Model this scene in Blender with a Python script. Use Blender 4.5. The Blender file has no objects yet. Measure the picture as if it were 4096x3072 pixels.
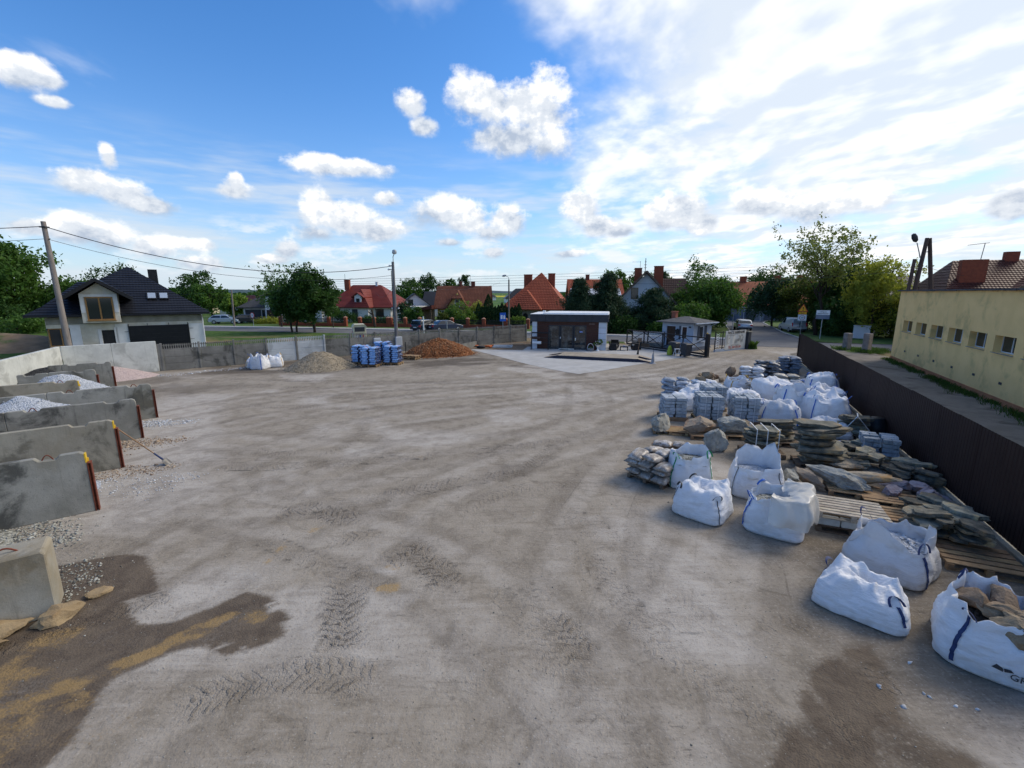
import bpy, bmesh, math, random
import numpy as np
from mathutils import Vector, Matrix, noise as mnoise
R = math.radians
S = bpy.context.scene
COL = S.collection

# ------------------------------------------------------------------ camera
CAM_H = 5.0
PITCH = math.atan((1536 - 1170) / 1820.0)
cam = bpy.data.cameras.new('camera')
cam.sensor_width = 36.0
cam.lens = 36.0 * 1820 / 4096
cam.clip_start = 0.05
cam.clip_end = 20000
camo = bpy.data.objects.new('camera', cam)
camo.location = (0, 0, CAM_H)
camo.rotation_euler = (math.pi / 2 - PITCH, 0, 0)
COL.objects.link(camo)
S.camera = camo

# ------------------------------------------------------------------ light, exposure
SUN_AZ, SUN_EL = R(68), R(40)          # azimuth clockwise from +Y (straight ahead)
S.view_settings.view_transform = 'Standard'
S.view_settings.look = 'None'
S.view_settings.gamma = 1.0
S.view_settings.exposure = 0.0
S.cycles.use_denoising = True
S.cycles.use_adaptive_sampling = True
S.cycles.adaptive_threshold = .025
S.cycles.max_bounces = 5
S.cycles.diffuse_bounces = 2
S.cycles.glossy_bounces = 2
S.cycles.transparent_max_bounces = 8
sun = bpy.data.lights.new('sun', 'SUN')
sun.energy = 2.5
sun.angle = R(22)
sun.color = (1.0, 0.89, 0.74)
suno = bpy.data.objects.new('sun', sun)
sd = Vector((math.sin(SUN_AZ) * math.cos(SUN_EL), math.cos(SUN_AZ) * math.cos(SUN_EL), math.sin(SUN_EL)))
suno.rotation_euler = (-sd).to_track_quat('-Z', 'Y').to_euler()
COL.objects.link(suno)

class NT:
 """short hand for building node trees"""
 def __init__(s, tree):
  s.t = tree
  s.N = tree.nodes
  s.L = tree.links

 def new(s, typ, ins=None, **props):
  n = s.N.new('ShaderNode' + typ)
  for k, v in props.items():
   setattr(n, k, v)
  if ins:
   for k, v in ins.items():
    s.put(n.inputs[k], v)
  return n

 def put(s, sock, v):
  if isinstance(v, bpy.types.NodeSocket):
   s.L.new(v, sock)
  elif isinstance(v, bpy.types.Node):
   s.L.new(v.outputs[0], sock)
  else:
   if isinstance(v, (tuple, list)) and len(v) == 3 and sock.type == 'RGBA':
    v = (*v, 1)
   sock.default_value = v

 def m(s, op, a, b=0.0, c=0.0, clamp=False):
  n = s.N.new('ShaderNodeMath')
  n.operation = op
  n.use_clamp = clamp
  s.put(n.inputs[0], a)
  s.put(n.inputs[1], b)
  s.put(n.inputs[2], c)
  return n.outputs[0]

 def ss(s, x, lo, hi):
  n = s.N.new('ShaderNodeMapRange')
  n.interpolation_type = 'SMOOTHSTEP'
  for i, v in enumerate((x, lo, hi, 0.0, 1.0)):
   s.put(n.inputs[i], v)
  return n.outputs[0]

 def lin(s, x, lo, hi, a=0.0, b=1.0):
  n = s.N.new('ShaderNodeMapRange')
  for i, v in enumerate((x, lo, hi, a, b)):
   s.put(n.inputs[i], v)
  return n.outputs[0]

 def mix(s, fac, a, b, blend='MIX'):
  n = s.N.new('ShaderNodeMix')
  n.data_type = 'RGBA'
  n.blend_type = blend
  n.clamp_factor = True
  s.put(n.inputs[0], fac)
  s.put(n.inputs[6], a)
  s.put(n.inputs[7], b)
  return n.outputs[2]

 def noise(s, vec, scale, detail=4, rough=.55, dist=0.0):
  n = s.N.new('ShaderNodeTexNoise')
  s.put(n.inputs['Vector'], vec)
  n.inputs['Scale'].default_value = scale
  n.inputs['Detail'].default_value = detail
  n.inputs['Roughness'].default_value = rough
  n.inputs['Distortion'].default_value = dist
  return n.outputs[0]

 def mapv(s, vec, scale=(1, 1, 1), loc=(0, 0, 0), rot=(0, 0, 0)):
  n = s.N.new('ShaderNodeMapping')
  s.put(n.inputs[0], vec)
  n.inputs[1].default_value = loc
  n.inputs[2].default_value = rot
  n.inputs[3].default_value = scale
  return n.outputs[0]

# ------------------------------------------------------------------ sky with clouds
W = bpy.data.worlds.new('World')
S.world = W
W.use_nodes = True
W.node_tree.nodes.clear()
w = NT(W.node_tree)
wout = w.new('OutputWorld')
wbg = w.new('Background')
wbg.inputs[1].default_value = 0.1
w.L.new(wbg.outputs[0], wout.inputs[0])
sky = w.new('TexSky', sky_type='NISHITA', sun_disc=False)
sky.sun_elevation = SUN_EL
sky.sun_rotation = SUN_AZ
sky.air_density = 1.0
sky.dust_density = 0.6
sky.ozone_density = 2.5
wtc = w.new('TexCoord')
wd = wtc.outputs['Generated']
wx = w.new('SeparateXYZ', {0: wd})
dx_, dy_, dz_ = wx.outputs
az_ = w.m('ARCTAN2', dx_, dy_)
el_ = w.m('ARCSINE', dz_)
ae = w.new('CombineXYZ', {0: az_, 1: w.m('MULTIPLY', el_, 1.25), 2: 0.0}).outputs[0]
# warp so the cloud outlines are lumpy
n1 = w.noise(ae, 11, 6, .62)
n1s = w.noise(w.mapv(ae, loc=(-.010, -.020, 0)), 11, 5, .62)   # the same, shifted towards the sun: gives the billows their shading
# cumulus clouds: azimuth, elevation, half width, half height (degrees), rotation
CL = [(-44.2, 16.8, 2.6, 1.2), (-42.6, 16.8, 1.3, 0.8), (-42.5, 15.3, 1.4, 0.6), (-41.1, 9.5, 2.2, 1.6), (-39.2, 8.8, 2.8, 1.5), (-36.9, 8.0, 2.6, 1.1), (-39.4, 11.8, 0.7, 1.1), (-11.5, 19.8, 1.8, 1.6), (-10.1, 17.8, 1.9, 1.3), (-3.5, 20.2, 4.8, 2.9), (2.3, 19.8, 5.0, 3.2), (0.2, 16.9, 6.6, 2.8), (4.0, 16.0, 3.6, 2.3), (-5.0, 21.2, 2.3, 1.6), (-21.9, 8.6, 2.6, 2.5), (-19.3, 7.8, 4.1, 2.6), (-15.8, 6.9, 3.2, 1.6), (-22.0, 6.4, 2.7, 1.4), (-8.6, 9.1, 3.5, 2.0), (-5.6, 8.2, 3.8, 2.4), (-0.6, 8.3, 3.0, 2.1), (-2.6, 6.9, 3.7, 1.3), (8.3, 9.4, 2.5, 2.5), (9.9, 7.6, 2.4, 1.6), (13.1, 7.0, 2.8, 1.0), (17.4, 8.3, 2.7, 2.4), (19.8, 8.9, 3.2, 2.9), (21.4, 7.2, 2.5, 1.7), (-14.6, 10.4, 1.7, 0.9), (-29.6, 10.0, 1.9, 1.3), (-29.6, 10.9, 0.9, 1.1), (-25.4, 4.6, 1.5, 1.2), (-26.9, 3.5, 2.1, 0.7), (-18.9, 13.2, 5.9, 1.2), (-42.3, 5.3, 3.1, 1.5), (-40.2, 4.7, 2.2, 1.8), (-45.4, 5.4, 1.8, 0.9), (-37.2, 4.0, 2.4, 1.3), (-34.1, 2.8, 2.6, 1.1), (-33.9, 4.6, 2.2, 0.8), (-2.0, 4.6, 1.8, 0.9), (-7.3, 5.8, 2.3, 0.7), (7.2, 4.5, 2.5, 0.7), (27.2, 9.1, 3.4, 1.7), (32.2, 8.0, 4.0, 2.0), (36.6, 8.3, 2.8, 1.6), (46.2, 7.1, 1.8, 1.8), (72, 12, 8, 4), (-72, 11, 8, 4), (-115, 16, 10, 5), (130, 12, 10, 5), (170, 20, 10, 5)]
lmin = None
acc = None
for (a, e, rx, ry) in CL:
 sx_, sy_ = 1 / R(rx), .8 / R(ry)
 q = w.new('VectorMath', {0: ae, 1: (sx_, sy_, 0), 2: (-R(a) * sx_, -R(e) * 1.25 * sy_, 1)}, operation='MULTIPLY_ADD').outputs[0]
 ln = w.new('VectorMath', {0: q}, operation='LENGTH').outputs['Value']
 ww = w.m('POWER', .03, ln)
 qs = w.new('VectorMath', {0: q, 'Scale': ww}, operation='SCALE').outputs[0]
 acc = qs if acc is None else w.new('VectorMath', {0: acc, 1: qs}, operation='ADD').outputs[0]
 lmin = ln if lmin is None else w.m('SMOOTH_MIN', lmin, ln, .12)
rad = w.m('SQRT', w.m('MAXIMUM', w.m('SUBTRACT', w.m('MULTIPLY', lmin, lmin), 1.0), 0.0))
sa = w.new('SeparateXYZ', {0: acc}).outputs
vloc = w.m('DIVIDE', sa[1], w.m('ADD', sa[2], 1e-9))
base_ = w.m('MULTIPLY', w.m('MAXIMUM', w.m('MULTIPLY', vloc, -1.0), 0.0), .30)     # flat bases
dens = w.m('ADD', w.m('SUBTRACT', w.m('SUBTRACT', 1.0, rad), w.m('ADD', base_, .02)), w.m('MULTIPLY', w.m('SUBTRACT', n1, .5), 2.3))
ca = w.ss(dens, -.16, w.lin(vloc, -.8, .5, .75, .34))
# high broken sheet, thicker towards the sun's side (it spans the whole sky)
pz = w.m('MAXIMUM', dz_, .02)
pl = w.new('CombineXYZ', {0: w.m('DIVIDE', dx_, w.m('ADD', pz, .12)), 1: w.m('DIVIDE', dy_, w.m('ADD', pz, .12)), 2: 0.0}).outputs[0]
plr = w.mapv(pl, scale=(1.0, .78, 1), rot=(0, 0, R(38)))
hi1 = w.noise(plr, 1.25, 6, .54, .15)
hi2 = w.noise(w.mapv(plr, loc=(4.2, 1.7, 0)), .45, 3, .5)
sunv = w.new('VectorMath', {0: wd, 1: tuple(sd)}, operation='DOT_PRODUCT').outputs['Value']
side = w.ss(sunv, .12, .86)
cov = w.m('ADD', w.m('MULTIPLY', side, .46), w.m('ADD', w.m('MULTIPLY', w.m('SUBTRACT', hi2, .5), .60), -.16))
hs = w.ss(w.m('ADD', hi1, cov), .52, .77)
# thin veils on the clear side
veil = w.m('MULTIPLY', w.ss(w.noise(w.mapv(ae, scale=(1.0, 5.0, 1), rot=(0, 0, R(6))), 3.2, 4, .6), .41, .68), w.ss(el_, R(17), R(9)))
# haze towards the horizon
hz = w.m('POWER', w.m('SUBTRACT', 1.0, w.m('MINIMUM', w.m('MAXIMUM', dz_, 0.0), 1.0)), 8.0)
skc = w.mix(1.0, sky.outputs[0], (.78, 1.0, 1.26, 1), 'MULTIPLY')
hsv = w.new('HueSaturation', {'Saturation': 1.12, 'Value': 1.55, 'Color': skc})
c = w.mix(w.m('MULTIPLY', hz, .85), hsv.outputs[0], (7.0, 8.1, 9.2, 1))
c = w.mix(w.m('MULTIPLY', veil, .8), c, (7.3, 8.1, 9.0, 1))
hsh = w.noise(w.mapv(plr, loc=(.05, .07, 0)), 1.25, 4, .54, .15)
c = w.mix(w.m('MULTIPLY', hs, .92), c, w.mix(w.ss(w.m('ADD', hi1, w.m('MULTIPLY', w.m('SUBTRACT', hi1, hsh), 3.0)), .34, .70), (8.2, 8.9, 9.7, 1), (11.3, 11.4, 11.5, 1)))
lowc = w.m('MULTIPLY', w.ss(w.noise(w.mapv(ae, (1.0, 2.1, 1), (3, 1, 0)), 8.0, 5, .6), .50, .66), w.m('MULTIPLY', w.ss(el_, R(.8), R(2.6)), w.ss(el_, R(9), R(5.5))))
c = w.mix(w.m('MULTIPLY', lowc, .75), c, (9.6, 9.9, 10.3, 1))
lit = w.m('ADD', w.m('MULTIPLY', w.m('SUBTRACT', n1, n1s), 4.5), w.m('ADD', w.m('MULTIPLY', vloc, .95), .02))
ccol = w.mix(w.ss(lit, -.75, .10), (4.9, 5.7, 7.0, 1), (8.0, 8.5, 9.2, 1))
ccol = w.mix(w.ss(lit, .05, .75), ccol, (11.6, 11.5, 11.3, 1))
c = w.mix(w.m('MULTIPLY', ca, .97), c, ccol)
w.L.new(c, wbg.inputs[0])
W.cycles.sampling_method = 'NONE'

# ------------------------------------------------------------------ helpers: meshes and tags
def link(o, parent=None):
 COL.objects.link(o)
 if parent is not None:
  o.parent = parent
 return o

def tag(o, label=None, cat=None, group=None, kind=None):
 if label:
  o['label'] = label
 if cat:
  o['category'] = cat
 if group:
  o['group'] = group
 if kind:
  o['kind'] = kind
 return o

def thing(name, label, cat, loc=(0, 0, 0), rz=0.0, group=None):
 o = bpy.data.objects.new(name, None)
 o.empty_display_size = .2
 o.location = loc
 o.rotation_euler = (0, 0, rz)
 link(o)
 return tag(o, label, cat, group)

class MB:
 """collects simple shapes into one mesh"""
 def __init__(s):
  s.v, s.f, s.mi = [], [], []

 def add(s, vs, fs, mi=0):
  b = len(s.v)
  s.v += [tuple(p) for p in vs]
  for f in fs:
   s.f.append([i + b for i in f])
   s.mi.append(mi)
  return s

 def box(s, x0, x1, y0, y1, z0, z1, mi=0):
  p = [(x, y, z) for z in (z0, z1) for y in (y0, y1) for x in (x0, x1)]
  return s.add(p, [(0, 2, 3, 1), (4, 5, 7, 6), (0, 1, 5, 4), (2, 6, 7, 3), (0, 4, 6, 2), (1, 3, 7, 5)], mi)

 def cbox(s, c, size, rz=0, mi=0, M=None):
  hx, hy, hz = size[0] / 2, size[1] / 2, size[2] / 2
  T = Matrix.Translation(c) @ (M if M is not None else Matrix.Rotation(rz, 4, 'Z'))
  p = [T @ Vector((x, y, z)) for z in (-hz, hz) for y in (-hy, hy) for x in (-hx, hx)]
  return s.add(p, [(0, 2, 3, 1), (4, 5, 7, 6), (0, 1, 5, 4), (2, 6, 7, 3), (0, 4, 6, 2), (1, 3, 7, 5)], mi)

 def bar(s, a, b, wd, ht, mi=0):
  """box beam from a to b"""
  a, b = Vector(a), Vector(b)
  d = b - a
  M = d.to_track_quat('X', 'Z').to_matrix().to_4x4()
  return s.cbox((a + b) / 2, (d.length, wd, ht), 0, mi, M)

 def prism(s, poly, ext, mi=0):
  """poly: 3D points of a planar outline, ext: extrusion vector"""
  n = len(poly)
  e = Vector(ext)
  p = [Vector(q) for q in poly]
  return s.add(p + [q + e for q in p], [list(range(n))[::-1], [i + n for i in range(n)]] + [(i, (i + 1) % n, (i + 1) % n + n, i + n) for i in range(n)], mi)

 def poly(s, pts, mi=0):
  return s.add(pts, [list(range(len(pts)))], mi)

 def tube(s, pts, r, n=8, caps=True, mi=0):
  pts = [Vector(p) for p in pts]
  rs = r if isinstance(r, (list, tuple)) else [r] * len(pts)
  b = len(s.v)
  ref = Vector((0, 0, 1))
  t0 = (pts[1] - pts[0]).normalized()
  if abs(t0.dot(ref)) > .95:
   ref = Vector((1, 0, 0))
  for i, p in enumerate(pts):
   t = (pts[min(i + 1, len(pts) - 1)] - pts[max(i - 1, 0)]).normalized()
   x = (ref - t * ref.dot(t)).normalized()
   y = t.cross(x)
   ref = x
   for k in range(n):
    a = 2 * math.pi * k / n
    s.v.append(tuple(p + (x * math.cos(a) + y * math.sin(a)) * rs[i]))
  for i in range(len(pts) - 1):
   for k in range(n):
    k2 = (k + 1) % n
    s.f.append([b + i * n + k, b + i * n + k2, b + (i + 1) * n + k2, b + (i + 1) * n + k])
    s.mi.append(mi)
  if caps:
   s.f.append([b + k for k in range(n)][::-1])
   s.f.append([b + (len(pts) - 1) * n + k for k in range(n)])
   s.mi += [mi, mi]
  return s

 def lathe(s, prof, n=16, c=(0, 0, 0), mi=0):
  b = len(s.v)
  for (r, z) in prof:
   for k in range(n):
    a = 2 * math.pi * k / n
    s.v.append((c[0] + r * math.cos(a), c[1] + r * math.sin(a), c[2] + z))
  for i in range(len(prof) - 1):
   for k in range(n):
    k2 = (k + 1) % n
    s.f.append([b + i * n + k, b + i * n + k2, b + (i + 1) * n + k2, b + (i + 1) * n + k])
    s.mi.append(mi)
  s.f.append([b + k for k in range(n)][::-1])
  s.f.append([b + (len(prof) - 1) * n + k for k in range(n)])
  s.mi += [mi, mi]
  return s

 def mesh(s, name, mats, smooth=False, bevel=0.0):
  me = bpy.data.meshes.new(name)
  me.from_pydata(s.v, [], s.f)
  for m_ in (mats if isinstance(mats, (list, tuple)) else [mats]):
   me.materials.append(m_)
  me.polygons.foreach_set('material_index', s.mi)
  if bevel:
   bm = bmesh.new()
   bm.from_mesh(me)
   bmesh.ops.remove_doubles(bm, verts=bm.verts, dist=1e-5)
   ed = [e for e in bm.edges if len(e.link_faces) == 2 and e.calc_face_angle(0) > .5]
   bmesh.ops.bevel(bm, geom=ed, offset=bevel, segments=1, profile=.5, affect='EDGES', clamp_overlap=True)
   bm.to_mesh(me)
   bm.free()
  if smooth:
   me.polygons.foreach_set('use_smooth', [True] * len(me.polygons))
   if smooth != 'all':
    try:
     me.set_sharp_from_angle(angle=R(40))
    except Exception:
     pass
  me.update()
  return me

 def build(s, name, mats, parent=None, smooth=False, bevel=0.0, loc=None, rz=0.0):
  o = bpy.data.objects.new(name, s.mesh(name, mats, smooth, bevel))
  if loc is not None:
   o.location = loc
   o.rotation_euler = (0, 0, rz)
  return link(o, parent)

def npmesh(name, V, F, mats, smooth=False):
 """numpy vertices (N,3) and faces (M,3 or 4)"""
 me = bpy.data.meshes.new(name)
 V = np.asarray(V, dtype=np.float32)
 F = np.asarray(F, dtype=np.int32)
 k = F.shape[1]
 me.vertices.add(len(V))
 me.vertices.foreach_set('co', V.ravel())
 me.loops.add(F.size)
 me.loops.foreach_set('vertex_index', F.ravel())
 me.polygons.add(len(F))
 me.polygons.foreach_set('loop_start', np.arange(0, F.size, k, dtype=np.int32))
 me.update(calc_edges=True)
 me.validate()
 for m_ in (mats if isinstance(mats, (list, tuple)) else [mats]):
  me.materials.append(m_)
 if smooth:
  me.polygons.foreach_set('use_smooth', [True] * len(me.polygons))
 return me

def npobj(name, V, F, mats, parent=None, smooth=False, loc=None):
 o = bpy.data.objects.new(name, npmesh(name, V, F, mats, smooth))
 if loc is not None:
  o.location = loc
 return link(o, parent)

def inst(name, me, loc=(0, 0, 0), rot=(0, 0, 0), scale=(1, 1, 1), parent=None):
 o = bpy.data.objects.new(name, me)
 o.location = loc
 o.rotation_euler = rot
 o.scale = scale
 return link(o, parent)

def copy_tree(o, parent=None):
 c = o.copy()
 COL.objects.link(c)
 c.parent = parent
 for ch in o.children:
  copy_tree(ch, c)
 return c

# value noise in numpy
_rng = np.random.default_rng(7)
_G = _rng.random((256, 256)).astype(np.float32)

def vnoise(x, y):
 xi, yi = np.floor(x).astype(int), np.floor(y).astype(int)
 fx, fy = x - xi, y - yi
 fx, fy = fx * fx * (3 - 2 * fx), fy * fy * (3 - 2 * fy)
 g = lambda a, b: _G[a & 255, b & 255]
 return (g(xi, yi) * (1 - fx) + g(xi + 1, yi) * fx) * (1 - fy) + (g(xi, yi + 1) * (1 - fx) + g(xi + 1, yi + 1) * fx) * fy

def fbm(x, y, oct=4, gain=.5):
 s, a, t = 0, 1.0, 0
 for i in range(oct):
  s = s + a * vnoise(x * 2 ** i + 17.3 * i, y * 2 ** i - 9.1 * i)
  t += a
  a *= gain
 return s / t

def sstep(x, lo, hi):
 t = np.clip((x - lo) / (hi - lo), 0, 1)
 return t * t * (3 - 2 * t)

# ------------------------------------------------------------------ materials
MATS = {}

def base_mat(name):
 m_ = bpy.data.materials.new(name)
 m_.use_nodes = True
 t = NT(m_.node_tree)
 p = m_.node_tree.nodes['Principled BSDF']
 MATS[name] = m_
 return m_, t, p

def pm(name, c1, c2=None, scale=3.0, rough=.85, bump=0.0, bscale=None, metal=0.0, spec=.25, island=0.0, stretch=(1, 1, 1), local=False,
  detail=5, lo=.32, hi=.68, dist=.05, coat=0.0, c3=None, s3=None, obvar=0.0):
 m_, t, p = base_mat(name)
 v = t.new('TexCoord').outputs['Object'] if local else t.new('NewGeometry').outputs['Position']
 if stretch != (1, 1, 1):
  v = t.mapv(v, stretch)
 c2 = c2 or tuple(x * .8 for x in c1)
 col = t.mix(t.ss(t.noise(v, scale, detail, .6), lo, hi), c1, c2)
 if c3:
  col = t.mix(t.ss(t.noise(v, s3 or scale * .35, 5, .62, .3), .5, .68), col, c3)
 if island:
  rnd = t.new('NewGeometry').outputs['Random Per Island']
  col = t.new('HueSaturation', {'Value': t.lin(rnd, 0, 1, 1 - island, 1 + island), 'Color': col}).outputs[0]
 if obvar:
  rnd = t.new('ObjectInfo').outputs['Random']
  col = t.new('HueSaturation', {'Value': t.lin(rnd, 0, 1, 1 - obvar, 1 + obvar), 'Hue': t.lin(rnd, 0, 1, .49, .51), 'Color': col}).outputs[0]
 t.put(p.inputs['Base Color'], col)
 p.inputs['Roughness'].default_value = rough
 p.inputs['Metallic'].default_value = metal
 p.inputs['Specular IOR Level'].default_value = spec
 if coat:
  p.inputs['Coat Weight'].default_value = coat
  p.inputs['Coat Roughness'].default_value = .05
 if bump:
  b = t.new('Bump', {'Strength': bump, 'Distance': dist, 'Height': t.noise(v, bscale or scale * 4, 6, .6)})
  t.put(p.inputs['Normal'], b.outputs[0])
 return m_

def leaf_mat(name, c1, c2, trans=.35):
 m_, t, p = base_mat(name)
 rnd = t.new('NewGeometry').outputs['Random Per Island']
 pos = t.new('NewGeometry').outputs['Position']
 f = t.m('ADD', t.m('MULTIPLY', rnd, .6), t.m('MULTIPLY', t.ss(t.noise(pos, .55, 2), .35, .65), .4))
 col = t.mix(f, c1, c2)
 t.put(p.inputs['Base Color'], col)
 p.inputs['Roughness'].default_value = .6
 p.inputs['Specular IOR Level'].default_value = .2
 tr = t.new('BsdfTranslucent', {'Color': t.mix(.5, col, (c2[0] * 1.2, c2[1] * 1.3, c2[2] * .7, 1))})
 mx = t.new('MixShader', {0: trans, 1: p.outputs[0], 2: tr.outputs[0]})
 t.L.new(mx.outputs[0], m_.node_tree.nodes['Material Output'].inputs[0])
 return m_

def glass_mat(name, col=(.02, .025, .03), rough=.06):
 m_, t, p = base_mat(name)
 p.inputs['Base Color'].default_value = (*col, 1)
 p.inputs['Roughness'].default_value = rough
 p.inputs['Specular IOR Level'].default_value = .6
 return m_

def gravel_mat(name, c1, c2, c3, vs=28.0, bump=.9, dist=.03):
 """loose stones: every Voronoi cell its own tone, raised middles"""
 m_, t, p = base_mat(name)
 v = t.new('NewGeometry').outputs['Position']
 vo = t.new('TexVoronoi', {'Vector': v, 'Scale': vs}, feature='F1')
 sp = t.new('SeparateColor', {0: vo.outputs['Color']}).outputs
 col = t.mix(sp[0], c1, c2)
 col = t.mix(t.ss(sp[1], .72, .8), col, c3)
 col = t.mix(t.m('MULTIPLY', t.ss(t.noise(v, 1.3, 4), .4, .7), .35), col, c1)
 t.put(p.inputs['Base Color'], col)
 p.inputs['Roughness'].default_value = .92
 p.inputs['Specular IOR Level'].default_value = .2
 h = t.m('ADD', t.m('MULTIPLY', vo.outputs['Distance'], -1.0), t.m('MULTIPLY', t.noise(v, vs * .25, 3), .8))
 b = t.new('Bump', {'Strength': bump, 'Distance': dist, 'Height': h})
 t.put(p.inputs['Normal'], b.outputs[0])
 return m_

def stained_concrete(name, base, light, dark, tint=(.20, .19, .13), local=False, streak=True):
 m_, t, p = base_mat(name)
 v = t.new('NewGeometry').outputs['Position']
 col = t.mix(t.ss(t.noise(v, 1.1, 6, .62), .33, .68), base, light)
 col = t.mix(t.m('MULTIPLY', t.ss(t.noise(t.mapv(v, loc=(7, 3, 1)), .8, 7, .66, .5), .50, .62), .8), col, dark)
 col = t.mix(t.m('MULTIPLY', t.ss(t.noise(t.mapv(v, loc=(2, 9, 5)), .55, 5, .6), .5, .7), .55), col, tint)
 if streak:
  col = t.mix(t.m('MULTIPLY', t.ss(t.noise(t.mapv(v, (9, 9, .5)), 1.0, 4, .6), .56, .75), .4), col, dark)
 pit = t.noise(v, 38, 3, .5)
 col = t.mix(t.m('MULTIPLY', t.ss(pit, .62, .7), .35), col, dark)
 t.put(p.inputs['Base Color'], col)
 p.inputs['Roughness'].default_value = .9
 p.inputs['Specular IOR Level'].default_value = .25
 h = t.m('ADD', t.noise(v, 5, 6, .65), t.m('MULTIPLY', pit, -.25))
 b = t.new('Bump', {'Strength': .35, 'Distance': .03, 'Height': h})
 t.put(p.inputs['Normal'], b.outputs[0])
 return m_

def roof_mat(name, c1, c2, rib=5.0, axis=0, rough=.55, bump=.5):
 """tile ribs run down the slope; the courses are real steps in the mesh"""
 m_, t, p = base_mat(name)
 v = t.new('TexCoord').outputs['Object']
 uv = t.new('UVMap').outputs[0]
 us = t.new('SeparateXYZ', {0: uv}).outputs[0]
 wv = t.m('SINE', t.m('MULTIPLY', us, rib * 2 * math.pi))
 vo = t.new('TexNoise', {'Vector': t.mapv(uv, (rib, 2.9, 1)), 'Scale': 1.0, 'Detail': 1.0}).outputs[0]
 col = t.mix(t.ss(t.noise(v, .8, 5), .3, .7), c1, c2)
 col = t.new('HueSaturation', {'Value': t.lin(vo, .3, .7, .92, 1.08), 'Color': col}).outputs[0]
 col = t.mix(t.m('MULTIPLY', t.ss(wv, -.2, -1.0), .2), col, tuple(x * .55 for x in c1))
 t.put(p.inputs['Base Color'], col)
 p.inputs['Roughness'].default_value = rough
 p.inputs['Specular IOR Level'].default_value = .22
 b = t.new('Bump', {'Strength': bump * .6, 'Distance': .04, 'Height': wv})
 t.put(p.inputs['Normal'], b.outputs[0])
 return m_

def bag_mat(name, base=(.72, .74, .78), dirt=(.42, .38, .32), amount=.35):
 """woven white polypropylene with creases and dirt"""
 m_, t, p = base_mat(name)
 v = t.new('TexCoord').outputs['Object']
 g = t.new('NewGeometry').outputs['Position']
 sz = t.new('SeparateXYZ', {0: v}).outputs[2]
 col = t.mix(t.m('MULTIPLY', t.ss(t.noise(g, 3.0, 6, .65), .50, .76), amount), base, dirt)
 col = t.mix(t.m('MULTIPLY', t.m('MULTIPLY', t.ss(sz, .30, .0), t.ss(t.noise(g, 7, 4), .35, .65)), amount * 1.1), col, dirt)
 t.put(p.inputs['Base Color'], col)
 p.inputs['Roughness'].default_value = .6
 p.inputs['Specular IOR Level'].default_value = .3
 n1_ = t.noise(t.mapv(v, (1, 1, 3.0)), 3.2, 4, .55, 1.2)
 n2_ = t.noise(t.mapv(v, (1, 1, 3.4)), 8.5, 4, .6, .8)
 h = t.m('ADD', t.m('ABSOLUTE', t.m('SUBTRACT', n1_, .5)), t.m('MULTIPLY', t.m('ABSOLUTE', t.m('SUBTRACT', n2_, .5)), .55))
 b = t.new('Bump', {'Strength': .55, 'Distance': .08, 'Height': h})
 t.put(p.inputs['Normal'], b.outputs[0])
 tr = t.new('BsdfTranslucent', {'Color': (.75, .76, .78, 1)})
 mx = t.new('MixShader', {0: .15, 1: p.outputs[0], 2: tr.outputs[0]})
 t.L.new(mx.outputs[0], m_.node_tree.nodes['Material Output'].inputs[0])
 return m_

def text_part(body, size, mat_, parent, loc, rot, name='lettering', align='CENTER', sx=1.0, bold=0.0):
 cu = bpy.data.curves.new('lettering', 'FONT')
 cu.body = body
 cu.size = size
 cu.align_x = align
 cu.align_y = 'CENTER'
 cu.extrude = .002
 cu.offset = bold
 cu.resolution_u = 2
 tmp = bpy.data.objects.new('lettering', cu)
 COL.objects.link(tmp)
 dg = bpy.context.evaluated_depsgraph_get()
 me = bpy.data.meshes.new_from_object(tmp.evaluated_get(dg))
 bpy.data.objects.remove(tmp)
 bpy.data.curves.remove(cu)
 me.materials.clear()
 me.materials.append(mat_)
 o = bpy.data.objects.new(name, me)
 o.location = loc
 o.rotation_euler = rot
 o.scale = (sx, 1, 1)
 return link(o, parent)

E1 = R(37.25)                       # the street and the concrete fence run this way
def fr(o, a, x, y):                 # local (x, y) of a frame at o turned by a, in world
 return (o[0] + x * math.cos(a) - y * math.sin(a), o[1] + x * math.sin(a) + y * math.cos(a))

M_conc_new = stained_concrete('concrete_new', (.46, .48, .46), (.58, .60, .57), (.34, .35, .33), (.42, .44, .40))
M_conc_old = stained_concrete('concrete_old', (.20, .198, .175), (.31, .305, .275), (.045, .046, .044), (.17, .152, .105))
M_conc_tan = stained_concrete('concrete_tan', (.26, .24, .195), (.33, .31, .255), (.12, .113, .09), (.24, .205, .135))
M_fence = stained_concrete('fence_concrete', (.165, .16, .145), (.235, .23, .21), (.065, .064, .058), (.155, .148, .13))
M_fence_new = stained_concrete('fence_concrete_new', (.42, .45, .47), (.50, .53, .55), (.32, .34, .35), (.4, .42, .44), streak=False)
M_steel_rust = pm('rusty_steel', (.13, .035, .02), (.20, .06, .035), 9, .75, .4, 40)
M_yellow = pm('yellow_paint', (.75, .50, .03), (.6, .38, .03), 12, .5)
M_black = pm('black_metal', (.012, .013, .015), (.02, .02, .023), 5, .45)
M_darkgrey = pm('dark_grey', (.035, .038, .045), (.05, .053, .06), 5, .55)
M_wood = pm('pallet_wood', (.34, .22, .12), (.24, .15, .08), 6, .8, .35, 30, stretch=(1, 1, 1), island=.18, obvar=.15)
M_wood_grey = pm('pallet_wood_grey', (.42, .37, .30), (.28, .24, .19), 6, .8, .35, 30, island=.15, obvar=.15)
M_wood_dark = pm('old_wood', (.12, .085, .06), (.18, .13, .09), 6, .85, .3, 30, obvar=.15)
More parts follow.
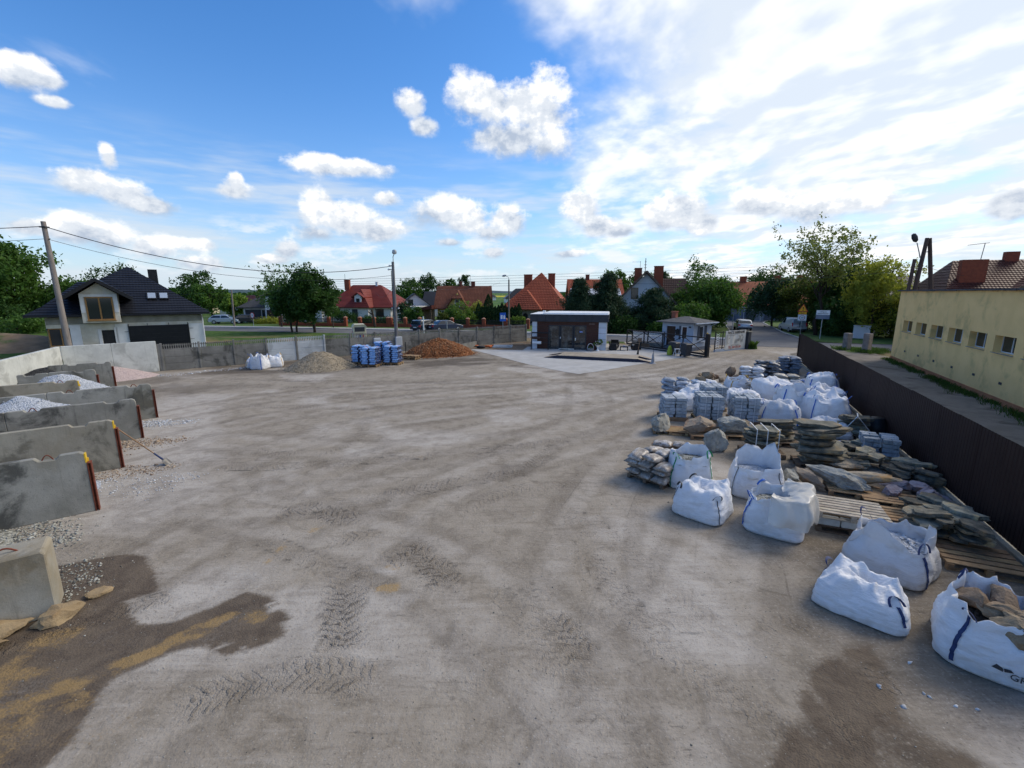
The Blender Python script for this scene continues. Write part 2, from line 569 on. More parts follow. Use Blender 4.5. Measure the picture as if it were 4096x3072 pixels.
M_white = pm('white_paint', (.74, .76, .78), (.66, .68, .70), 3, .5)
M_glass = glass_mat('window_glass')
M_glass2 = glass_mat('shop_glass', (.035, .042, .045), .04)
M_blue = pm('blue_strap', (.02, .10, .42), (.03, .14, .50), 10, .6)
M_navy = pm('navy_strap', (.02, .035, .10), (.03, .05, .14), 10, .6)
M_blackstrap = pm('black_strap', (.02, .025, .03), (.04, .045, .05), 10, .6)
M_green = pm('green_strap', (.02, .22, .09), (.03, .28, .12), 10, .6)
M_yelstrap = pm('yellow_strap', (.60, .38, .05), (.5, .3, .05), 10, .6)
M_whitestrap = pm('white_strap', (.70, .72, .74), (.62, .64, .66), 10, .5)
M_asphalt = pm('asphalt', (.105, .108, .118), (.14, .142, .15), .5, .9, .25, 60, c3=(.17, .165, .155), s3=.15)
M_cable = pm('cable', (.02, .022, .026), (.03, .032, .036), 3, .6)

# ------------------------------------------------------------------ ground
def sheet(name, pts, z, mat_, kind='structure'):
 o = MB().poly([(x, y, z) for x, y in pts]).build(name, mat_)
 tag(o, kind=kind)
 return o

def grass_ground_mat():
 m_, t, p = base_mat('field_grass')
 v = t.new('NewGeometry').outputs['Position']
 col = t.mix(t.ss(t.noise(v, .35, 7, .65), .35, .66), (.045, .085, .018), (.085, .13, .035))
 col = t.mix(t.m('MULTIPLY', t.ss(t.noise(t.mapv(v, loc=(3, 8, 0)), .12, 6, .6), .52, .66), .85), col, (.21, .155, .095))
 sx = t.new('SeparateXYZ', {0: v}).outputs
 far = t.ss(sx[1], 95, 130)
 crop = t.mix(t.ss(t.noise(t.mapv(v, (.004, .02, 1)), 1.0, 3), .4, .6), (.055, .12, .03), (.085, .155, .04))
 rape = t.m('MULTIPLY', t.ss(sx[1], 520, 540), t.ss(sx[1], 760, 740))
 crop = t.mix(t.m('MULTIPLY', rape, t.ss(t.noise(t.mapv(v, (.006, .0, 0)), 1.0, 2), .45, .5)), crop, (.45, .40, .04))
 t.put(p.inputs['Base Color'], t.mix(far, col, crop))
 p.inputs['Roughness'].default_value = .95
 p.inputs['Specular IOR Level'].default_value = .1
 b = t.new('Bump', {'Strength': .5, 'Distance': .12, 'Height': t.noise(v, 4, 7, .7)})
 t.put(p.inputs['Normal'], b.outputs[0])
 return m_

M_field = grass_ground_mat()
o = MB().poly([(-6000, -300, -.05), (6000, -300, -.05), (6000, 9000, -.05), (-6000, 9000, -.05)]).build('ground', M_field)
tag(o, kind='structure')
# low wooded hills on the horizon
M_hill = pm('far_hills', (.05, .085, .10), (.07, .11, .12), .01, .95)  # blue of the distant haze is put into the hill colour
hp, hf = [], []
NH = 120
for i in range(NH + 1):
 a = R(-75 + 150 * i / NH)
 rr = 3200
 h = 14 + 16 * mnoise.noise((i * .13, 2.2, 0)) + 5 * mnoise.noise((i * .9, 5, 0))
 for q, (dr, hh) in enumerate(((0, -1), (60, h), (500, h * .6), (900, -1))):
  hp.append((math.sin(a) * (rr + dr), math.cos(a) * (rr + dr), hh))
for i in range(NH):
 for q in range(3):
  hf.append((i * 4 + q, (i + 1) * 4 + q, (i + 1) * 4 + q + 1, i * 4 + q + 1))
tag(npobj('hills', hp, hf, M_hill, smooth=True), kind='structure')

def sd_poly(px, py, poly):
 d = np.full(px.shape, 1e9)
 inside = np.zeros(px.shape, bool)
 n = len(poly)
 for i in range(n):
  x0, y0 = poly[i]
  x1, y1 = poly[(i + 1) % n]
  ex, ey = x1 - x0, y1 - y0
  t = np.clip(((px - x0) * ex + (py - y0) * ey) / (ex * ex + ey * ey + 1e-9), 0, 1)
  d = np.minimum(d, np.hypot(px - x0 - t * ex, py - y0 - t * ey))
  c_ = (y0 > py) != (y1 > py)
  inside ^= c_ & (px < (x1 - x0) * (py - y0) / (y1 - y0 + 1e-12) + x0)
 return np.where(inside, -d, d)

def line_uv(px, py, pts):
 best = np.full(px.shape, 1e9)
 bu = np.zeros(px.shape)
 bv = np.zeros(px.shape)
 acc = 0
 for i in range(len(pts) - 1):
  x0, y0 = pts[i]
  x1, y1 = pts[i + 1]
  ex, ey = x1 - x0, y1 - y0
  L = math.hypot(ex, ey)
  t = np.clip(((px - x0) * ex + (py - y0) * ey) / (L * L), 0, 1)
  qx, qy = px - x0 - t * ex, py - y0 - t * ey
  d = np.hypot(qx, qy)
  m_ = d < best
  sgn = np.sign(ex * qy - ey * qx)
  best = np.where(m_, d, best)
  bu = np.where(m_, d * sgn, bu)
  bv = np.where(m_, acc + t * L, bv)
  acc += L
 return best, bu, bv, acc

def spline(pts, n=10):
 out = []
 P = [pts[0]] + list(pts) + [pts[-1]]
 for i in range(1, len(P) - 2):
  for k in range(n):
   t = k / n
   a, b, c_, d = P[i - 1], P[i], P[i + 1], P[i + 2]
   out.append(tuple(.5 * (2 * b[j] + (c_[j] - a[j]) * t + (2 * a[j] - 5 * b[j] + 4 * c_[j] - d[j]) * t * t + (3 * b[j] - a[j] - 3 * c_[j] + d[j]) * t ** 3) for j in range(len(b))))
 out.append(tuple(pts[-1]))
 return out

xs = np.arange(-34, 30.01, .11)
ys = [2.6]
while ys[-1] < 56:
 ys.append(ys[-1] + max(.07, .0105 * ys[-1]))
ys = np.array([-12.0, -6.0, -2.0, 0.0, 1.5] + ys)
gx, gy = np.meshgrid(xs, ys)
nx, ny = len(xs), len(ys)
wxn = (fbm(gx * .9, gy * .9, 5) - .5)
wyn = (fbm(gx * .9 + 31, gy * .9 + 7, 5) - .5)
qx, qy = gx + wxn * 1.1, gy + wyn * 1.1
# damp brown earth at the lower left and lower right
STL = [(-7.5, 8.0), (-7.1, 7.9), (-6.05, 7.0), (-6.5, 6.75), (-5.75, 6.1), (-5.2, 6.2), (-4.45, 6.75), (-4.0, 6.45), (-3.5, 6.05), (-4.2, 5.75), (-5.0, 5.45), (-5.3, 5.15), (-5.2, 4.7), (-5.0, 4.2), (-5.2, 3.0), (-9, 1.5), (-14, 3), (-10.5, 6.8), (-8.6, 7.6)]
STR = [(4.3, 5.35), (3.8, 5.0), (3.3, 4.6), (2.9, 4.2), (2.4, 3.3), (2.4, 1), (5.2, 1), (5.0, 4.2), (4.75, 4.75), (5.1, 5.15), (5.25, 5.6), (4.9, 5.5)]
dl = sd_poly(gx + wxn * .5, gy + wyn * .5, STL)
dr_ = sd_poly(gx + wxn * .8, gy + wyn * .8, STR)
wet = np.maximum(sstep(-dl, -.06, .10) * (.72 + .5 * (fbm(gx * 1.3, gy * 1.3, 4) - .4)), sstep(-dr_, -.18, .16) * (.45 + .55 * sstep(fbm(gx * 2.3, gy * 2.3, 4), .38, .58)))
STB = [(-4.55, 6.7), (-4.0, 6.5), (-3.4, 6.05), (-3.9, 5.75), (-4.7, 5.6), (-4.9, 6.1)]
wet = np.maximum(wet, sstep(-sd_poly(qx, qy, STB), -.1, .12) * sstep(fbm(gx * 2.2 + 5, gy * 2.2, 4), .36, .55))
# dark muddy zone along the fence and around the heaps
MUD = [(-24, 27.5), (-18, 27.2), (-12, 27.4), (-5, 30.2), (-1.2, 31.8), (3.6, 27.6), (4.6, 27.4), (3.3, 28.9), (-.8, 35.2), (-4, 40.2), (-4, 44), (-10, 39), (-24, 28.6)]
mud = sstep(-sd_poly(gx + wxn * 3, gy + wyn * 2.5, MUD), -.5, 1.2) * (.25 + .75 * sstep(fbm(gx * .35 + gy * .15, gy * 1.1 - gx * .25, 4), .40, .58))
mud = np.maximum(mud, .55 * sstep(-sd_poly(gx + wxn * 3, gy + wyn * 2, [(-20, 23), (-16, 21.5), (-14.5, 24), (-19, 25.5)]), -.4, .8))
mud = np.maximum(mud, .95 * sstep(-dr_, -.3, .2) * sstep(fbm(gx * 1.7 + 2, gy * 1.7, 4), .36, .55))
for (cx_, cy_, r_, k_) in [(-11.3, 11.15, .34, .9), (.07, 12.3, .5, .7), (4.0, 28.0, .9, .9), (6.6, 16.6, 1.6, .5), (9.5, 14.5, 3.8, .8), (8.9, 10.5, 3.0, .85), (7.7, 7.6, 2.3, .8), (6.4, 5.3, 1.7, .75), (11.5, 17, 3.4, .75), (11.5, 22, 3.6, .6), (5.6, 9.5, 1.7, .5), (5.2, 6.2, 1.2, .55),
        (12.5, 26.6, .5, .6), (13.8, 30.2, .5, .6), (16.4, 30.8, .35, .6), (10.8, 29.6, .3, .6), (9.8, 23.6, .7, .5), (-21, 26, 1.8, .7), (7.3, 24.4, .5, .5)]:
 mud = np.maximum(mud, k_ * sstep(1.25 - np.hypot(qx - cx_, (qy - cy_) * 1.3) / r_, 0, .55) * (.55 + .45 * fbm(gx * 3, gy * 3, 3)))
# yellow sand streaks
sand = np.zeros(gx.shape)
for (x0, y0, x1, y1, w_, k_) in [(-4.72, 7.85, -4.62, 9.05, .14, .9), (-4.25, 9.1, -4.6, 8.6, .2, .7), (-3.92, 7.1, -3.8, 7.1, .16, .8), (-3.3, 13.2, -2.9, 13.3, .35, .6), (-2.7, 10.6, -2.3, 10.5, .3, .4), (-2.55, 7.75, -2.3, 7.7, .2, .8), (-2.25, 7.05, -2.1, 7.1, .16, .9), (-1.7, 9.0, -1.0, 9.0, .2, .35),
         (-5.9, 4.9, -4.5, 6.25, .17, .95), (-4.4, 6.2, -3.9, 6.15, .16, .7), (-6.6, 4.2, -5.6, 5.0, .5, .75), (-8, 3.4, -6, 4.6, .7, .5), (2.2, 12.4, 2.5, 12.4, .2, .4), (-3.4, 11.4, -3.0, 11.6, .4, .25), (-14, 19.6, -12.5, 20, .4, .4), (-5.5, 4.3, -4.6, 4.4, .4, .4), (-2.9, 4.9, -2.5, 4.9, .25, .3)]:
 d_, _, _, _ = line_uv(gx + wxn * .6, gy + wyn * .6, [(x0, y0), (x1, y1 + 1e-4)])
 sand = np.maximum(sand, k_ * sstep(1.3 - d_ / w_, 0, .9) * (.4 + .6 * sstep(fbm(gx * 4, gy * 4, 3), .35, .6)))
sand = np.maximum(sand, .75 * sstep(-dl, .15, .7) * sstep(fbm(gx * .9 + 3, gy * 1.2, 4), .46, .66))
# pale stone dust, mostly in front of the bays
BAYD = [(-10.2, 9.2), (-8.2, 9.0), (-7.4, 10.2), (-9.3, 13.2), (-12, 18), (-14, 21), (-17, 22), (-15.3, 18.2), (-11.6, 12.6)]
dust = sstep(-sd_poly(gx + wxn * 1.5, gy + wyn * 1.5, BAYD), -.7, .6) * .75
dust = np.maximum(dust, .9 * sstep(-sd_poly(gx + wxn * 1.2, gy + wyn * 1.2, [(-22.6, 28.6), (-18.5, 30.7), (-16.8, 31.9), (-18, 30.2), (-21, 27.8), (-22.6, 26.6)]), -.3, .35))
dust = np.maximum(dust, .75 * sstep(fbm(gx * .33 + 9, gy * .33 + 4, 5), .54, .70))
for (cx_, cy_, r_, k_) in [(-5.3, 7.0, .9, .9), (-2.0, 6.75, .3, .9), (-2.6, 7.5, .2, .8), (2.6, 7.7, .5, .5), (-3.2, 5.6, .8, .5), (-1.0, 5.6, .9, .4), (-10.4, 14.6, .4, 1), (2.2, 6.2, .9, .35), (.5, 4.6, .9, .4)]:
 dust = np.maximum(dust, k_ * sstep(1.3 - np.hypot(qx - cx_, qy - cy_) / r_, 0, 1.0))
dust *= (1 - np.clip(wet, 0, 1))
# tyre marks: path, half width, strength
TR = [([(-3.15, 7.75), (-2.85, 6.9), (-2.55, 6.1), (-2.35, 5.5)], .33, 1.0), ([(-2.45, 7.7), (-2.0, 8.25), (-1.3, 7.4), (-1.15, 6.9)], .30, .95), ([(-4.7, 9.8), (-3.9, 9.5), (-3.2, 9.45)], .3, .9), ([(.55, 6.45), (.85, 5.9), (1.2, 5.3)], .22, .75), ([(-3.9, 8.4), (-3.1, 8.7), (-2.6, 8.4)], .25, .6),
  (spline([(1.6, 14.6), (.3, 12.35), (-1.6, 11.4), (-3.6, 10.4), (-5.6, 9.7)]), .3, .62), (spline([(5, 17.5), (1.5, 14.9), (-2.5, 13.5), (-7, 12.6), (-10, 12.8)]), .26, .34), (spline([(-4.2, 4.6), (-3.4, 5.1), (-2.4, 5.2), (-1.7, 5.0)]), .3, .6), (spline([(3.4, 4.2), (2.2, 5.6), (1.6, 7.6), (1.4, 10)]), .25, .32), (spline([(1.2, 4.2), (.9, 4.9), (.3, 6), (0, 8)]), .25, .3),
  (spline([(-1.3, 9.6), (-.5, 10.6), (.6, 11.2), (2, 11.3)]), .25, .35), (spline([(-8.5, 14), (-6.5, 13.5), (-5.5, 15), (-6, 18)]), .28, .4), (spline([(19, 36), (12, 27), (4, 22.5), (-6, 21.5), (-14, 22.5)]), .3, .35), (spline([(19.5, 35), (13, 25.5), (5, 20.8), (-5, 19.6), (-13, 20)]), .3, .35), (spline([(18.5, 37), (9, 28.6), (0, 25.6), (-9, 25.5), (-17, 26.5)]), .3, .45), (spline([(20, 36), (8, 26.7), (-1, 24), (-10, 23.8), (-17, 25)]), .3, .4),
  (spline([(5.8, 5), (3.6, 6), (2.4, 7.6), (1.6, 9.4)]), .3, .22), (spline([(3.5, 3.6), (3.9, 4.3), (4.6, 4.9), (5.2, 5.3)]), .22, .6), (spline([(2.9, 3.5), (3.3, 4.0), (4.1, 4.6)]), .2, .7), (spline([(17, 34), (13.5, 29.8), (10, 27.6), (5, 26)]), .28, .4), (spline([(-7.6, 5.3), (-6.6, 6.2), (-5.6, 6.9)]), .2, .5)]
rt = random.Random(9)
for k in range(16):
 x, y, a = rt.uniform(-8, 7), rt.uniform(4, 17), rt.uniform(0, 6.28)
 pts = [(x, y)]
 cv = rt.gauss(0, .12)
 for q in range(rt.randint(4, 9)):
  a += cv
  x, y = x + math.cos(a) * .5, y + math.sin(a) * .5
  pts.append((x, y))
 TR.append((pts, rt.uniform(.16, .3), rt.uniform(.12, .3)))
tu = np.zeros(gx.shape)
tv = np.zeros(gx.shape)
ts = np.zeros(gx.shape)
for i, (pts, hw, k_) in enumerate(TR):
 d_, u_, v_, L_ = line_uv(gx + wxn * .12, gy + wyn * .12, pts)
 s_ = k_ * sstep(1.25 - d_ / hw, 0, .5) * sstep(v_, -.01, .35) * sstep(L_ - v_, -.01, .35) * (.25 + .75 * sstep(fbm(gx * 1.1 + i, gy * 1.1, 3), .34, .56))
 m_ = s_ > ts
 tu = np.where(m_, u_, tu)
 tv = np.where(m_, v_, tv)
 ts = np.where(m_, s_, ts)
for k, pts in enumerate([[(19, 36.5), (11, 27), (2, 21), (-6, 16.5), (-9, 11)], [(18.6, 36), (9.5, 25.5), (1, 18), (-5, 12), (-7, 7)], [(19.5, 36), (12, 25), (6, 17), (2, 10), (.5, 4)], [(20, 36), (13, 24), (8, 15.5), (4, 8), (1, 3.5)], [(18, 37), (8, 28), (-3, 25), (-11, 22), (-15, 17)], [(18.2, 36.6), (9, 26.6), (-2, 22.6), (-9, 18.6), (-12.4, 13.6)], [(-8, 10), (-4, 10.8), (0, 13.5), (3, 18), (4, 24)], [(-10, 15), (-4, 14), (2, 16), (7, 21)], [(-4.6, 4), (-3.4, 8), (-1, 12), (3, 15), (8, 18)], [(1.9, 3.4), (.3, 6), (-2.5, 8.4), (-6.5, 10), (-9, 12.4)]]):
 d_, u_, v_, L_ = line_uv(gx + wxn * .12, gy + wyn * .12, spline(pts, 8))
 br_ = .55 + .45 * sstep(fbm(gx * .8 + k * 3, gy * .8, 3), .36, .58)
 for o_ in (-.95, .95):
  r_ = np.abs(u_ - o_)
  mud = np.maximum(mud, .30 * br_ * sstep(1.3 - np.abs(r_ - .10) / .11, 0, .8))
 dust = np.maximum(dust, .30 * br_ * sstep(1.3 - np.abs(np.abs(u_) - .5) / .3, 0, 1) * (1 - np.clip(wet, 0, 1)))
zz = np.zeros(gx.shape)
V = np.stack([gx, gy, zz], -1).reshape(-1, 3)
idx = np.arange(nx * ny).reshape(ny, nx)
Fq = np.stack([idx[:-1, :-1], idx[:-1, 1:], idx[1:, 1:], idx[1:, :-1]], -1).reshape(-1, 4)

def yard_mat():
 m_, t, p = base_mat('yard_concrete')
 v = t.new('NewGeometry').outputs['Position']
 A = t.new('SeparateColor', {0: t.new('Attribute', attribute_name='cover').outputs['Color']}).outputs
 T = t.new('SeparateXYZ', {0: t.new('Attribute', attribute_name='track').outputs['Vector']}).outputs
 B = t.new('Attribute', attribute_name='mud').outputs['Fac']
 big = t.noise(v, .42, 5, .64, .4)
 mid = t.noise(t.mapv(v, (1, 1, 1), (5, 2, 0)), 2.1, 6, .7, .5)
 fine = t.noise(v, 19, 4, .72)
 # scraping marks: noise drawn out along two directions
 st1 = t.noise(t.mapv(v, (.6, 7, 1), (0, 0, 0), (0, 0, R(28))), 1.3, 5, .7, .3)
 st2 = t.noise(t.mapv(v, (7, .7, 1), (3, 0, 0), (0, 0, R(24))), 1.3, 5, .7, .3)
 col = t.mix(t.ss(big, .34, .66), (0.225, 0.190, 0.147, 1), (0.302, 0.263, 0.211, 1))
 col = t.mix(t.m('MULTIPLY', t.ss(mid, .38, .68), .55), col, (0.352, 0.310, 0.258, 1))
 col = t.mix(t.m('MULTIPLY', t.ss(mid, .5, .30), .55), col, (0.163, 0.138, 0.107, 1))
 col = t.mix(t.m('MULTIPLY', t.ss(st1, .52, .72), .45), col, (0.377, 0.339, 0.291, 1))
 col = t.mix(t.m('MULTIPLY', t.ss(st1, .46, .28), .5), col, (0.150, 0.124, 0.094, 1))
 col = t.mix(t.m('MULTIPLY', t.ss(st2, .54, .72), .35), col, (0.159, 0.132, 0.100, 1))
 # joints between the concrete slabs, showing on the right where it is swept
 sx = t.new('SeparateXYZ', {0: t.mapv(v, (1, 1, 1), (0, 0, 0), (0, 0, R(24)))}).outputs
 wob = t.m('MULTIPLY', t.m('SUBTRACT', mid, .5), .06)
 j1 = t.m('ABSOLUTE', t.m('SUBTRACT', t.m('FRACT', t.m('MULTIPLY', t.m('ADD', sx[0], wob), 1 / 1.5)), .5))
 j2 = t.m('ABSOLUTE', t.m('SUBTRACT', t.m('FRACT', t.m('MULTIPLY', t.m('ADD', sx[1], wob), 1 / 2.7)), .5))
 jn = t.m('MAXIMUM', t.ss(j1, .484, .496), t.ss(j2, .490, .4975))
 px = t.new('SeparateXYZ', {0: v}).outputs
 shown = t.m('MULTIPLY', t.ss(t.m('ADD', px[0], t.m('MULTIPLY', mid, 3.0)), .9, 3.4), t.m('MULTIPLY', t.m('MULTIPLY', t.ss(px[1], 14, 11), t.ss(px[1], 5.4, 7.2)), t.ss(t.noise(v, .8, 3), .42, .56)))
 jn = t.m('MULTIPLY', jn, shown)
 col = t.mix(t.m('MULTIPLY', jn, .38), col, (0.065, 0.055, 0.043, 1))
 # dark round spots
 vo = t.new('TexVoronoi', {'Vector': v, 'Scale': 2.6}).outputs['Distance']
 spot = t.m('MULTIPLY', t.ss(vo, .13, .07), t.ss(t.noise(v, 1.7, 2), .5, .6))
 col = t.mix(t.m('MULTIPLY', spot, .45), col, (0.088, 0.075, 0.058, 1))
 # stone dust, earth, sand
 dm = t.m('MULTIPLY', A[2], t.ss(t.m('ADD', mid, t.m('MULTIPLY', st1, .5)), .48, .95))
 col = t.mix(t.m('MULTIPLY', A[2], .55), col, (0.371, 0.339, 0.308, 1))
 col = t.mix(dm, col, (0.458, 0.420, 0.373, 1))
 mm = t.m('MULTIPLY', B, t.ss(t.m('ADD', st1, t.m('MULTIPLY', fine, .4)), .36, .78))
 col = t.mix(t.m('MULTIPLY', mm, .95), col, (0.077, 0.061, 0.046, 1))
 # tyre lugs pressed into the dirt
 br = t.noise(v, 5.5, 3, .65)
 ph = t.m('ADD', t.m('ADD', t.m('MULTIPLY', T[1], 1 / .15), t.m('MULTIPLY', t.m('ABSOLUTE', T[0]), 3.6)), t.m('ADD', t.m('MULTIPLY', t.m('SIGN', T[0]), .25), t.m('MULTIPLY', br, 1.7)))
 lug = t.ss(t.m('SINE', t.m('MULTIPLY', ph, 2 * math.pi)), .15, .8)
 lug = t.m('MULTIPLY', t.m('MULTIPLY', lug, T[2]), t.ss(br, .40, .60))
 col = t.mix(t.m('MULTIPLY', T[2], .42), col, (0.141, 0.112, 0.083, 1))
 col = t.mix(t.m('MULTIPLY', lug, .6), col, (0.065, 0.051, 0.036, 1))
 col = t.mix(t.m('MULTIPLY', t.ss(fine, .54, .70), .50), col, (0.105, 0.086, 0.066, 1))
 col = t.mix(t.m('MULTIPLY', t.ss(fine, .46, .30), .42), col, (0.404, 0.364, 0.308, 1))
 gv = t.new('TexVoronoi', {'Vector': v, 'Scale': 30.0})
 gs = t.new('SeparateColor', {0: gv.outputs['Color']}).outputs
 gm = t.m('MULTIPLY', t.ss(gv.outputs['Distance'], .34, .20), t.m('GREATER_THAN', gs[0], .80))
 col = t.mix(t.m('MULTIPLY', gm, .42), col, t.mix(gs[1], (0.090, 0.080, 0.069, 1), (0.521, 0.497, 0.462, 1)))
 we = t.m('MULTIPLY', t.ss(t.m('ADD', A[0], t.m('ADD', t.m('MULTIPLY', t.m('SUBTRACT', mid, .5), .9), t.m('MULTIPLY', t.m('SUBTRACT', fine, .5), .7))), .08, .72), .94)
 col = t.mix(we, col, t.mix(t.ss(mid, .30, .70), (0.070, 0.050, 0.035, 1), (0.135, 0.103, 0.072, 1)))
 col = t.mix(t.m('MULTIPLY', t.ss(t.m('ADD', A[1], t.m('ADD', t.m('MULTIPLY', t.m('SUBTRACT', mid, .5), .8), t.m('MULTIPLY', t.m('SUBTRACT', fine, .5), 1.3))), .36, .95), .62), col, (0.352, 0.230, 0.089, 1))
 scf = t.noise(t.mapv(v, (1, 2.6, 1), (1, 4, 0), (0, 0, R(-32))), 5.0, 4, .72, 1.0)
 scm = t.m('MULTIPLY', t.ss(scf, .60, .68), t.ss(big, .60, .42))
 col = t.mix(t.m('MULTIPLY', scm, .55), col, (0.084, 0.072, 0.061, 1))
 t.put(p.inputs['Base Color'], col)
 t.put(p.inputs['Roughness'], t.m('SUBTRACT', .93, t.m('MULTIPLY', A[0], .22)))
 p.inputs['Specular IOR Level'].default_value = .22
 crumb = t.new('TexVoronoi', {'Vector': v, 'Scale': 42.0}).outputs['Distance']
 h = t.m('ADD', t.m('MULTIPLY', mid, .55), t.m('MULTIPLY', fine, .22))
 h = t.m('ADD', h, t.m('MULTIPLY', lug, .6))
 h = t.m('SUBTRACT', h, t.m('MULTIPLY', t.m('MULTIPLY', crumb, .3), t.m('ADD', .2, t.m('ADD', t.m('MULTIPLY', A[0], .35), T[2]))))
 b = t.new('Bump', {'Strength': .85, 'Distance': .05, 'Height': h})
 t.put(p.inputs['Normal'], b.outputs[0])
 return m_

M_yard = yard_mat()
yard = npobj('yard', V, Fq, M_yard, smooth=True)
tag(yard, kind='structure')
cov_ = np.stack([np.clip(wet, 0, 1), np.clip(sand, 0, 1), np.clip(dust, 0, 1), np.ones(gx.shape)], -1).astype(np.float32)
at = yard.data.attributes.new('cover', 'FLOAT_COLOR', 'POINT')
at.data.foreach_set('color', cov_.ravel())
at = yard.data.attributes.new('track', 'FLOAT_VECTOR', 'POINT')
at.data.foreach_set('vector', np.stack([tu, tv, ts], -1).astype(np.float32).ravel())
at = yard.data.attributes.new('mud', 'FLOAT', 'POINT')
at.data.foreach_set('value', np.clip(mud, 0, 1).astype(np.float32).ravel())

# new concrete apron in front of the office
M_apron = pm('apron_concrete', (.36, .355, .345), (.44, .435, .425), .9, .85, .2, 20, c3=(.36, .345, .32), s3=.5)
AP = spline([(-3.7, 40.6), (-2.5, 38.4), (-1.0, 35.8), (0.1, 33.7), (1.3, 31.7), (2.6, 29.8), (3.9, 28.2), (4.4, 28.1), (5.5, 28.9), (7.1, 30.3), (10.4, 33.1), (13.75, 35.7)], 5)
AP = [(x + .12 * mnoise.noise((x * 2, y * 2, 0)), y + .12 * mnoise.noise((x * 2, y * 2, 5))) for x, y in AP] + [(15.4, 36.6), (15.0, 41.5), (12.2, 43.6), (1.5, 42.6), (.9, 39.9)]
sheet('apron', AP, .012, M_apron)
M_soil = pm('soil', (.13, .09, .06), (.19, .14, .095), 2.5, .95, .6, 14, c3=(.07, .055, .04))
sheet('soil_bed', [(-4.4, 41.2), (-3.5, 40.9), (.95, 40.2), (1.9, 42.6), (2.0, 47.6), (.8, 46.8), (-6.5, 41.2)], .008, M_soil)

# grass verge and building plots beyond the fence
def verge_mat():
 m_, t, p = base_mat('verge_grass')
 v = t.new('NewGeometry').outputs['Position']
 col = t.mix(t.ss(t.noise(v, 1.4, 7, .65), .35, .66), (.04, .085, .015), (.09, .15, .035))
 bare = t.ss(t.noise(t.mapv(v, (.35, .8, 1), (8, 3, 0), (0, 0, R(20))), .33, 6, .62), .49, .58)
 sx = t.new('SeparateXYZ', {0: v}).outputs
 bare = t.m('MULTIPLY', bare, t.ss(t.m('ADD', sx[1], t.m('MULTIPLY', sx[0], -.35)), 66, 60))
 col = t.mix(bare, col, t.mix(t.noise(v, 3, 5), (.30, .21, .13), (.20, .145, .09)))
 t.put(p.inputs['Base Color'], col)
 p.inputs['Roughness'].default_value = .95
 p.inputs['Specular IOR Level'].default_value = .1
 t.put(p.inputs['Normal'], t.new('Bump', {'Strength': .7, 'Distance': .15, 'Height': t.noise(v, 6, 7, .7)}).outputs[0])
 return m_

M_verge = verge_mat()
VG = [(-22.9, 29.16), (.95, 47.2), (1.9, 47.8), (9.6, 45.3), (11.2, 44.4), (11.6, 47.2), (1.6, 51.0), (-20, 57.0), (-41, 61.5), (-72, 66), (-72, 24), (-40, 24), (-26.4, 26.0)]
sheet('grass_verge', VG, .006, M_verge)

# roads
RC = spline([(-95, 72), (-70, 68.2), (-41, 63.6), (-21, 59.8), (1.8, 53.8), (12, 50.0), (24, 45.6), (36, 41.5), (60, 34)], 10)
def offset(line, d):
 out = []
 for i, p_ in enumerate(line):
  a, b = line[max(i - 1, 0)], line[min(i + 1, len(line) - 1)]
  tx, ty = b[0] - a[0], b[1] - a[1]
  L = math.hypot(tx, ty)
  out.append((p_[0] - ty / L * d, p_[1] + tx / L * d))
 return out

sheet('road', offset(RC, -2.9) + offset(RC, 2.9)[::-1], .016, M_asphalt)
SC = spline([(28.2, 45.5), (28.7, 50), (31.2, 58), (34.4, 66), (37.6, 74), (41, 81), (47, 87), (60, 92)], 8)
sheet('side_street', offset(SC, -3.0) + offset(SC, 3.0)[::-1], .020, M_asphalt)
M_pave = pm('pavement', (.36, .35, .34), (.44, .43, .42), 2, .9, .2, 25)
M_kerb = pm('kerb_stone', (.40, .40, .39), (.48, .48, .47), 3, .9, .2, 25)

def ribbon(line, d0, d1, z0, z1, name, mat_):
 a, b = offset(line, d0), offset(line, d1)
 mb = MB()
 n = len(line)
 vs_ = [(x, y, z0) for x, y in a] + [(x, y, z1) for x, y in a] + [(x, y, z1) for x, y in b] + [(x, y, z0) for x, y in b]
 fs_ = []
 for i in range(n - 1):
  for q in range(3):
   fs_.append((q * n + i, q * n + i + 1, (q + 1) * n + i + 1, (q + 1) * n + i))
 mb.add(vs_, fs_)
 o = mb.build(name, mat_)
 tag(o, kind='structure')
 return o

ribbon(RC[:60], 2.9, 3.05, 0, .12, 'kerb', M_kerb)
ribbon(RC[:60], 3.05, 4.5, 0, .11, 'pavement', M_pave)
ribbon(SC[6:], 3.0, 3.14, 0, .10, 'kerb', M_kerb)
ribbon(SC[5:], -3.0, -3.14, 0, .10, 'kerb', M_kerb)
# grass on both sides of the side street and beyond the road on the left
GR2 = offset(SC[5:46], -3.16) + [(70, 85), (70, 32), (40, 43.2), (32.2, 46.2)]
sheet('lawn', GR2, .03, pm('lawn_grass', (.05, .10, .02), (.085, .15, .035), 2.2, .95, .6, 9, c3=(.13, .14, .06), s3=.7))
sheet('lawn', offset(SC[6:50], 3.16)[::-1] + offset(RC[40:58], 4.55)[::-1], .028, MATS['lawn_grass'])
sheet('lawn', offset(RC[:58], 4.52) + [(24, 62), (24, 96), (-95, 100)], .026, MATS['lawn_grass'])
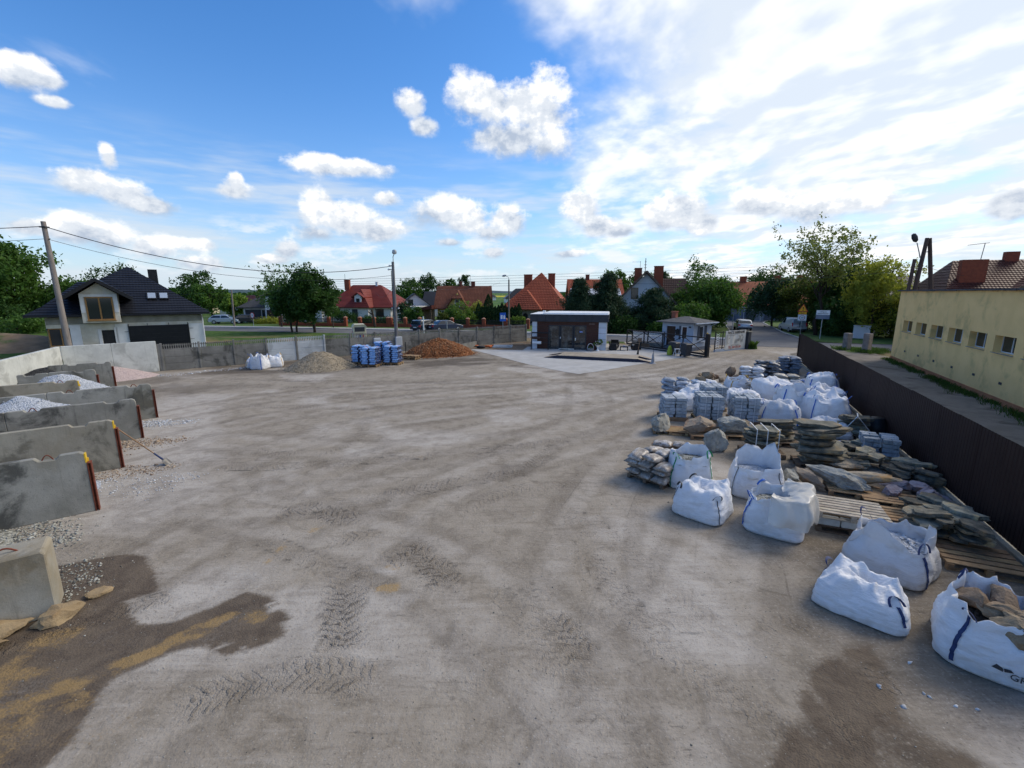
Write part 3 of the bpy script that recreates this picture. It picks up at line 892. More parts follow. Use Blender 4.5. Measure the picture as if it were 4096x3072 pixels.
# earth lane between the brown fence and the yellow building
M_lane = pm('lane_earth', (.17, .15, .125), (.23, .205, .175), .9, .95, .5, 16, c3=(.085, .075, .06), s3=.45)
sheet('lane', [(21.9, 33.9), (6.9, 1.0), (15, 1.0), (28.9, 33.9), (30.6, 38.6), (26.6, 40.2), (23, 37.5)], .010, M_lane)
sheet('grass_verge', [(28.6, 38.4), (31.0, 37.5), (33.5, 42.0), (30.2, 42.2)], .02, MATS['lawn_grass'])

# ------------------------------------------------------------------ stones, heaps
def rock_mesh(name, seed, size, mat_, cuts=7, sub=2, rough=.10, smooth=False):
 rg = random.Random(seed)
 bm = bmesh.new()
 bmesh.ops.create_icosphere(bm, subdivisions=sub, radius=1.0)
 planes = []
 for _ in range(cuts):
  n = Vector((rg.uniform(-1, 1), rg.uniform(-1, 1), rg.uniform(-1, 1))).normalized()
  planes.append((n, rg.uniform(.42, .74)))
 off = Vector((seed * 3.1 % 50, seed * 1.7 % 50, 0))
 for vtx in bm.verts:
  p_ = vtx.co.copy()
  for n, d in planes:
   k = p_.dot(n) - d
   if k > 0:
    p_ -= n * k
  q = Vector((p_.x * 1.5, p_.y * 3, p_.z * 4))
  p_ *= 1 + rough * mnoise.noise(p_ * 2.2 + off) + rough * .9 * (abs(mnoise.noise(q * 1.6 + off)) - .25) + rough * .5 * mnoise.noise(q * 4 + off)
  vtx.co = Vector((p_.x * size[0] / 2, p_.y * size[1] / 2, p_.z * size[2] / 2)) * 1.45
 me = bpy.data.meshes.new(name)
 bm.to_mesh(me)
 bm.free()
 me.materials.append(mat_)
 if smooth:
  me.polygons.foreach_set('use_smooth', [True] * len(me.polygons))
  me.set_sharp_from_angle(angle=R(24))
 return me

def stones_mesh(name, pts, sizes, mat_, seed=1, flat=.6):
 """many little angular stones as one mesh: pts (n,3)"""
 rg = np.random.default_rng(seed)
 base = np.array([(1, 0, 0), (-1, 0, 0), (0, 1, 0), (0, -1, 0), (0, 0, 1), (0, 0, -1)], float)
 base = np.concatenate([base * .95, np.array([(.6, .6, .5), (-.6, .5, .6)])])
 fc = np.array([(0, 6, 4), (6, 2, 4), (2, 7, 4), (7, 1, 4), (1, 3, 4), (3, 0, 4), (2, 0, 5), (1, 2, 5), (3, 1, 5), (0, 3, 5), (0, 2, 6), (2, 1, 7)])
 n = len(pts)
 a = rg.uniform(0, 6.28, n)
 sc = np.stack([sizes * rg.uniform(.7, 1.3, n), sizes * rg.uniform(.6, 1.1, n), sizes * flat * rg.uniform(.6, 1.2, n)], -1)
 P_ = base[None] * sc[:, None] * rg.uniform(.75, 1.2, (n, 8, 1))
 tl = rg.uniform(-.5, .5, n)
 c_, s_ = np.cos(a)[:, None], np.sin(a)[:, None]
 x, y, z = P_[..., 0], P_[..., 1], P_[..., 2]
 z2 = z * np.cos(tl)[:, None] + x * np.sin(tl)[:, None]
 x2 = x * np.cos(tl)[:, None] - z * np.sin(tl)[:, None]
 Q = np.stack([x2 * c_ - y * s_, x2 * s_ + y * c_, z2], -1) + np.asarray(pts)[:, None]
 F_ = (fc[None] + 8 * np.arange(n)[:, None, None]).reshape(-1, 3)
 return npmesh(name, Q.reshape(-1, 3), F_, mat_)

def heap(name, label, loc, rx, ry, h, mat_, seed, rz=0, peak=(0, 0), pw=1.0, stone=None, nst=0, ssz=.02, cat='gravel heap', asym=.12):
 """a loose heap: cone with slumped foot, uneven outline, loose stones on top"""
 n = 64
 g = np.linspace(-1.15, 1.15, n)
 X, Y = np.meshgrid(g, g)
 ang = np.arctan2(Y, X)
 wob = 1 + asym * (fbm(np.cos(ang) * 1.6 + seed, np.sin(ang) * 1.6 + seed, 4) - .5) * 3
 rr_ = np.hypot(X - peak[0] * (1 - np.hypot(X, Y)), Y - peak[1] * (1 - np.hypot(X, Y))) / wob
 Z_ = np.clip(1 - rr_, 0, 1) ** pw
 Z_ = np.where(rr_ < .25, Z_ - (.25 - rr_) ** 2 * 1.2, Z_)
 Z_ = Z_ * h * (1 + .18 * (fbm(X * 3 + seed, Y * 3, 4) - .5)) + (fbm(X * 9 + seed, Y * 9, 3) - .5) * .09 * h * np.clip(Z_ * 4, 0, 1)
 Z_ = np.where(Z_ <= 0.002, -.03, Z_)
 V_ = np.stack([X * rx, Y * ry, Z_], -1)
 ii = np.arange(n * n).reshape(n, n)
 q = np.stack([ii[:-1, :-1], ii[:-1, 1:], ii[1:, 1:], ii[1:, :-1]], -1).reshape(-1, 4)
 zz_ = V_.reshape(-1, 3)[:, 2]
 q = q[(zz_[q] > 0).any(1)]
 t_ = thing(name, label, cat, loc, rz)
 npobj('heap_body', V_.reshape(-1, 3), q, mat_, t_, smooth=True)
 if nst:
  rg = np.random.default_rng(seed)
  i_, j_ = rg.integers(1, n - 2, nst * 3), rg.integers(1, n - 2, nst * 3)
  ok = Z_[i_, j_] > 0.0
  i_, j_ = i_[ok][:nst], j_[ok][:nst]
  pt = V_[i_, j_] + np.stack([rg.uniform(-.02, .02, len(i_)) * rx, rg.uniform(-.02, .02, len(i_)) * ry, np.full(len(i_), ssz * .15)], -1)
  # loose ones round the foot
  k_ = nst // 5
  a_ = rg.uniform(0, 6.28, k_)
  d_ = 1 + np.abs(rg.normal(0, .10, k_))
  foot = np.stack([np.cos(a_) * rx * d_, np.sin(a_) * ry * d_, np.full(k_, ssz * .3)], -1)
  pt = np.concatenate([pt, foot])
  me = stones_mesh('loose_stones', pt, rg.uniform(.6, 1.35, len(pt)) * ssz, stone or mat_, seed)
  o_ = inst('loose_stones', me, parent=t_)
  o_['kind'] = 'stuff'
 return t_

def island_stone(name, c1, c2, c3, rough=.9):
 m_, t, p = base_mat(name)
 rnd = t.new('NewGeometry').outputs['Random Per Island']
 r2 = t.m('FRACT', t.m('MULTIPLY', rnd, 17.3))
 col = t.mix(rnd, c1, c2)
 col = t.mix(t.m('GREATER_THAN', r2, .75), col, c3)
 t.put(p.inputs['Base Color'], col)
 p.inputs['Roughness'].default_value = rough
 p.inputs['Specular IOR Level'].default_value = .2
 return m_

M_gr_white = gravel_mat('gravel_white', (.38, .41, .46), (.52, .55, .60), (.30, .33, .37), 26)
M_gr_grey = gravel_mat('gravel_grey', (.25, .25, .22), (.42, .42, .38), (.14, .14, .12), 24)
M_gr_tan = gravel_mat('gravel_tan', (.24, .20, .14), (.34, .29, .22), (.14, .115, .08), 20)
M_gr_brown = gravel_mat('gravel_brown', (.28, .22, .16), (.42, .34, .26), (.15, .11, .08), 24)
M_gr_dark = gravel_mat('gravel_dark', (.035, .036, .038), (.06, .06, .062), (.02, .02, .022), 26)
M_gr_pink = gravel_mat('gravel_pink', (.46, .36, .34), (.55, .45, .42), (.38, .30, .28), 26)
M_st_white = island_stone('stone_white', (.42, .44, .48), (.62, .64, .67), (.34, .36, .39))
M_st_grey = island_stone('stone_grey', (.22, .22, .19), (.45, .45, .41), (.12, .12, .11))
M_st_tan = island_stone('stone_tan', (.24, .20, .14), (.37, .32, .25), (.14, .115, .085))
M_st_brown = island_stone('stone_brown', (.30, .22, .15), (.45, .36, .27), (.16, .11, .08))
M_bark = gravel_mat('bark_mulch', (.20, .075, .03), (.29, .12, .05), (.10, .035, .015), 16)
M_st_bark = island_stone('bark_chip', (.19, .065, .025), (.34, .15, .065), (.44, .26, .14))

def scatter(name, label, poly, n, mat_, ssz, seed, z=.004):
 """loose stones strewn over a patch of the yard"""
 rg = np.random.default_rng(seed)
 xs_ = [p_[0] for p_ in poly]
 ys_ = [p_[1] for p_ in poly]
 P_ = np.stack([rg.uniform(min(xs_) - .3, max(xs_) + .3, n * 4), rg.uniform(min(ys_) - .3, max(ys_) + .3, n * 4)], -1)
 d = sd_poly(P_[:, 0], P_[:, 1], poly)
 P_ = P_[d < rg.exponential(.12, len(d)) - .05][:n]
 pt = np.stack([P_[:, 0], P_[:, 1], np.full(len(P_), z)], -1)
 o_ = inst(name, stones_mesh(name, pt, rg.lognormal(0, .4, len(pt)) * ssz, mat_, seed))
 tag(o_, label, 'gravel', kind='stuff')
 return o_

# ------------------------------------------------------------------ storage bays on the left
VD = Vector((-.797, -.606, 0))       # along the dividing walls, away from the yard

def bay_panel(L, H, T, notch, round_end, mat_, seed):
 """a precast wall slab standing on edge: lifting notches in the top edge"""
 rg = random.Random(seed)
 top = []
 x = L
 pts = [(0, 0), (L, 0), (L, H - .03)]
 pts.append((L - .04, H))
 for nx_ in sorted(notch, reverse=True):
  pts += [(nx_ + .20, H), (nx_ + .13, H - .075), (nx_ - .13, H - .085), (nx_ - .20, H - .005)]
 if round_end:
  pts += [(.10, H), (.03, H - .04), (0, H - .13)]
 else:
  pts += [(.02, H), (0, H - .03)]
 mb = MB().prism([(a, -T / 2, b) for a, b in pts], (0, T, 0))
 return mb

def bay_wall(end, L, H, T, mat_, label, joints=(), notches=(), post=True, yellow=True, seed=0, loops=(), post_h=None, rnd=True):
 ang = math.atan2(VD.y, VD.x)
 t_ = thing('bay_divider', label, 'concrete wall', (end[0], end[1], 0), ang, 'bay walls')
 xs_ = [0] + list(joints) + [L]
 for i in range(len(xs_) - 1):
  a, b = xs_[i] + (.008 if i else 0), xs_[i + 1]
  nn = [q - a for q in notches if a + .25 < q < b - .25]
  mb = bay_panel(b - a, H - .012 * (i % 2), T, nn, i == 0 and rnd, mat_, seed)
  o_ = mb.build('panel', mat_, t_, bevel=.012, loc=(a, 0, 0))
  for k, q in enumerate(nn):
   if (q + a) in loops:
    ar = [(q - .10 + .2 * s / 8, 0, H - .10 + .13 * math.sin(math.pi * s / 8)) for s in range(9)]
    MB().tube(ar, .012, 6).build('lifting_loop', M_steel_rust, o_)
 if post:
  ph = post_h or H - .28
  mb = MB().box(-.075, -.06, -.09, .09, 0, ph).box(.0 - .002 - .02, -.003, -.09, .09, 0, ph).box(-.06, -.022, -.008, .008, 0, ph)
  mb.box(-.08, 0.0 - .004, -.1, .1, ph, ph + .012)
  mb.build('steel_post', M_steel_rust, t_)
 if yellow:
  MB().box(-.006, .02, -T / 2 - .004, T / 2 + .004, H - .26, H - .05).box(-.03, .03, -T / 2 - .012, -T / 2 + .03, H - .30, H - .19).build('yellow_marking', M_yellow, t_)
 return t_

WALLS = [((-9.77, 9.9), 1.45, M_conc_old, 'nearest stained grey bay wall with yellow paint on its end', (5.2,), (.62, 4.6), True, True, (.62,)),
   ((-11.41, 12.55), 1.45, M_conc_tan, 'tan grey bay wall, second from the camera, with shovel leaning on its post', (5.6,), (.72, 4.8), True, True, ()),
   ((-13.01, 15.3), 1.42, M_conc_old, 'bay wall with black stains, third from the camera, white gravel behind it', (3.1,), (.62, 2.5, 5.5), True, False, (2.5,)),
   ((-14.53, 17.95), 1.42, M_conc_old, 'longest looking bay wall, fourth from the camera, above blue grey gravel', (3.0,), (.55, 2.4, 5.2), True, False, (2.4, .55)),
   ((-18.19, 18.73), 1.42, M_conc_tan, 'plain beige bay wall set further back, yellow block on its corner', (), (.55, 3), False, True, (.55,)),
   ((-19.86, 21.39), 1.42, M_conc_old, 'mottled bay wall, second from the pale corner wall', (1.6, 3.0), (.55, 2.2), True, False, ()),
   ((-21.26, 23.87), 1.42, M_conc_old, 'rearmost bay wall, beside the dark gravel and the pale corner wall', (1.9,), (.4, 1.5), True, False, ())]
for i, (e, h, mt, lb, jo, no, po, ye, lo) in enumerate(WALLS):
 Lw = [8.4, 7.6, 7.1, 6.6, 3.0, 2.6, 2.4][i]
 bay_wall(e, Lw, h, .16, mt, lb, [j for j in jo if j < Lw - .4], no, po, ye, i, lo)
# pale L-shaped corner wall
t_ = thing('corner_enclosure', 'tall pale new concrete corner wall behind the bays, joining the fence', 'concrete wall', (-26.11, 26.05, 0))
aw = math.atan2(29.04 - 26.05, -22.93 + 26.11)
Lw = math.hypot(29.04 - 26.05, -22.93 + 26.11)
for k in range(2):
 o_ = MB().prism([(0, -.1, 0), (Lw / 2 - .008, -.1, 0), (Lw / 2 - .008, -.1, 1.95), (0, -.1, 1.95)], (0, .2, 0)).build('panel', M_conc_new, t_, bevel=.015)
 o_.rotation_euler = (0, 0, aw)
 o_.location = (math.cos(aw) * (.11 + k * Lw / 2), math.sin(aw) * (.11 + k * Lw / 2), 0)
MB().box(0, 1.6, -.08, .9, 0, .14).build('foot', M_conc_new, t_, loc=(.3, .0, 0), rz=aw + math.pi)
bw = math.atan2(-26.05 + 5, 26.11 - 15.8)
for k in range(5):
 o_ = MB().prism([(0, -.1, 0), (4.65, -.1, 0), (4.65, -.1, 1.95), (0, -.1, 1.95)], (0, .2, 0)).build('panel', M_conc_new, t_, bevel=.015)
 o_.rotation_euler = (0, 0, bw)
 o_.location = (math.cos(bw) * k * 4.66, math.sin(bw) * k * 4.66, 0)

# heaps in the bays
hb = heap('white_gravel_heap', 'white crushed gravel heap behind the black stained bay wall', (-16.6, 14.9, 0), 3.2, 1.75, 1.62, M_gr_white, 3, R(37), pw=.9, stone=M_st_white, nst=700, ssz=.028)
heap('white_gravel_heap', 'small white gravel heap showing behind the plain beige bay wall', (-20.3, 20.1, 0), 2.3, 1.4, 1.55, M_gr_white, 5, R(37), pw=.9, stone=M_st_white, nst=500, ssz=.03)
heap('dark_gravel_heap', 'black gravel heap between the two rear bay walls', (-23.4, 22.3, 0), 2.0, 1.3, 1.45, M_gr_dark, 6, R(37), pw=.9)
heap('pink_gravel_heap', 'pale pink gravel heap against the pale corner wall', (-23.6, 26.6, 0), 2.1, 1.5, .75, M_gr_pink, 8, R(37), pw=1.0)
heap('grey_gravel_heap', 'grey green crushed stone heap at the foot of the nearest bay wall', (-12.1, 7.4, 0), 2.2, 2.0, .62, M_gr_grey, 9, R(37), pw=1.0, stone=M_st_grey, nst=1500, ssz=.030)
heap('brown_gravel_heap', 'flat brown gravel heap in the bay behind the shovel', (-14.2, 12.0, 0), 2.4, 1.3, .6, M_gr_brown, 10, R(37), stone=M_st_brown, nst=700, ssz=.03)
heap('pale_gravel_heap', 'flat pale gravel heap inside the second bay from the camera', (-13.0, 9.7, 0), 2.6, 1.3, .7, M_gr_white, 12, R(37), stone=M_st_white, nst=400, ssz=.025)
scatter('scattered_gravel', 'grey green stone chips spilling from the nearest bay', [(-11.5, 9.3), (-10.1, 9.35), (-9.0, 8.6), (-9.3, 8.0), (-10.6, 8.2), (-11.2, 8.6)], 1500, M_st_grey, .021, 21)
scatter('scattered_gravel', 'stone chips around the foot of the rough concrete block', [(-8.9, 7.6), (-8.1, 7.8), (-7.45, 7.3), (-7.35, 6.6), (-7.7, 6.5), (-8.6, 7.2)], 550, M_st_grey, .018, 22)
scatter('scattered_gravel', 'brown gravel spilling round the post of the third bay wall', [(-13.6, 14.6), (-12.9, 15.2), (-11.3, 15.2), (-11.5, 14.8), (-13, 14.0)], 900, M_st_brown, .022, 23)
scatter('scattered_gravel', 'brown gravel and chips beneath the leaning shovel', [(-11.8, 12.1), (-11.1, 12.6), (-9.9, 12.7), (-9.9, 12.3), (-11.2, 11.6), (-12.0, 11.3)], 700, M_st_brown, .018, 24)
scatter('scattered_gravel', 'pale pebbles strewn over the ground before the first bays', [(-11.3, 11.6), (-10, 12), (-8.6, 12.2), (-8.7, 11.2), (-9.2, 10.6), (-10.7, 11.0)], 420, M_st_white, .016, 25)
scatter('scattered_gravel', 'blue white gravel spilling beyond the fourth bay wall', [(-14.9, 17.3), (-13.9, 17.5), (-12.6, 17.5), (-12.8, 17.0), (-14.2, 16.4), (-14.8, 16.4)], 700, M_st_white, .024, 26)
scatter('scattered_gravel', 'pale stone crumbs lying over the dark ground in front of the rear bay', [(-22, 27.5), (-19.5, 29.6), (-17.5, 30.8), (-18.5, 29.6), (-21, 27)], 300, M_st_white, .03, 27)
scatter('scattered_pebbles', 'small stones and grit lying about the yard', [(-5.5, 3.8), (5, 3.8), (6, 9), (4, 14), (-7, 14), (-8, 8)], 2600, M_st_grey, .0065, 28)
scatter('scattered_pebbles', 'few white stones on the damp ground by the bag of rocks', [(4.6, 5.3), (5.6, 5.2), (5.9, 4.7), (4.7, 4.6)], 9, M_st_white, .035, 29)

# near rough block at the lower left, sandstone lumps at its foot
t_ = thing('concrete_block', 'rough mossy concrete block with rusty lifting loop, lower left', 'concrete block', (-7.40, 6.62, 0), math.atan2(VD.y, VD.x))
M_block = stained_concrete('block_concrete', (.26, .25, .21), (.36, .35, .31), (.13, .12, .095), (.27, .21, .12))
bm_ = MB().prism([(0, -.28, 0), (2.6, -.28, 0), (2.6, -.28, 1.08), (.04, -.28, 1.1), (.0, -.28, 1.05)], (0, .62, 0))
bm_.build('block_body', M_block, t_, bevel=.015)
MB().tube([(.32 + .30 * s / 8, .05 + .05 * s / 8, 1.08 + .10 * math.sin(math.pi * s / 8)) for s in range(9)], .014, 6).build('lifting_loop', M_steel_rust, t_)
M_sandst = pm('sandstone', (.34, .255, .15), (.26, .19, .11), 3, .9, .6, 12, c3=(.28, .18, .09))
for k, (x, y, sx_, sy_, sz_, lb) in enumerate([(-7.05, 6.25, .62, .34, .20, 'pale sandstone slab at the corner of the rough concrete block'), (-7.62, 5.9, .75, .34, .24, 'sandstone lump lying along the foot of the rough concrete block'), (-7.55, 5.55, .62, .36, .16, 'flat yellow sandstone piece lowest at the left edge'), (-7.0, 6.85, .36, .2, .08, 'thin brownish stone half sunk in the damp ground')]):
 o_ = inst('sandstone', rock_mesh('sandstone', 40 + k, (sx_ * .8, sy_ * .9, sz_ * 1.1), M_sandst, 6, 3, .22, True), (x, y, sz_ * .3), (0, 0, R(30 + 9 * k)))
 tag(o_, lb, 'stone', 'sandstone pieces by the block')

# shovels
def shovel(name, label, a, b, blade_dir):
 """a: handle top, b: where shaft meets blade (world)"""
 a, b = Vector(a), Vector(b)
 t2 = thing(name, label, 'shovel', b)
 MB().tube([(a - b) * s_ for s_ in (1, .5, .18)], .017, 8).build('handle', M_wood, t2, smooth=True)
 MB().tube([(a - b) * s_ for s_ in (.20, 0)], [.022, .026], 8).build('socket', M_navy, t2, smooth=True)
 d = (b - a).normalized()
 sd_ = d.cross(Vector((0, 0, 1))).normalized()
 up_ = sd_.cross(d)
 pr = []
 rows = [(0, .05), (.04, .13), (.2, .135), (.28, .12), (.33, .03)]
 for (l, hw) in rows:
  for q in (-1, -.5, 0, .5, 1):
   pr.append(d * l * .95 + sd_ * hw * q + up_ * (.035 * abs(q) ** 2 - .01 - l * .12))
 fs_ = [(r_ * 5 + c_, r_ * 5 + c_ + 1, r_ * 5 + c_ + 6, r_ * 5 + c_ + 5) for r_ in range(4) for c_ in range(4)]
 M_bl = MATS.get('shovel_steel') or pm('shovel_steel', (.20, .20, .20), (.13, .12, .11), 8, .5, metal=.5)
 o_ = MB().add(pr, fs_).build('blade', M_bl, t2, smooth=True)
 md = o_.modifiers.new('thick', 'SOLIDIFY')
 md.thickness = .004
 return t2

shovel('shovel', 'shovel leaning on the rusty post of the tan bay wall', (-11.42, 12.62, 1.17), (-10.32, 12.75, .16), 0)
shovel('shovel', 'shovel lying along the top of the nearest bay wall, at the left edge', (-11.0, 8.95, 1.49), (-12.0, 8.2, 1.50), 0)

# ------------------------------------------------------------------ concrete panel fence
FO = (-22.93, 29.04)
NP, PL = 15, 2.02
M_fence2 = M_fence

def fence_meshes(mat_):
 post = MB().prism([(-.065, -.07, 0), (.065, -.07, 0), (.065, .07, 0), (-.065, .07, 0)], (0, 0, 1.80)).mesh('post', mat_, bevel=.01)
 brd = MB().box(.07, PL - .07, -.025, .025, 0, .432).box(.10, PL - .10, -.031, .031, .03, .41).mesh('panel', mat_, bevel=.006)
 top = MB().box(.07, PL - .07, -.025, .025, 0, .10)
 nb = 15
 for i in range(nb):
  x = .16 + (PL - .32) * i / (nb - 1)
  top.add([(x - .034, -.022, .10), (x + .034, -.022, .10), (x + .034, .022, .10), (x - .034, .022, .10), (x - .022, -.022, .22), (x + .022, -.022, .22), (x + .022, .022, .22), (x - .022, .022, .22),
     (x - .042, -.022, .34), (x + .042, -.022, .34), (x + .042, .022, .34), (x - .042, .022, .34)],
    [(0, 1, 5, 4), (1, 2, 6, 5), (2, 3, 7, 6), (3, 0, 4, 7), (4, 5, 9, 8), (5, 6, 10, 9), (6, 7, 11, 10), (7, 4, 8, 11)])
  top.prism([(x - .042, -.022, .34), (x + .042, -.022, .34), (x + .03, -.022, .40), (x, -.022, .43), (x - .03, -.022, .40)], (0, .044, 0))
 top.box(.07, PL - .07, -.022, .022, .315, .352)
 return post, brd, top.mesh('baluster_panel', mat_)

fm_old = fence_meshes(M_fence)
fm_new = fence_meshes(M_fence_new)
fence = thing('concrete_fence', 'weathered grey precast concrete panel fence with baluster top along the yard', 'fence', (FO[0], FO[1], 0), E1)
rg = random.Random(4)
for i in range(NP + 1):
 new = i in (4, 5)
 fm = fm_new if i in (5,) else fm_old
 inst('post', fm[0], (i * PL + .35, 0, rg.uniform(-.02, .01)), parent=fence)
 if i < NP:
  fm = fm_new if i in (3, 4) else fm_old
  for r_ in range(3):
   inst('panel', fm[1], (i * PL + .35, rg.uniform(-.006, .006), r_ * .436 + .0), parent=fence)
  inst('baluster_panel', fm[2], (i * PL + .35, 0, 1.31), parent=fence)
MB().box(.0, .32, -.05, .05, 0, 1.75).build('panel', M_fence, fence)

# ------------------------------------------------------------------ brown sheet-metal fence on the right
M_brown = pm('brown_sheet', (.020, .0095, .0085), (.026, .013, .011), 1.5, .6, spec=.2)
BF0, BF1 = Vector((21.45, 33.9)), Vector((7.0, 1.8))
bd = (BF1 - BF0).normalized()
ba = math.atan2(bd.y, bd.x)
bl = (BF1 - BF0).length
bf = thing('sheet_metal_fence', 'dark brown corrugated sheet metal fence along the stone pallets', 'fence', (BF0.x, BF0.y, 0), ba)
mb = MB()
SW = 1.1
pit = SW / 8
xs_ = []
for k in range(8):
 x0 = k * pit
 xs_ += [(x0, 0), (x0 + pit * .40, 0), (x0 + pit * .5, .006), (x0 + pit * .9, .006)]
xs_.append((SW, 0))
vs_ = [(x, y, .10) for x, y in xs_] + [(x, y, 2.03) for x, y in xs_]
n = len(xs_)
mb.add(vs_, [(i, i + 1, n + i + 1, n + i) for i in range(n - 1)])
me = mb.mesh('metal_sheet', M_brown)
for k in range(int(bl / (SW - .05)) + 1):
 inst('metal_sheet', me, (k * (SW - .05), (k % 2) * .0035, rg.uniform(-.012, .012)), parent=bf)
pmesh = MB().box(-.03, .03, .025, .085, 0, 1.95).mesh('post', M_black)
for k in range(int(bl / 2.5) + 1):
 inst('post', pmesh, (k * 2.5, 0, 0), parent=bf)
for z_ in (.35, 1.75):
 MB().box(0, bl, .02, .05, z_, z_ + .04).build('rail', M_black, bf)
MB().box(-.12, -.02, -.06, .06, 0, 1.95).box(-.30, -.12, -.02, .02, .7, .9).build('end_post', M_brown, bf)
MB().box(-.1, bl, -.11, .12, -.02, .09).build('plinth', M_conc_tan, bf, bevel=.015)

# ------------------------------------------------------------------ yellow building
YO = Vector((28.86, 34.43))
yd = Vector((-.427, -.904))
ya = math.atan2(yd.y, yd.x)
yb = thing('yellow_building', 'long yellow rendered outbuilding with six small recessed windows', 'building', (YO.x, YO.y, 0), ya)
M_yel = pm('yellow_render', (.92, .63, .27), (.85, .575, .24), 1.2, .9, .35, 90, c3=(.64, .45, .19), s3=.8, dist=.01)
M_pl = pm('brick_red_plinth', (.50, .21, .10), (.42, .17, .08), 2, .9, .3, 60)
M_roofedge = pm('roof_felt', (.05, .05, .055), (.09, .09, .095), 2, .8)
YL, YH = 33.0, 5.1
wins = [(1.62 + 2.56 * k, 3.42 + 2.56 * k) for k in range(12)]
wz0, wz1 = 2.26, 3.05
mb = MB()
cuts_ = [0] + [q for w_ in wins for q in w_] + [YL]
# wall: local x along the wall, outside is local -y (towards the yard)
for i in range(len(cuts_) - 1):
 a, b = cuts_[i], cuts_[i + 1]
 if i % 2 == 0:
  mb.poly([(a, 0, .30), (b, 0, .30), (b, 0, YH), (a, 0, YH)])
 else:
  mb.poly([(a, 0, .30), (b, 0, .30), (b, 0, wz0), (a, 0, wz0)])
  mb.poly([(a, 0, wz1), (b, 0, wz1), (b, 0, YH), (a, 0, YH)])
  D_ = .34
  mb.poly([(a, 0, wz0), (a, 0, wz1), (a, D_, wz1), (a, D_, wz0)])
  mb.poly([(b, 0, wz1), (b, 0, wz0), (b, D_, wz0), (b, D_, wz1)])
  mb.poly([(a, 0, wz1), (b, 0, wz1), (b, D_, wz1), (a, D_, wz1)])
  mb.poly([(a, 0, wz0), (a, D_, wz0), (b, D_, wz0), (b, 0, wz0)])
mb.poly([(0, 0, .3), (0, 0, YH), (0, 9, YH), (0, 9, .3)])
mb.poly([(0, 9, .3), (0, 9, YH), (YL, 9, YH), (YL, 9, .3)])
mb.poly([(YL, 0, .3), (YL, 9, .3), (YL, 9, YH), (YL, 0, YH)])
mb.build('wall', M_yel, yb)
MB().box(-.03, YL, -.03, 9, -.05, .30).build('plinth', M_pl, yb)
mb = MB().box(-.14, YL + .1, -.16, 9.1, YH, YH + .07)
mb.build('roof', M_roofedge, yb)
rg = random.Random(3)
mb = MB()
for k in range(34):
 mb.box(k - .14, k + .84, -.19, -.15, YH + .0 + rg.uniform(-.02, .015), YH + .085)
mb.build('roof_edge', M_roofedge, yb)
M_frame = pm('window_frame_white', (.62, .64, .68), (.55, .57, .6), 4, .5)
frm = MB()
W_ = 1.8
frm.box(0, W_, 0, .05, 0, .05).box(0, W_, 0, .05, .74, .79).box(0, .05, 0, .05, .05, .74).box(W_ - .05, W_, 0, .05, .05, .74).box(W_ * .5 - .03, W_ * .5 + .03, 0, .05, .05, .74)
fme = frm.mesh('window', M_frame)
gme = MB().box(.05, W_ - .05, .02, .03, .05, .74).mesh('pane', M_glass)
sme = MB().box(-.02, W_ + .02, -.36, -.005, -.03, -.004).mesh('sill', pm('stone_sill', (.25, .22, .18), (.32, .29, .24), 6, .9))
vme = MB().box(-.13, .13, -.012, .01, -.06, .06).mesh('vent', M_darkgrey)
for k, (a, b) in enumerate(wins):
 o_ = inst('window', fme, (a, .29, wz0 + .001), parent=yb)
 inst('pane', gme, parent=o_)
 inst('sill', sme, parent=o_)
 inst('vent', vme, (a + 1.25, 0, .95), parent=yb)
# weeds along its foot
def grass_tufts(name, label, pts, h, mat_, seed, nb=14, spread=.12):
 rg_ = np.random.default_rng(seed)
 n_ = len(pts) * nb
 base_ = np.repeat(np.asarray(pts, float), nb, 0)
 base_[:, :2] += rg_.normal(0, spread, (n_, 2))
 a_ = rg_.uniform(0, 6.28, n_)
 hh = rg_.uniform(.4, 1.2, n_) * h
 ln_ = rg_.uniform(.1, .7, n_) * hh
 wv_ = rg_.uniform(.008, .02, n_) * (h / .3)
 dx = np.cos(a_)
 dy = np.sin(a_)
 p0 = base_ + np.stack([-dy * wv_, dx * wv_, np.zeros(n_)], -1)
 p1 = base_ - np.stack([-dy * wv_, dx * wv_, np.zeros(n_)], -1)
 p2 = base_ + np.stack([dx * ln_ * .4 + dy * wv_ * .7, dy * ln_ * .4 - dx * wv_ * .7, hh * .65], -1)
 p3 = base_ + np.stack([dx * ln_, dy * ln_, hh], -1)
 V_ = np.stack([p0, p1, p2, p3], 1).reshape(-1, 3)
 F_ = np.arange(n_ * 4).reshape(-1, 4)
 o_ = npobj(name, V_, F_, mat_)
 tag(o_, label, 'grass', kind='stuff')
 return o_

M_grass = leaf_mat('grass_blade', (.04, .085, .015), (.11, .19, .045), .3)
M_weed = leaf_mat('weed_leaf', (.035, .075, .015), (.075, .14, .03), .3)
rg = random.Random(8)
pts = []
for k in range(420):
 s_ = rg.random() * 22
 if mnoise.noise((s_ * .7, 3, 0)) + rg.random() * .5 < .0:
  continue
 off = .06 + abs(rg.gauss(0, .3))
 pts.append((YO.x + yd.x * s_ + yd.y * off, YO.y + yd.y * s_ - yd.x * off, .0))
grass_tufts('weeds', 'weeds and grass growing along the foot of the yellow building', pts, .20, M_weed, 2, 14, .1)

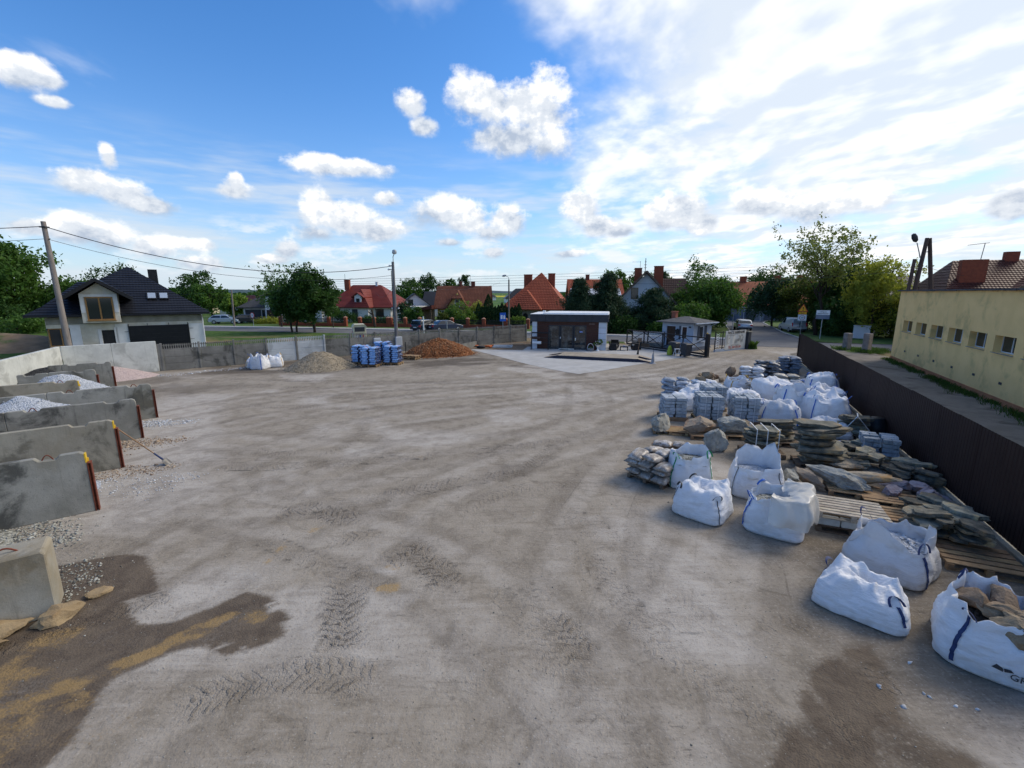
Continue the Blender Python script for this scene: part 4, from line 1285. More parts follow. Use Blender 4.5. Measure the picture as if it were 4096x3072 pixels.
# ------------------------------------------------------------------ site office
OF = (1.83, 41.22)
oa = math.atan2(39.78 - 41.22, 8.2 - 1.83)
off = thing('site_office', 'flat roofed site office with brown timber cladding and dark grey fascia', 'office', (OF[0], OF[1], 0), oa)
OW, OD, OH = 6.55, 4.5, 3.1
M_anth = pm('anthracite_panel', (.03, .034, .042), (.038, .042, .052), 2, .5, obvar=.08)
M_clad = pm('brown_cladding', (.055, .023, .017), (.075, .031, .022), 3, .6, .3, 40, stretch=(.3, .3, 6), obvar=.1)
M_colm = pm('grey_column_block', (.50, .55, .62), (.56, .61, .68), 2, .7, .1, 40, obvar=.05)
M_alu = pm('dark_aluminium', (.025, .03, .038), (.03, .035, .045), 4, .4)
MB().box(.25, OW - .3, .12, OD, 0, 2.5).build('core_wall', M_anth, off)
# cladding boards, split by the door unit
DX0, DX1 = 1.48, 4.82
nb, bh = 14, 2.46 / 14
for k in range(nb):
 z0 = k * bh
 segs = [(.44, DX0), (DX1, OW - .66)] if z0 < 2.1 else [(.44, OW - .66)]
 for (a, b) in segs:
  MB().box(a + .004, b - .004, .035, .10, z0 + .008, z0 + bh - .006).build('board', M_clad, off, bevel=.006)
# columns of blocks at the front corners
for (a, b) in ((.0, .43), (OW - .66, OW + .0)):
 for k in range(5):
  MB().box(a, b, -.02, .42, k * .49 + .012, k * .49 + .482).build('column_block', M_colm, off, bevel=.008)
 MB().box(a + .02, b - .02, 0, .40, 0, 2.46).build('column_core', M_darkgrey, off)
MB().box(OW - .28, OW - .02, OD - .3, OD + .02, 0, 2.5).build('column_core', M_white, off)
# fascia panels
np_ = 10
for k in range(np_):
 a = -.16 + (OW + .32) * k / np_
 MB().box(a + .006, a + (OW + .32) / np_ - .006, -.16, -.10, 2.47, OH).build('fascia_panel', M_anth, off, bevel=.004)
for k in range(6):
 a = -.1 + (OD + .2) * k / 6
 MB().box(OW + .10, OW + .16, a + .006, a + (OD + .2) / 6 - .006, 2.47, OH).build('fascia_panel', M_anth, off, bevel=.004)
MB().box(-.1, OW + .1, -.1, OD + .1, 2.46, OH - .02).build('roof_box', M_anth, off)
MB().box(-.17, OW + .17, -.17, OD + .15, OH, OH + .035).box(.95, OW + .12, .25, OD + .1, OH + .03, OH + .12).build('roof_trim', M_white, off)
MB().box(.92, 1.16, .1, .34, OH + .22, OH + .32).tube([(1.04, .22, OH), (1.04, .22, OH + .24)], .03, 6).build('camera_unit', M_white, off)
# glazed door unit
un = MB()
un.box(DX0, DX1, .03, .09, 2.06, 2.16).box(DX0, DX1, .03, .09, 0, .09)
for x in (DX0, DX0 + .92, DX0 + 1.08, DX0 + 2.12, DX0 + 2.26, DX1 - .08):
 un.box(x, x + .09, .025, .095, .09, 2.06)
o_ = un.build('door_unit', M_alu, off)
m_, t, p = base_mat('office_glass')
gpos = t.new('NewGeometry').outputs['Position']
t.put(p.inputs['Base Color'], t.mix(t.ss(t.noise(t.mapv(gpos, (1.2, 1.2, .9)), 1.6, 4, .6), .42, .66), (.018, .022, .024), (.085, .095, .095)))
p.inputs['Roughness'].default_value = .05
p.inputs['Specular IOR Level'].default_value = .8
M_gl3 = m_
for (a, b) in ((DX0 + .09, DX0 + .92), (DX0 + 1.17, DX0 + 2.12), (DX0 + 2.35, DX1 - .08)):
 MB().box(a, b, .055, .065, .09, 2.06).build('pane', M_gl3, o_)
MB().box(DX0 + 1.06, DX0 + 1.10, -.03, .03, .95, 1.12).box(DX0 + 1.02, DX0 + 1.16, -.045, -.03, 1.05, 1.075).build('handle', M_white, o_)
MB().box(DX0 + 2.75, DX0 + 3.02, .046, .053, 1.52, 1.66).build('open_sticker', M_blue, o_)
text_part('OPEN', .10, M_white, o_, (DX0 + 2.885, .043, 1.585), (R(90), 0, 0))
MB().box(DX0 + 2.27, DX0 + 2.45, .046, .053, .80, 1.02).build('notice', M_white, o_)
MB().prism([(DX0 + 2.30, .044, .84), (DX0 + 2.42, .044, .84), (DX0 + 2.36, .044, .97)], (0, -.004, 0)).build('notice_triangle', M_yellow, o_)
MB().prism([(DX0 + 2.31, .046, 1.02), (DX0 + 2.41, .046, 1.02), (DX0 + 2.36, .046, 1.2)], (0, -.004, 0)).build('notice_hanger', M_navy, o_)
MB().box(DX0 + .95, DX0 + 2.3, -.22, .02, 0, .10).build('step', M_conc_new, off, bevel=.01)
MB().box(DX0 + 1.1, DX0 + 1.85, -.55, -.27, .0, .03).build('door_mat', M_black, off)
MB().box(5.05, 5.55, -.01, .03, 2.22, 2.36).build('name_plate', pm('plate_brown', (.10, .06, .05), (.14, .09, .08), 8, .4), off)
# right hand wall window
MB().box(OW - .28, OW - .26, 1.2, 2.3, .9, 2.2).build('window', M_glass, off)
MB().box(OW - .3, OW - .22, 1.15, 2.35, .84, .90).build('sill', M_white, off)
MB().box(OW + .1, OW + .22, .9, .98, 2.62, 2.70).build('wall_lamp', M_black, off)

# rack with rolls at the left corner
rk = thing('roll_rack', 'black steel rack holding rolls of sheeting at the office corner', 'rack', (1.75, 40.6, 0), oa)
for x in (0, 1.5):
 for q in (-.22, .22):
  MB().bar((x, q, 0), (x, 0, 1.62), .045, .045).build('leg', M_black, rk)
 MB().bar((x, -.22, .02), (x, .22, .02), .05, .04).build('foot', M_black, rk)
for z_ in (.62, 1.05, 1.5):
 MB().tube([(-.12, 0, z_), (1.68, 0, z_)], .02, 8).build('bar', M_darkgrey, rk)
MB().tube([(.08, 0, .62), (.78, 0, .62)], .13, 16).tube([(.70, 0, .62), (.86, 0, .62)], .125, 16).build('white_roll', M_white, rk, smooth=True)
MB().tube([(0, 0, 1.05), (.75, 0, 1.05)], .12, 14).build('brown_roll', pm('brown_roll', (.05, .025, .02), (.07, .04, .03), 6, .5), rk, smooth=True)
MB().tube([(0, 0, 1.5), (1.5, 0, 1.5)], .06, 12).build('black_roll', M_black, rk, smooth=True)

# ------------------------------------------------------------------ weighbridge
wa = math.atan2(32.9 - 34.9, 9.11 - 3.54)
wbr = thing('weighbridge', 'low steel weighbridge with ramps and sandy deck before the office', 'weighbridge', (3.54, 34.9, .012), wa)
WL, WWD, WH = 5.92, 2.25, .24
M_deck = pm('weigh_deck', (.36, .31, .25), (.28, .24, .19), 1.4, .9, .3, 30, c3=(.42, .36, .27))
M_wbl = pm('navy_steel', (.016, .02, .042), (.022, .028, .055), 3, .45)
MB().box(0, WL, 0, WWD, WH - .03, WH).build('deck', M_deck, wbr, bevel=.006)
MB().box(.0, WL, .0, .06, .0, WH - .032).box(0, WL, WWD - .06, WWD, 0, WH - .032).box(0, .06, .06, WWD - .06, 0, WH - .032).box(WL - .06, WL, .06, WWD - .06, 0, WH - .032).build('frame', M_wbl, wbr)
for (y0, y1) in ((0, .7), (WWD - .7, WWD)):
 for (xa, xb) in ((-.004, -1.15), (WL + .004, WL + 1.15)):
  t2 = MB().add([(xa, y0, 0), (xa, y1, 0), (xa, y0, WH), (xa, y1, WH), (xb, y0, 0.005), (xb, y1, 0.005)], [(0, 1, 3, 2), (2, 3, 5, 4), (0, 2, 4), (1, 5, 3), (0, 4, 5, 1)])
  r_ = t2.build('ramp', M_wbl, wbr)
  dv = Vector((xb - xa, 0, .005 - WH))
  MB().add([(xa, y0 + .03, WH + .004), (xa, y1 - .03, WH + .004), (xb, y1 - .03, .009), (xb, y0 + .03, .009)], [(0, 1, 2, 3)]).build('ramp_plate', M_deck, r_)

# ------------------------------------------------------------------ guard hut
ga = E1
gh = thing('guard_hut', 'small pale blue guard hut with low dark hipped roof by the gate', 'hut', (15.61, 39.27, 0), ga)
M_hut = pm('hut_blue', (.34, .40, .49), (.39, .45, .54), 1.2, .85, .2, 60, c3=(.30, .34, .40))
M_felt = pm('hut_roof_felt', (.085, .085, .088), (.12, .12, .12), 3, .9, .3, 40)
HX, HY, HH = 2.75, 3.1, 2.4
gw = MB()
# right face (local y=0): window; left face (local x=0): door and window
def wall_holes(mb, axis, L, H, holes, thick=.12, flip=False):
 """axis 'x': wall in the plane y=0 running along x; axis 'y': plane x=0 running along y. holes: (a,b,z0,z1)"""
 def pt(s, d, z):
  return (s, d, z) if axis == 'x' else (d, s, z)
 xs2 = sorted(set([0, L] + [h[0] for h in holes] + [h[1] for h in holes]))
 for i in range(len(xs2) - 1):
  a, b = xs2[i], xs2[i + 1]
  hs_ = sorted([(h[2], h[3]) for h in holes if h[0] <= a + 1e-6 and h[1] >= b - 1e-6])
  z = 0
  for (z0, z1) in hs_ + [(H, H)]:
   if z0 > z + 1e-6:
    mb.poly([pt(a, 0, z), pt(b, 0, z), pt(b, 0, z0), pt(a, 0, z0)])
   z = z1
 for (a, b, z0, z1) in holes:
  mb.poly([pt(a, 0, z0), pt(a, 0, z1), pt(a, thick, z1), pt(a, thick, z0)])
  mb.poly([pt(b, 0, z0), pt(b, thick, z0), pt(b, thick, z1), pt(b, 0, z1)])
  mb.poly([pt(a, 0, z1), pt(b, 0, z1), pt(b, thick, z1), pt(a, thick, z1)])
  mb.poly([pt(a, 0, z0), pt(a, thick, z0), pt(b, thick, z0), pt(b, 0, z0)])

wall_holes(gw, 'x', HX, HH, [(.95, 1.75, .95, 2.12)])
wall_holes(gw, 'y', HY, HH, [(1.75, 2.65, .05, 2.05), (.6, 1.2, .95, 2.1)])
gw.poly([(HX, 0, 0), (HX, HY, 0), (HX, HY, HH), (HX, 0, HH)]).poly([(0, HY, 0), (HX, HY, 0), (HX, HY, HH), (0, HY, HH)])
gw.build('wall', M_hut, gh)
MB().box(-.02, HX + .02, -.02, HY + .02, -.02, .32).build('plinth', pm('hut_plinth', (.10, .12, .16), (.13, .15, .19), 3, .85), gh)
ro = .42
rf = MB()
b4 = [(-ro, -ro, HH + .05), (HX + ro, -ro, HH + .05), (HX + ro, HY + ro, HH + .05), (-ro, HY + ro, HH + .05)]
rf.box(-ro, HX + ro, -ro, HY + ro, HH - .03, HH + .05)
c1, c2 = (HX / 2, HY / 2 - .2, HH + .50), (HX / 2, HY / 2 + .2, HH + .50)
b5 = [(x, y, z + .002) for x, y, z in b4]
rf.add(b5 + [c1, c2], [(0, 1, 4), (1, 2, 5, 4), (2, 3, 5), (3, 0, 4, 5)])
rfo = rf.build('roof', M_felt, gh)
MB().box(HX * .35, HX * .35 + .4, HY * .8, HY * .8 + .4, HH + .15, HH + .85).box(HX * .35 - .05, HX * .35 + .45, HY * .8 - .05, HY * .8 + .45, HH + .85, HH + .92).build('chimney', pm('hut_chimney', (.30, .11, .07), (.24, .09, .06), 6, .9), rfo)
MB().tube([(-ro, -ro - .05, HH - .02), (HX + ro, -ro - .05, HH - .02)], .05, 8).build('gutter', M_hut, rfo)
MB().tube([(HX + .3, -ro - .02, HH - .05), (HX - .08, -.08, HH - .3), (HX - .08, -.08, .3), (HX - .05, -.2, .15)], .04, 8).build('downpipe', M_hut, gh)
M_door = pm('brown_door', (.045, .026, .018), (.06, .035, .024), 4, .6)
o_ = MB().box(.09, .12, 1.76, 2.64, .06, 2.04).build('door', M_door, gh)
MB().box(.06, .09, 1.84, 1.88, 1.0, 1.12).build('handle', M_white, o_)
o_ = MB().box(.08, .12, .6, .68, .95, 2.1).box(.08, .12, 1.12, 1.2, .95, 2.1).box(.08, .12, .68, 1.12, .95, 1.02).box(.08, .12, .68, 1.12, 2.03, 2.1).build('window', M_white, gh)
MB().box(.10, .105, .68, 1.12, 1.02, 2.03).build('pane', M_glass, o_)
o_ = MB().box(.95, 1.03, .08, .12, .95, 2.12).box(1.67, 1.75, .08, .12, .95, 2.12).box(1.03, 1.67, .08, .12, .95, 1.02).box(1.03, 1.67, .08, .12, 2.05, 2.12).build('window', M_white, gh)
MB().box(1.03, 1.67, .10, .105, 1.02, 2.05).build('pane', M_glass, o_)
for (a, b) in ((.62, .93), (1.77, 2.08)):
 MB().box(a, b, -.05, -.01, .93, 2.14).build('shutter', pm('shutter_grey', (.06, .07, .09), (.08, .09, .11), 4, .7) if 'shutter_grey' not in MATS else MATS['shutter_grey'], gh)
MB().box(-.05, -.01, 1.22, 1.36, .93, 2.12).build('shutter', MATS['shutter_grey'], gh)
MB().box(.9, 1.8, -.18, -.01, .72, .78).build('counter', M_hut, gh)
MB().prism([(-.03, 1.32, 1.35), (-.03, 1.62, 1.35), (-.03, 1.66, 1.75), (-.03, 1.47, 1.88), (-.03, 1.28, 1.75)], (-.12, 0, 0)).build('letter_box', M_black, gh)
MB().prism([(-.02, .25, 2.0), (-.02, .4, 2.0), (-.02, .4, 2.12), (-.02, .25, 2.12)], (-.1, 0, 0)).build('wall_lamp', M_darkgrey, gh)
M_red = pm('sign_red', (.50, .03, .03), (.45, .03, .03), 5, .5)
o_ = MB().box(2.28, 2.53, -.03, -.02, 1.1, 1.42).build('round_sign', M_white, gh)
MB().tube([(2.405 + .09 * math.cos(a_ * .3927), -.036, 1.26 + .12 * math.sin(a_ * .3927)) for a_ in range(17)], .012, 5, False).build('sign_ring', M_red, o_)
text_part('10', .12, M_black, o_, (2.405, -.036, 1.26), (R(90), 0, 0))

# ------------------------------------------------------------------ sliding gate standing open
G0, G1 = Vector((10.96, 43.37)), Vector((15.19, 35.61))
gd = G1 - G0
gate = thing('sliding_gate', 'black steel sliding gate with crossed braces, standing open', 'gate', (G0.x, G0.y, 0), math.atan2(gd.y, gd.x))
GL = gd.length
MB().box(0, GL, -.05, .05, 1.48, 1.56).build('top_rail', M_black, gate)
MB().box(0, GL, -.06, .06, .16, .30).build('bottom_rail', M_black, gate)
nb = 4
for k in range(nb + 1):
 x = GL * k / nb
 MB().box(x - .04, x + .04, -.04, .04, .301, 1.479).build('upright', M_black, gate)
 if k < nb:
  x1 = GL * (k + 1) / nb
  xm = (x + x1) / 2
  MB().bar((x + .05, .02, .34), (x1 - .05, .02, 1.45), .035, .05).build('brace', M_black, gate)
  MB().bar((x + .05, -.02, 1.45), (x1 - .05, -.02, .34), .035, .05).build('brace', M_black, gate)
MB().box(GL + .06, GL + .30, -.13, .13, 0, 1.85).box(GL + .02, GL + .34, -.17, .17, 0, .06).build('end_post', M_black, gate, bevel=.01)
MB().box(.3, GL - .1, -.09, .09, 0, .10).build('track', M_darkgrey, gate)
MB().box(GL + .07, GL + .12, -.05, .05, 1.84, 1.93).build('signal_cap', M_yellow, gate)
# white lattice fence behind it
lf = thing('lattice_fence', 'white diamond lattice fence panels on dark plinth behind the gate', 'fence', (11.6, 43.9, 0), math.atan2(41.5 - 43.9, 13.9 - 11.6))
LL = math.hypot(2.3, 2.4)
MB().box(0, LL, -.06, .06, 0, .42).build('plinth', M_fence, lf)
o_ = MB().box(0, LL, -.02, .02, .46, .50).box(0, LL, -.02, .02, 1.44, 1.48).build('frame', M_black, lf)
for k in range(3):
 x = LL * k / 2
 MB().box(x - .04, x + .04, -.04, .04, .42, 1.52).build('post', M_black, lf)
mb = MB()
for k in range(2):
 x0, x1 = LL * k / 2 + .07, LL * (k + 1) / 2 - .07
 st = .16
 a = x0 - 1.0
 while a < x1:
  for s_ in (1, -1):
   za, zb = (.5, 1.44) if s_ == 1 else (1.44, .5)
   pa, pb = a, a + .94 / 1.6
   q0, q1 = max(pa, x0), min(pb, x1)
   if q1 > q0:
    f0, f1 = (q0 - pa) / (pb - pa), (q1 - pa) / (pb - pa)
    mb.bar((q0, .01 * s_, za + (zb - za) * f0), (q1, .01 * s_, za + (zb - za) * f1), .012, .05)
  a += st
mb.build('lattice', M_white, lf)

# ------------------------------------------------------------------ banner fence by the entrance
bfa = math.atan2(41.1 - 38.66, 21.2 - 17.27)
bn = thing('banner_fence', 'dark railing by the entrance carrying a white advertising banner', 'fence', (17.27, 38.66, 0), bfa)
BL = math.hypot(41.1 - 38.66, 21.2 - 17.27) - .3
MB().box(0, BL, -.07, .07, 0, .22).build('plinth', M_hut, bn)
for z_ in (.30, 1.62):
 MB().box(0, BL, -.02, .02, z_, z_ + .05).build('rail', M_black, bn)
for x in (0, 1.05, BL - .05):
 MB().box(x - .03, x + .03, -.03, .03, .2, 1.75).build('post', M_black, bn)
mb = MB()
for k in range(12):
 mb.box(.12 + k * .32, .14 + k * .32, -.01, .01, .35, 1.62)
mb.build('railing_bars', M_black, bn)
mb = MB()
for k in range(6):
 mb.bar((.08, -.015, .4 + k * .2), (.55, -.015, .55 + k * .2), .01, .03).bar((.08, -.02, .55 + k * .2), (.55, -.02, .4 + k * .2), .01, .03)
mb.build('white_lattice', M_white, bn)
M_bnr = pm('banner_sheet', (.60, .60, .57), (.53, .53, .50), 1.6, .7, .1, 12, c3=(.45, .44, .42))
bx0, bx1 = 1.28, BL - .06
nvx = 24
vs_ = []
for j in range(2):
 for i in range(nvx + 1):
  x = bx0 + (bx1 - bx0) * i / nvx
  vs_.append((x, -.09 - .025 * math.sin(i * .9) * (1 if j else .5), .12 if j == 0 else 1.76))
banner = MB().add(vs_, [(i, i + 1, nvx + 2 + i, nvx + 1 + i) for i in range(nvx)]).build('banner', M_bnr, bn, smooth='all')
bc = (bx0 + bx1) / 2
M_ink = pm('banner_ink', (.03, .03, .035), (.05, .05, .055), 6, .6)
M_inkr = pm('banner_red', (.38, .05, .04), (.33, .05, .045), 6, .6)
M_inkg = pm('banner_grey', (.24, .24, .23), (.33, .33, .31), 3, .6)
text_part('PLAC Z KAMIENIAMI', .29, M_ink, banner, (bc, -.135, 1.58), (R(90), 0, 0), sx=.92, bold=.008)
text_part('TEL. 500 170 100', .27, M_inkr, banner, (bc - .1, -.135, .29), (R(90), 0, 0), sx=.95, bold=.006)
for k, (tx, sz_, z_) in enumerate([('KRUSZYWA OZDOBNE', .11, 1.36), ('GRYSY', .10, 1.22), ('OTOCZAKI', .10, 1.10), ('ZWIR', .10, .98), ('PIASEK', .10, .86), ('KORA', .10, .74), ('KOSTKA', .10, .62)]):
 text_part(tx, sz_, M_inkg, banner, (bx0 + .12, -.135, z_), (R(90), 0, 0), align='LEFT')
text_part('KAMIEN OGRODOWY', .13, M_inkg, banner, (bc, -.135, .48), (R(90), 0, 0))
rg = random.Random(5)
mb = MB()
for (x, z_, w_, h_) in [(bc + .05, .78, .16, .42), (bc + .35, .9, .35, .3), (bc + .62, 1.0, .2, .5), (bc + .95, .85, .28, .35), (bc + .9, 1.28, .25, .12), (bc + 1.05, 1.1, .2, .1), (bc + .45, 1.26, .12, .16)]:
 mb.poly([(x + w_ / 2 * math.cos(a_ * .785) * rg.uniform(.7, 1.2), -.132, z_ + h_ / 2 * math.sin(a_ * .785) * rg.uniform(.7, 1.2)) for a_ in range(8)])
mb.build('stone_print', M_inkg, banner)
plr_ = thing('gatepost', 'dark square concrete gate pillar with pale cap beside the banner', 'pillar', (21.25, 41.1, 0), bfa)
MB().box(-.22, .22, -.22, .22, 0, 1.52).build('shaft', M_darkgrey, plr_, bevel=.01)
MB().box(-.26, .26, -.26, .26, 1.52, 1.60).build('cap', M_conc_tan, plr_, bevel=.01)

# ------------------------------------------------------------------ bins, furniture and small things on the apron
def wheelie_bin(label, loc, rz):
 t2 = thing('wheelie_bin', label, 'bin', loc, rz, 'wheelie bins by the gate')
 MB().add([(-.24, -.27, .08), (.24, -.27, .08), (.24, .27, .08), (-.24, .27, .08), (-.30, -.35, .98), (.30, -.35, .98), (.30, .36, .98), (-.30, .36, .98)], [(0, 3, 2, 1), (4, 5, 6, 7), (0, 1, 5, 4), (1, 2, 6, 5), (2, 3, 7, 6), (3, 0, 4, 7)]).build('tub', M_darkgrey, t2, bevel=.02)
 MB().add([(-.32, -.38, .985), (.32, -.38, .985), (.32, .38, 1.0), (-.32, .38, 1.0), (-.28, -.3, 1.05), (.28, -.3, 1.05), (.28, .3, 1.09), (-.28, .3, 1.09)], [(0, 3, 2, 1), (4, 5, 6, 7), (0, 1, 5, 4), (1, 2, 6, 5), (2, 3, 7, 6), (3, 0, 4, 7)]).build('lid', M_darkgrey, t2, bevel=.01)
 for s_ in (-1, 1):
  MB().tube([(s_ * .22, .30, .10), (s_ * .28, .30, .10)], .10, 14).build('wheel', M_black, t2)
 MB().tube([(-.25, .42, .96), (.25, .42, .96)], .018, 6).build('handle', M_black, t2)
 return t2

wheelie_bin('black wheelie bin standing nearest to the open gate post', (13.75, 35.75, .012), R(20))
wheelie_bin('black wheelie bin behind the white stepladder frame', (13.15, 36.75, .012), R(35))
ld = thing('step_stool', 'small pale folding step stool beside the bins', 'stool', (13.2, 36.15, .012), R(15))
for s_ in (-1, 1):
 MB().bar((s_ * .22, -.16, 0), (s_ * .19, .0, .58), .03, .03).build('leg', M_white, ld)
 MB().bar((s_ * .22, .2, 0), (s_ * .19, .03, .58), .03, .03).build('leg', M_white, ld)
MB().box(-.22, .22, -.1, .1, .55, .59).build('seat', M_white, ld)
MB().box(-.21, .21, -.16, -.06, .2, .23).build('step', M_white, ld)
M_lime = pm('lime_sack', (.30, .38, .05), (.22, .29, .04), 5, .7, .3, 14)
gs = thing('green_sack', 'lime green sack slumped by the bins', 'sack', (12.75, 36.6, .012), R(10))
MB().lathe([(.02, 0), (.20, .01), (.23, .12), (.22, .34), (.17, .56), (.12, .72), (.05, .80), (.01, .79)], 12).build('sack_body', M_lime, gs, smooth=True).scale = (1, .6, 1)

def chair(label, x, y, rz):
 t2 = thing('rattan_armchair', label, 'armchair', (x, y, .012), rz, 'black rattan armchairs on the apron')
 MB().box(-.34, .34, -.34, .34, .04, .38).build('seat_base', M_black, t2, bevel=.03)
 MB().box(-.25, .25, -.33, .22, .381, .46).build('cushion', pm('cushion', (.30, .30, .29), (.36, .36, .35), 5, .9) if 'cushion' not in MATS else MATS['cushion'], t2, bevel=.03)
 MB().prism([(-.34, .22, .39), (.34, .22, .39), (.34, .32, .80), (-.34, .32, .80)], (0, .07, 0)).build('backrest', M_black, t2, bevel=.02)
 for s_ in (-1, 1):
  MB().box(s_ * .30 - .05, s_ * .30 + .05, -.34, .21, .381, .60).build('armrest', M_black, t2, bevel=.02)
 return t2

chair('black rattan armchair nearest to the pale office column', 8.95, 40.1, R(70))
chair('black rattan armchair further back beside the office wall', 9.45, 41.6, R(160))
chair('black rattan armchair next to the gate, right of the low table', 11.0, 40.2, R(-75))
tb = thing('low_table', 'low black rattan table between the armchairs', 'table', (9.85, 39.85, .012), R(-13))
MB().box(-.36, .36, -.3, .3, .28, .36).build('tabletop', M_black, tb, bevel=.01)
for sx_ in (-1, 1):
 for sy_ in (-1, 1):
  MB().box(sx_ * .31 - .04, sx_ * .31 + .04, sy_ * .25 - .04, sy_ * .25 + .04, 0, .279).build('leg', M_black, tb)
MB().lathe([(.0, .36), (.10, .361), (.12, .40), (.11, .40)], 12).build('blue_dish', M_blue, tb)
# planter with flowers and basket
pt_ = thing('flower_stand', 'white pedestal planter with green plants and white flowers by the office', 'planter', (7.45, 39.45, .012))
MB().lathe([(.0, 0), (.16, 0), (.15, .05), (.06, .12), (.05, .25), (.10, .38), (.24, .48), (.26, .52), (.0, .50)], 16).build('pedestal', M_white, pt_, smooth=True)
def leaf_blob(name, parent, c, r, n_, size, mat_, seed, squash=1.0):
 rg_ = np.random.default_rng(seed)
 d = rg_.normal(0, 1, (n_, 3))
 d /= np.linalg.norm(d, axis=1)[:, None]
 p_ = d * (r * rg_.uniform(.6, 1.05, n_) ** .5)[:, None]
 p_[:, 2] *= squash
 return leaf_quads(name, p_ + np.array(c), size, mat_, seed, parent)

def leaf_quads(name, P_, size, mat_, seed, parent=None, aspect=.55, up=.0):
 rg_ = np.random.default_rng(seed)
 n_ = len(P_)
 a = rg_.normal(0, 1, (n_, 3))
 a[:, 2] += up
 a /= np.linalg.norm(a, axis=1)[:, None]
 b = rg_.normal(0, 1, (n_, 3))
 b -= a * (a * b).sum(1)[:, None]
 b /= np.linalg.norm(b, axis=1)[:, None]
 s_ = (size * rg_.uniform(.65, 1.35, n_))[:, None]
 V_ = np.stack([P_ - a * s_, P_ + b * s_ * aspect, P_ + a * s_, P_ - b * s_ * aspect], 1).reshape(-1, 3)
 return npobj(name, V_, np.arange(n_ * 4).reshape(-1, 4), mat_, parent)

leaf_blob('plants', pt_, (-.08, 0, .60), .30, 300, .05, M_grass, 3, .5)
leaf_blob('plants', pt_, (.18, 0, .78), .24, 300, .05, M_grass, 4, .9)
leaf_blob('blossoms', pt_, (.02, -.04, .68), .36, 60, .035, M_white, 5, .6)
bk = thing('wicker_basket', 'grey wicker basket with white arched handle by the office door', 'basket', (6.85, 39.55, .012))
MB().lathe([(.0, 0), (.24, 0), (.30, .12), (.31, .24), (.28, .24), (.26, .10), (.0, .06)], 16).build('bowl', pm('wicker', (.22, .22, .23), (.30, .30, .31), 20, .9), bk, smooth=True)
MB().tube([(.27 * math.cos(a_ * math.pi / 10), 0, .22 + .42 * math.sin(a_ * math.pi / 10)) for a_ in range(11)], .02, 8).build('handle', M_white, bk, smooth=True)
leaf_blob('plants', bk, (0, 0, .27), .22, 150, .04, M_grass, 6, .4)
# broom/shovel stuck upright and a traffic-cone-like post
sp1 = thing('spade', 'spade with wooden shaft standing upright on its handle by the weighbridge', 'spade', (10.35, 37.2, .012))
MB().tube([(0, 0, 0), (.02, 0, .34)], [.10, .05], 10).build('base', M_black, sp1)
MB().tube([(.02, 0, .3), (.10, 0, 1.05)], .02, 8).build('shaft', M_wood, sp1)
MB().add([(-.04, 0, 1.0), (.26, 0, 1.0), (.28, .03, 1.34), (-.05, .03, 1.34)], [(0, 1, 2, 3)]).build('blade', M_wood_dark, sp1)
sp2 = thing('marker_post', 'thin grey marker post on a weathered cone at the ramp end', 'post', (10.1, 32.3, .004))
MB().lathe([(.24, 0), (.24, .03), (.13, .06), (.09, .45), (.05, .75), (.02, .76)], 12).build('cone', pm('old_cone', (.25, .26, .28), (.34, .35, .37), 9, .7), sp2, smooth=True)
MB().tube([(0, 0, .74), (.0, .0, 1.25)], .015, 6).build('rod', M_darkgrey, sp2)
brd = thing('plank_board', 'brown wooden board leaning against the gate', 'board', (11.9, 40.7, .2), R(-60))
MB().box(-.55, .55, 0, .03, 0, .34).build('board_body', M_wood_dark, brd)

# stuff lying on the soil bed by the fence
tp = thing('tyre', 'old black tyre lying on the soil by the fence', 'tyre', (-2.85, 41.6, .01))
MB().lathe([(.22, .02), (.34, .0), (.40, .05), (.40, .15), (.34, .2), (.22, .18)], 20).build('tyre_body', M_black, tp, smooth=True)
M_orange = pm('orange_pipe', (.55, .13, .03), (.48, .11, .03), 6, .5)
for k, (x, y, a_, l_) in enumerate([(-2.25, 42.3, 20, .8), (-2.0, 41.9, 75, .55), (-1.75, 42.8, -30, .7), (-3.4, 42.6, 5, .5)]):
 o_ = MB().tube([(-l_ / 2, 0, .08), (l_ / 2, 0, .08)], .08, 12, False).build('drain_pipe', M_orange, None, True, loc=(x, y, .008), rz=R(a_))
 md = o_.modifiers.new('wall', 'SOLIDIFY')
 md.thickness = .006
 tag(o_, ['orange drain pipe lying flat on the soil, longest', 'short orange drain pipe end facing the yard', 'orange drain pipe lying behind the others towards the fence', 'orange pipe piece lying left of the tyre'][k], 'pipe', 'orange pipes')
for k in range(3):
 o_ = MB().box(-.9, .9, -.14, .14, 0, .10).build('concrete_post', M_fence_new, None, bevel=.012, loc=(-.9 + .04 * k, 42.1 + .16 * (k - 1) - (.08 if k == 2 else 0), .01 + .11 * (k // 2)), rz=R(-3 + 2 * k))
 tag(o_, ['front concrete fence post lying on the soil bed', 'rear concrete fence post lying on the soil bed', 'upper concrete fence post lying across two others'][k], 'post', 'spare concrete posts')
o_ = MB().box(-1.6, 1.6, -.08, .08, 0, .04).build('plank', M_wood_grey, None, loc=(-.4, 44.9, .01), rz=R(12))
tag(o_, 'long pale plank lying along the foot of the fence', 'plank')
o_ = MB().box(-.45, .45, -.9, .9, 0, .05).build('rubber_mat', M_black, None, loc=(-4.2, 43.0, .02), rz=R(30))
tag(o_, 'black sheet lying on the soil behind the bark heap', 'sheet')
o_ = MB().box(-.05, .05, -1.4, 1.4, 0, .5).build('edging_board', M_fence, None, loc=(-3.95, 41.6, 0), rz=R(-25))
tag(o_, 'concrete edging board on edge beside the bark heap', 'board')
st_ = thing('steel_stake', 'thin black steel stake standing before the fence left of the bark heap', 'stake', (-8.9, 37.9, 0))
MB().tube([(0, 0, 0), (0, 0, .95)], .035, 6).build('rod', M_black, st_)

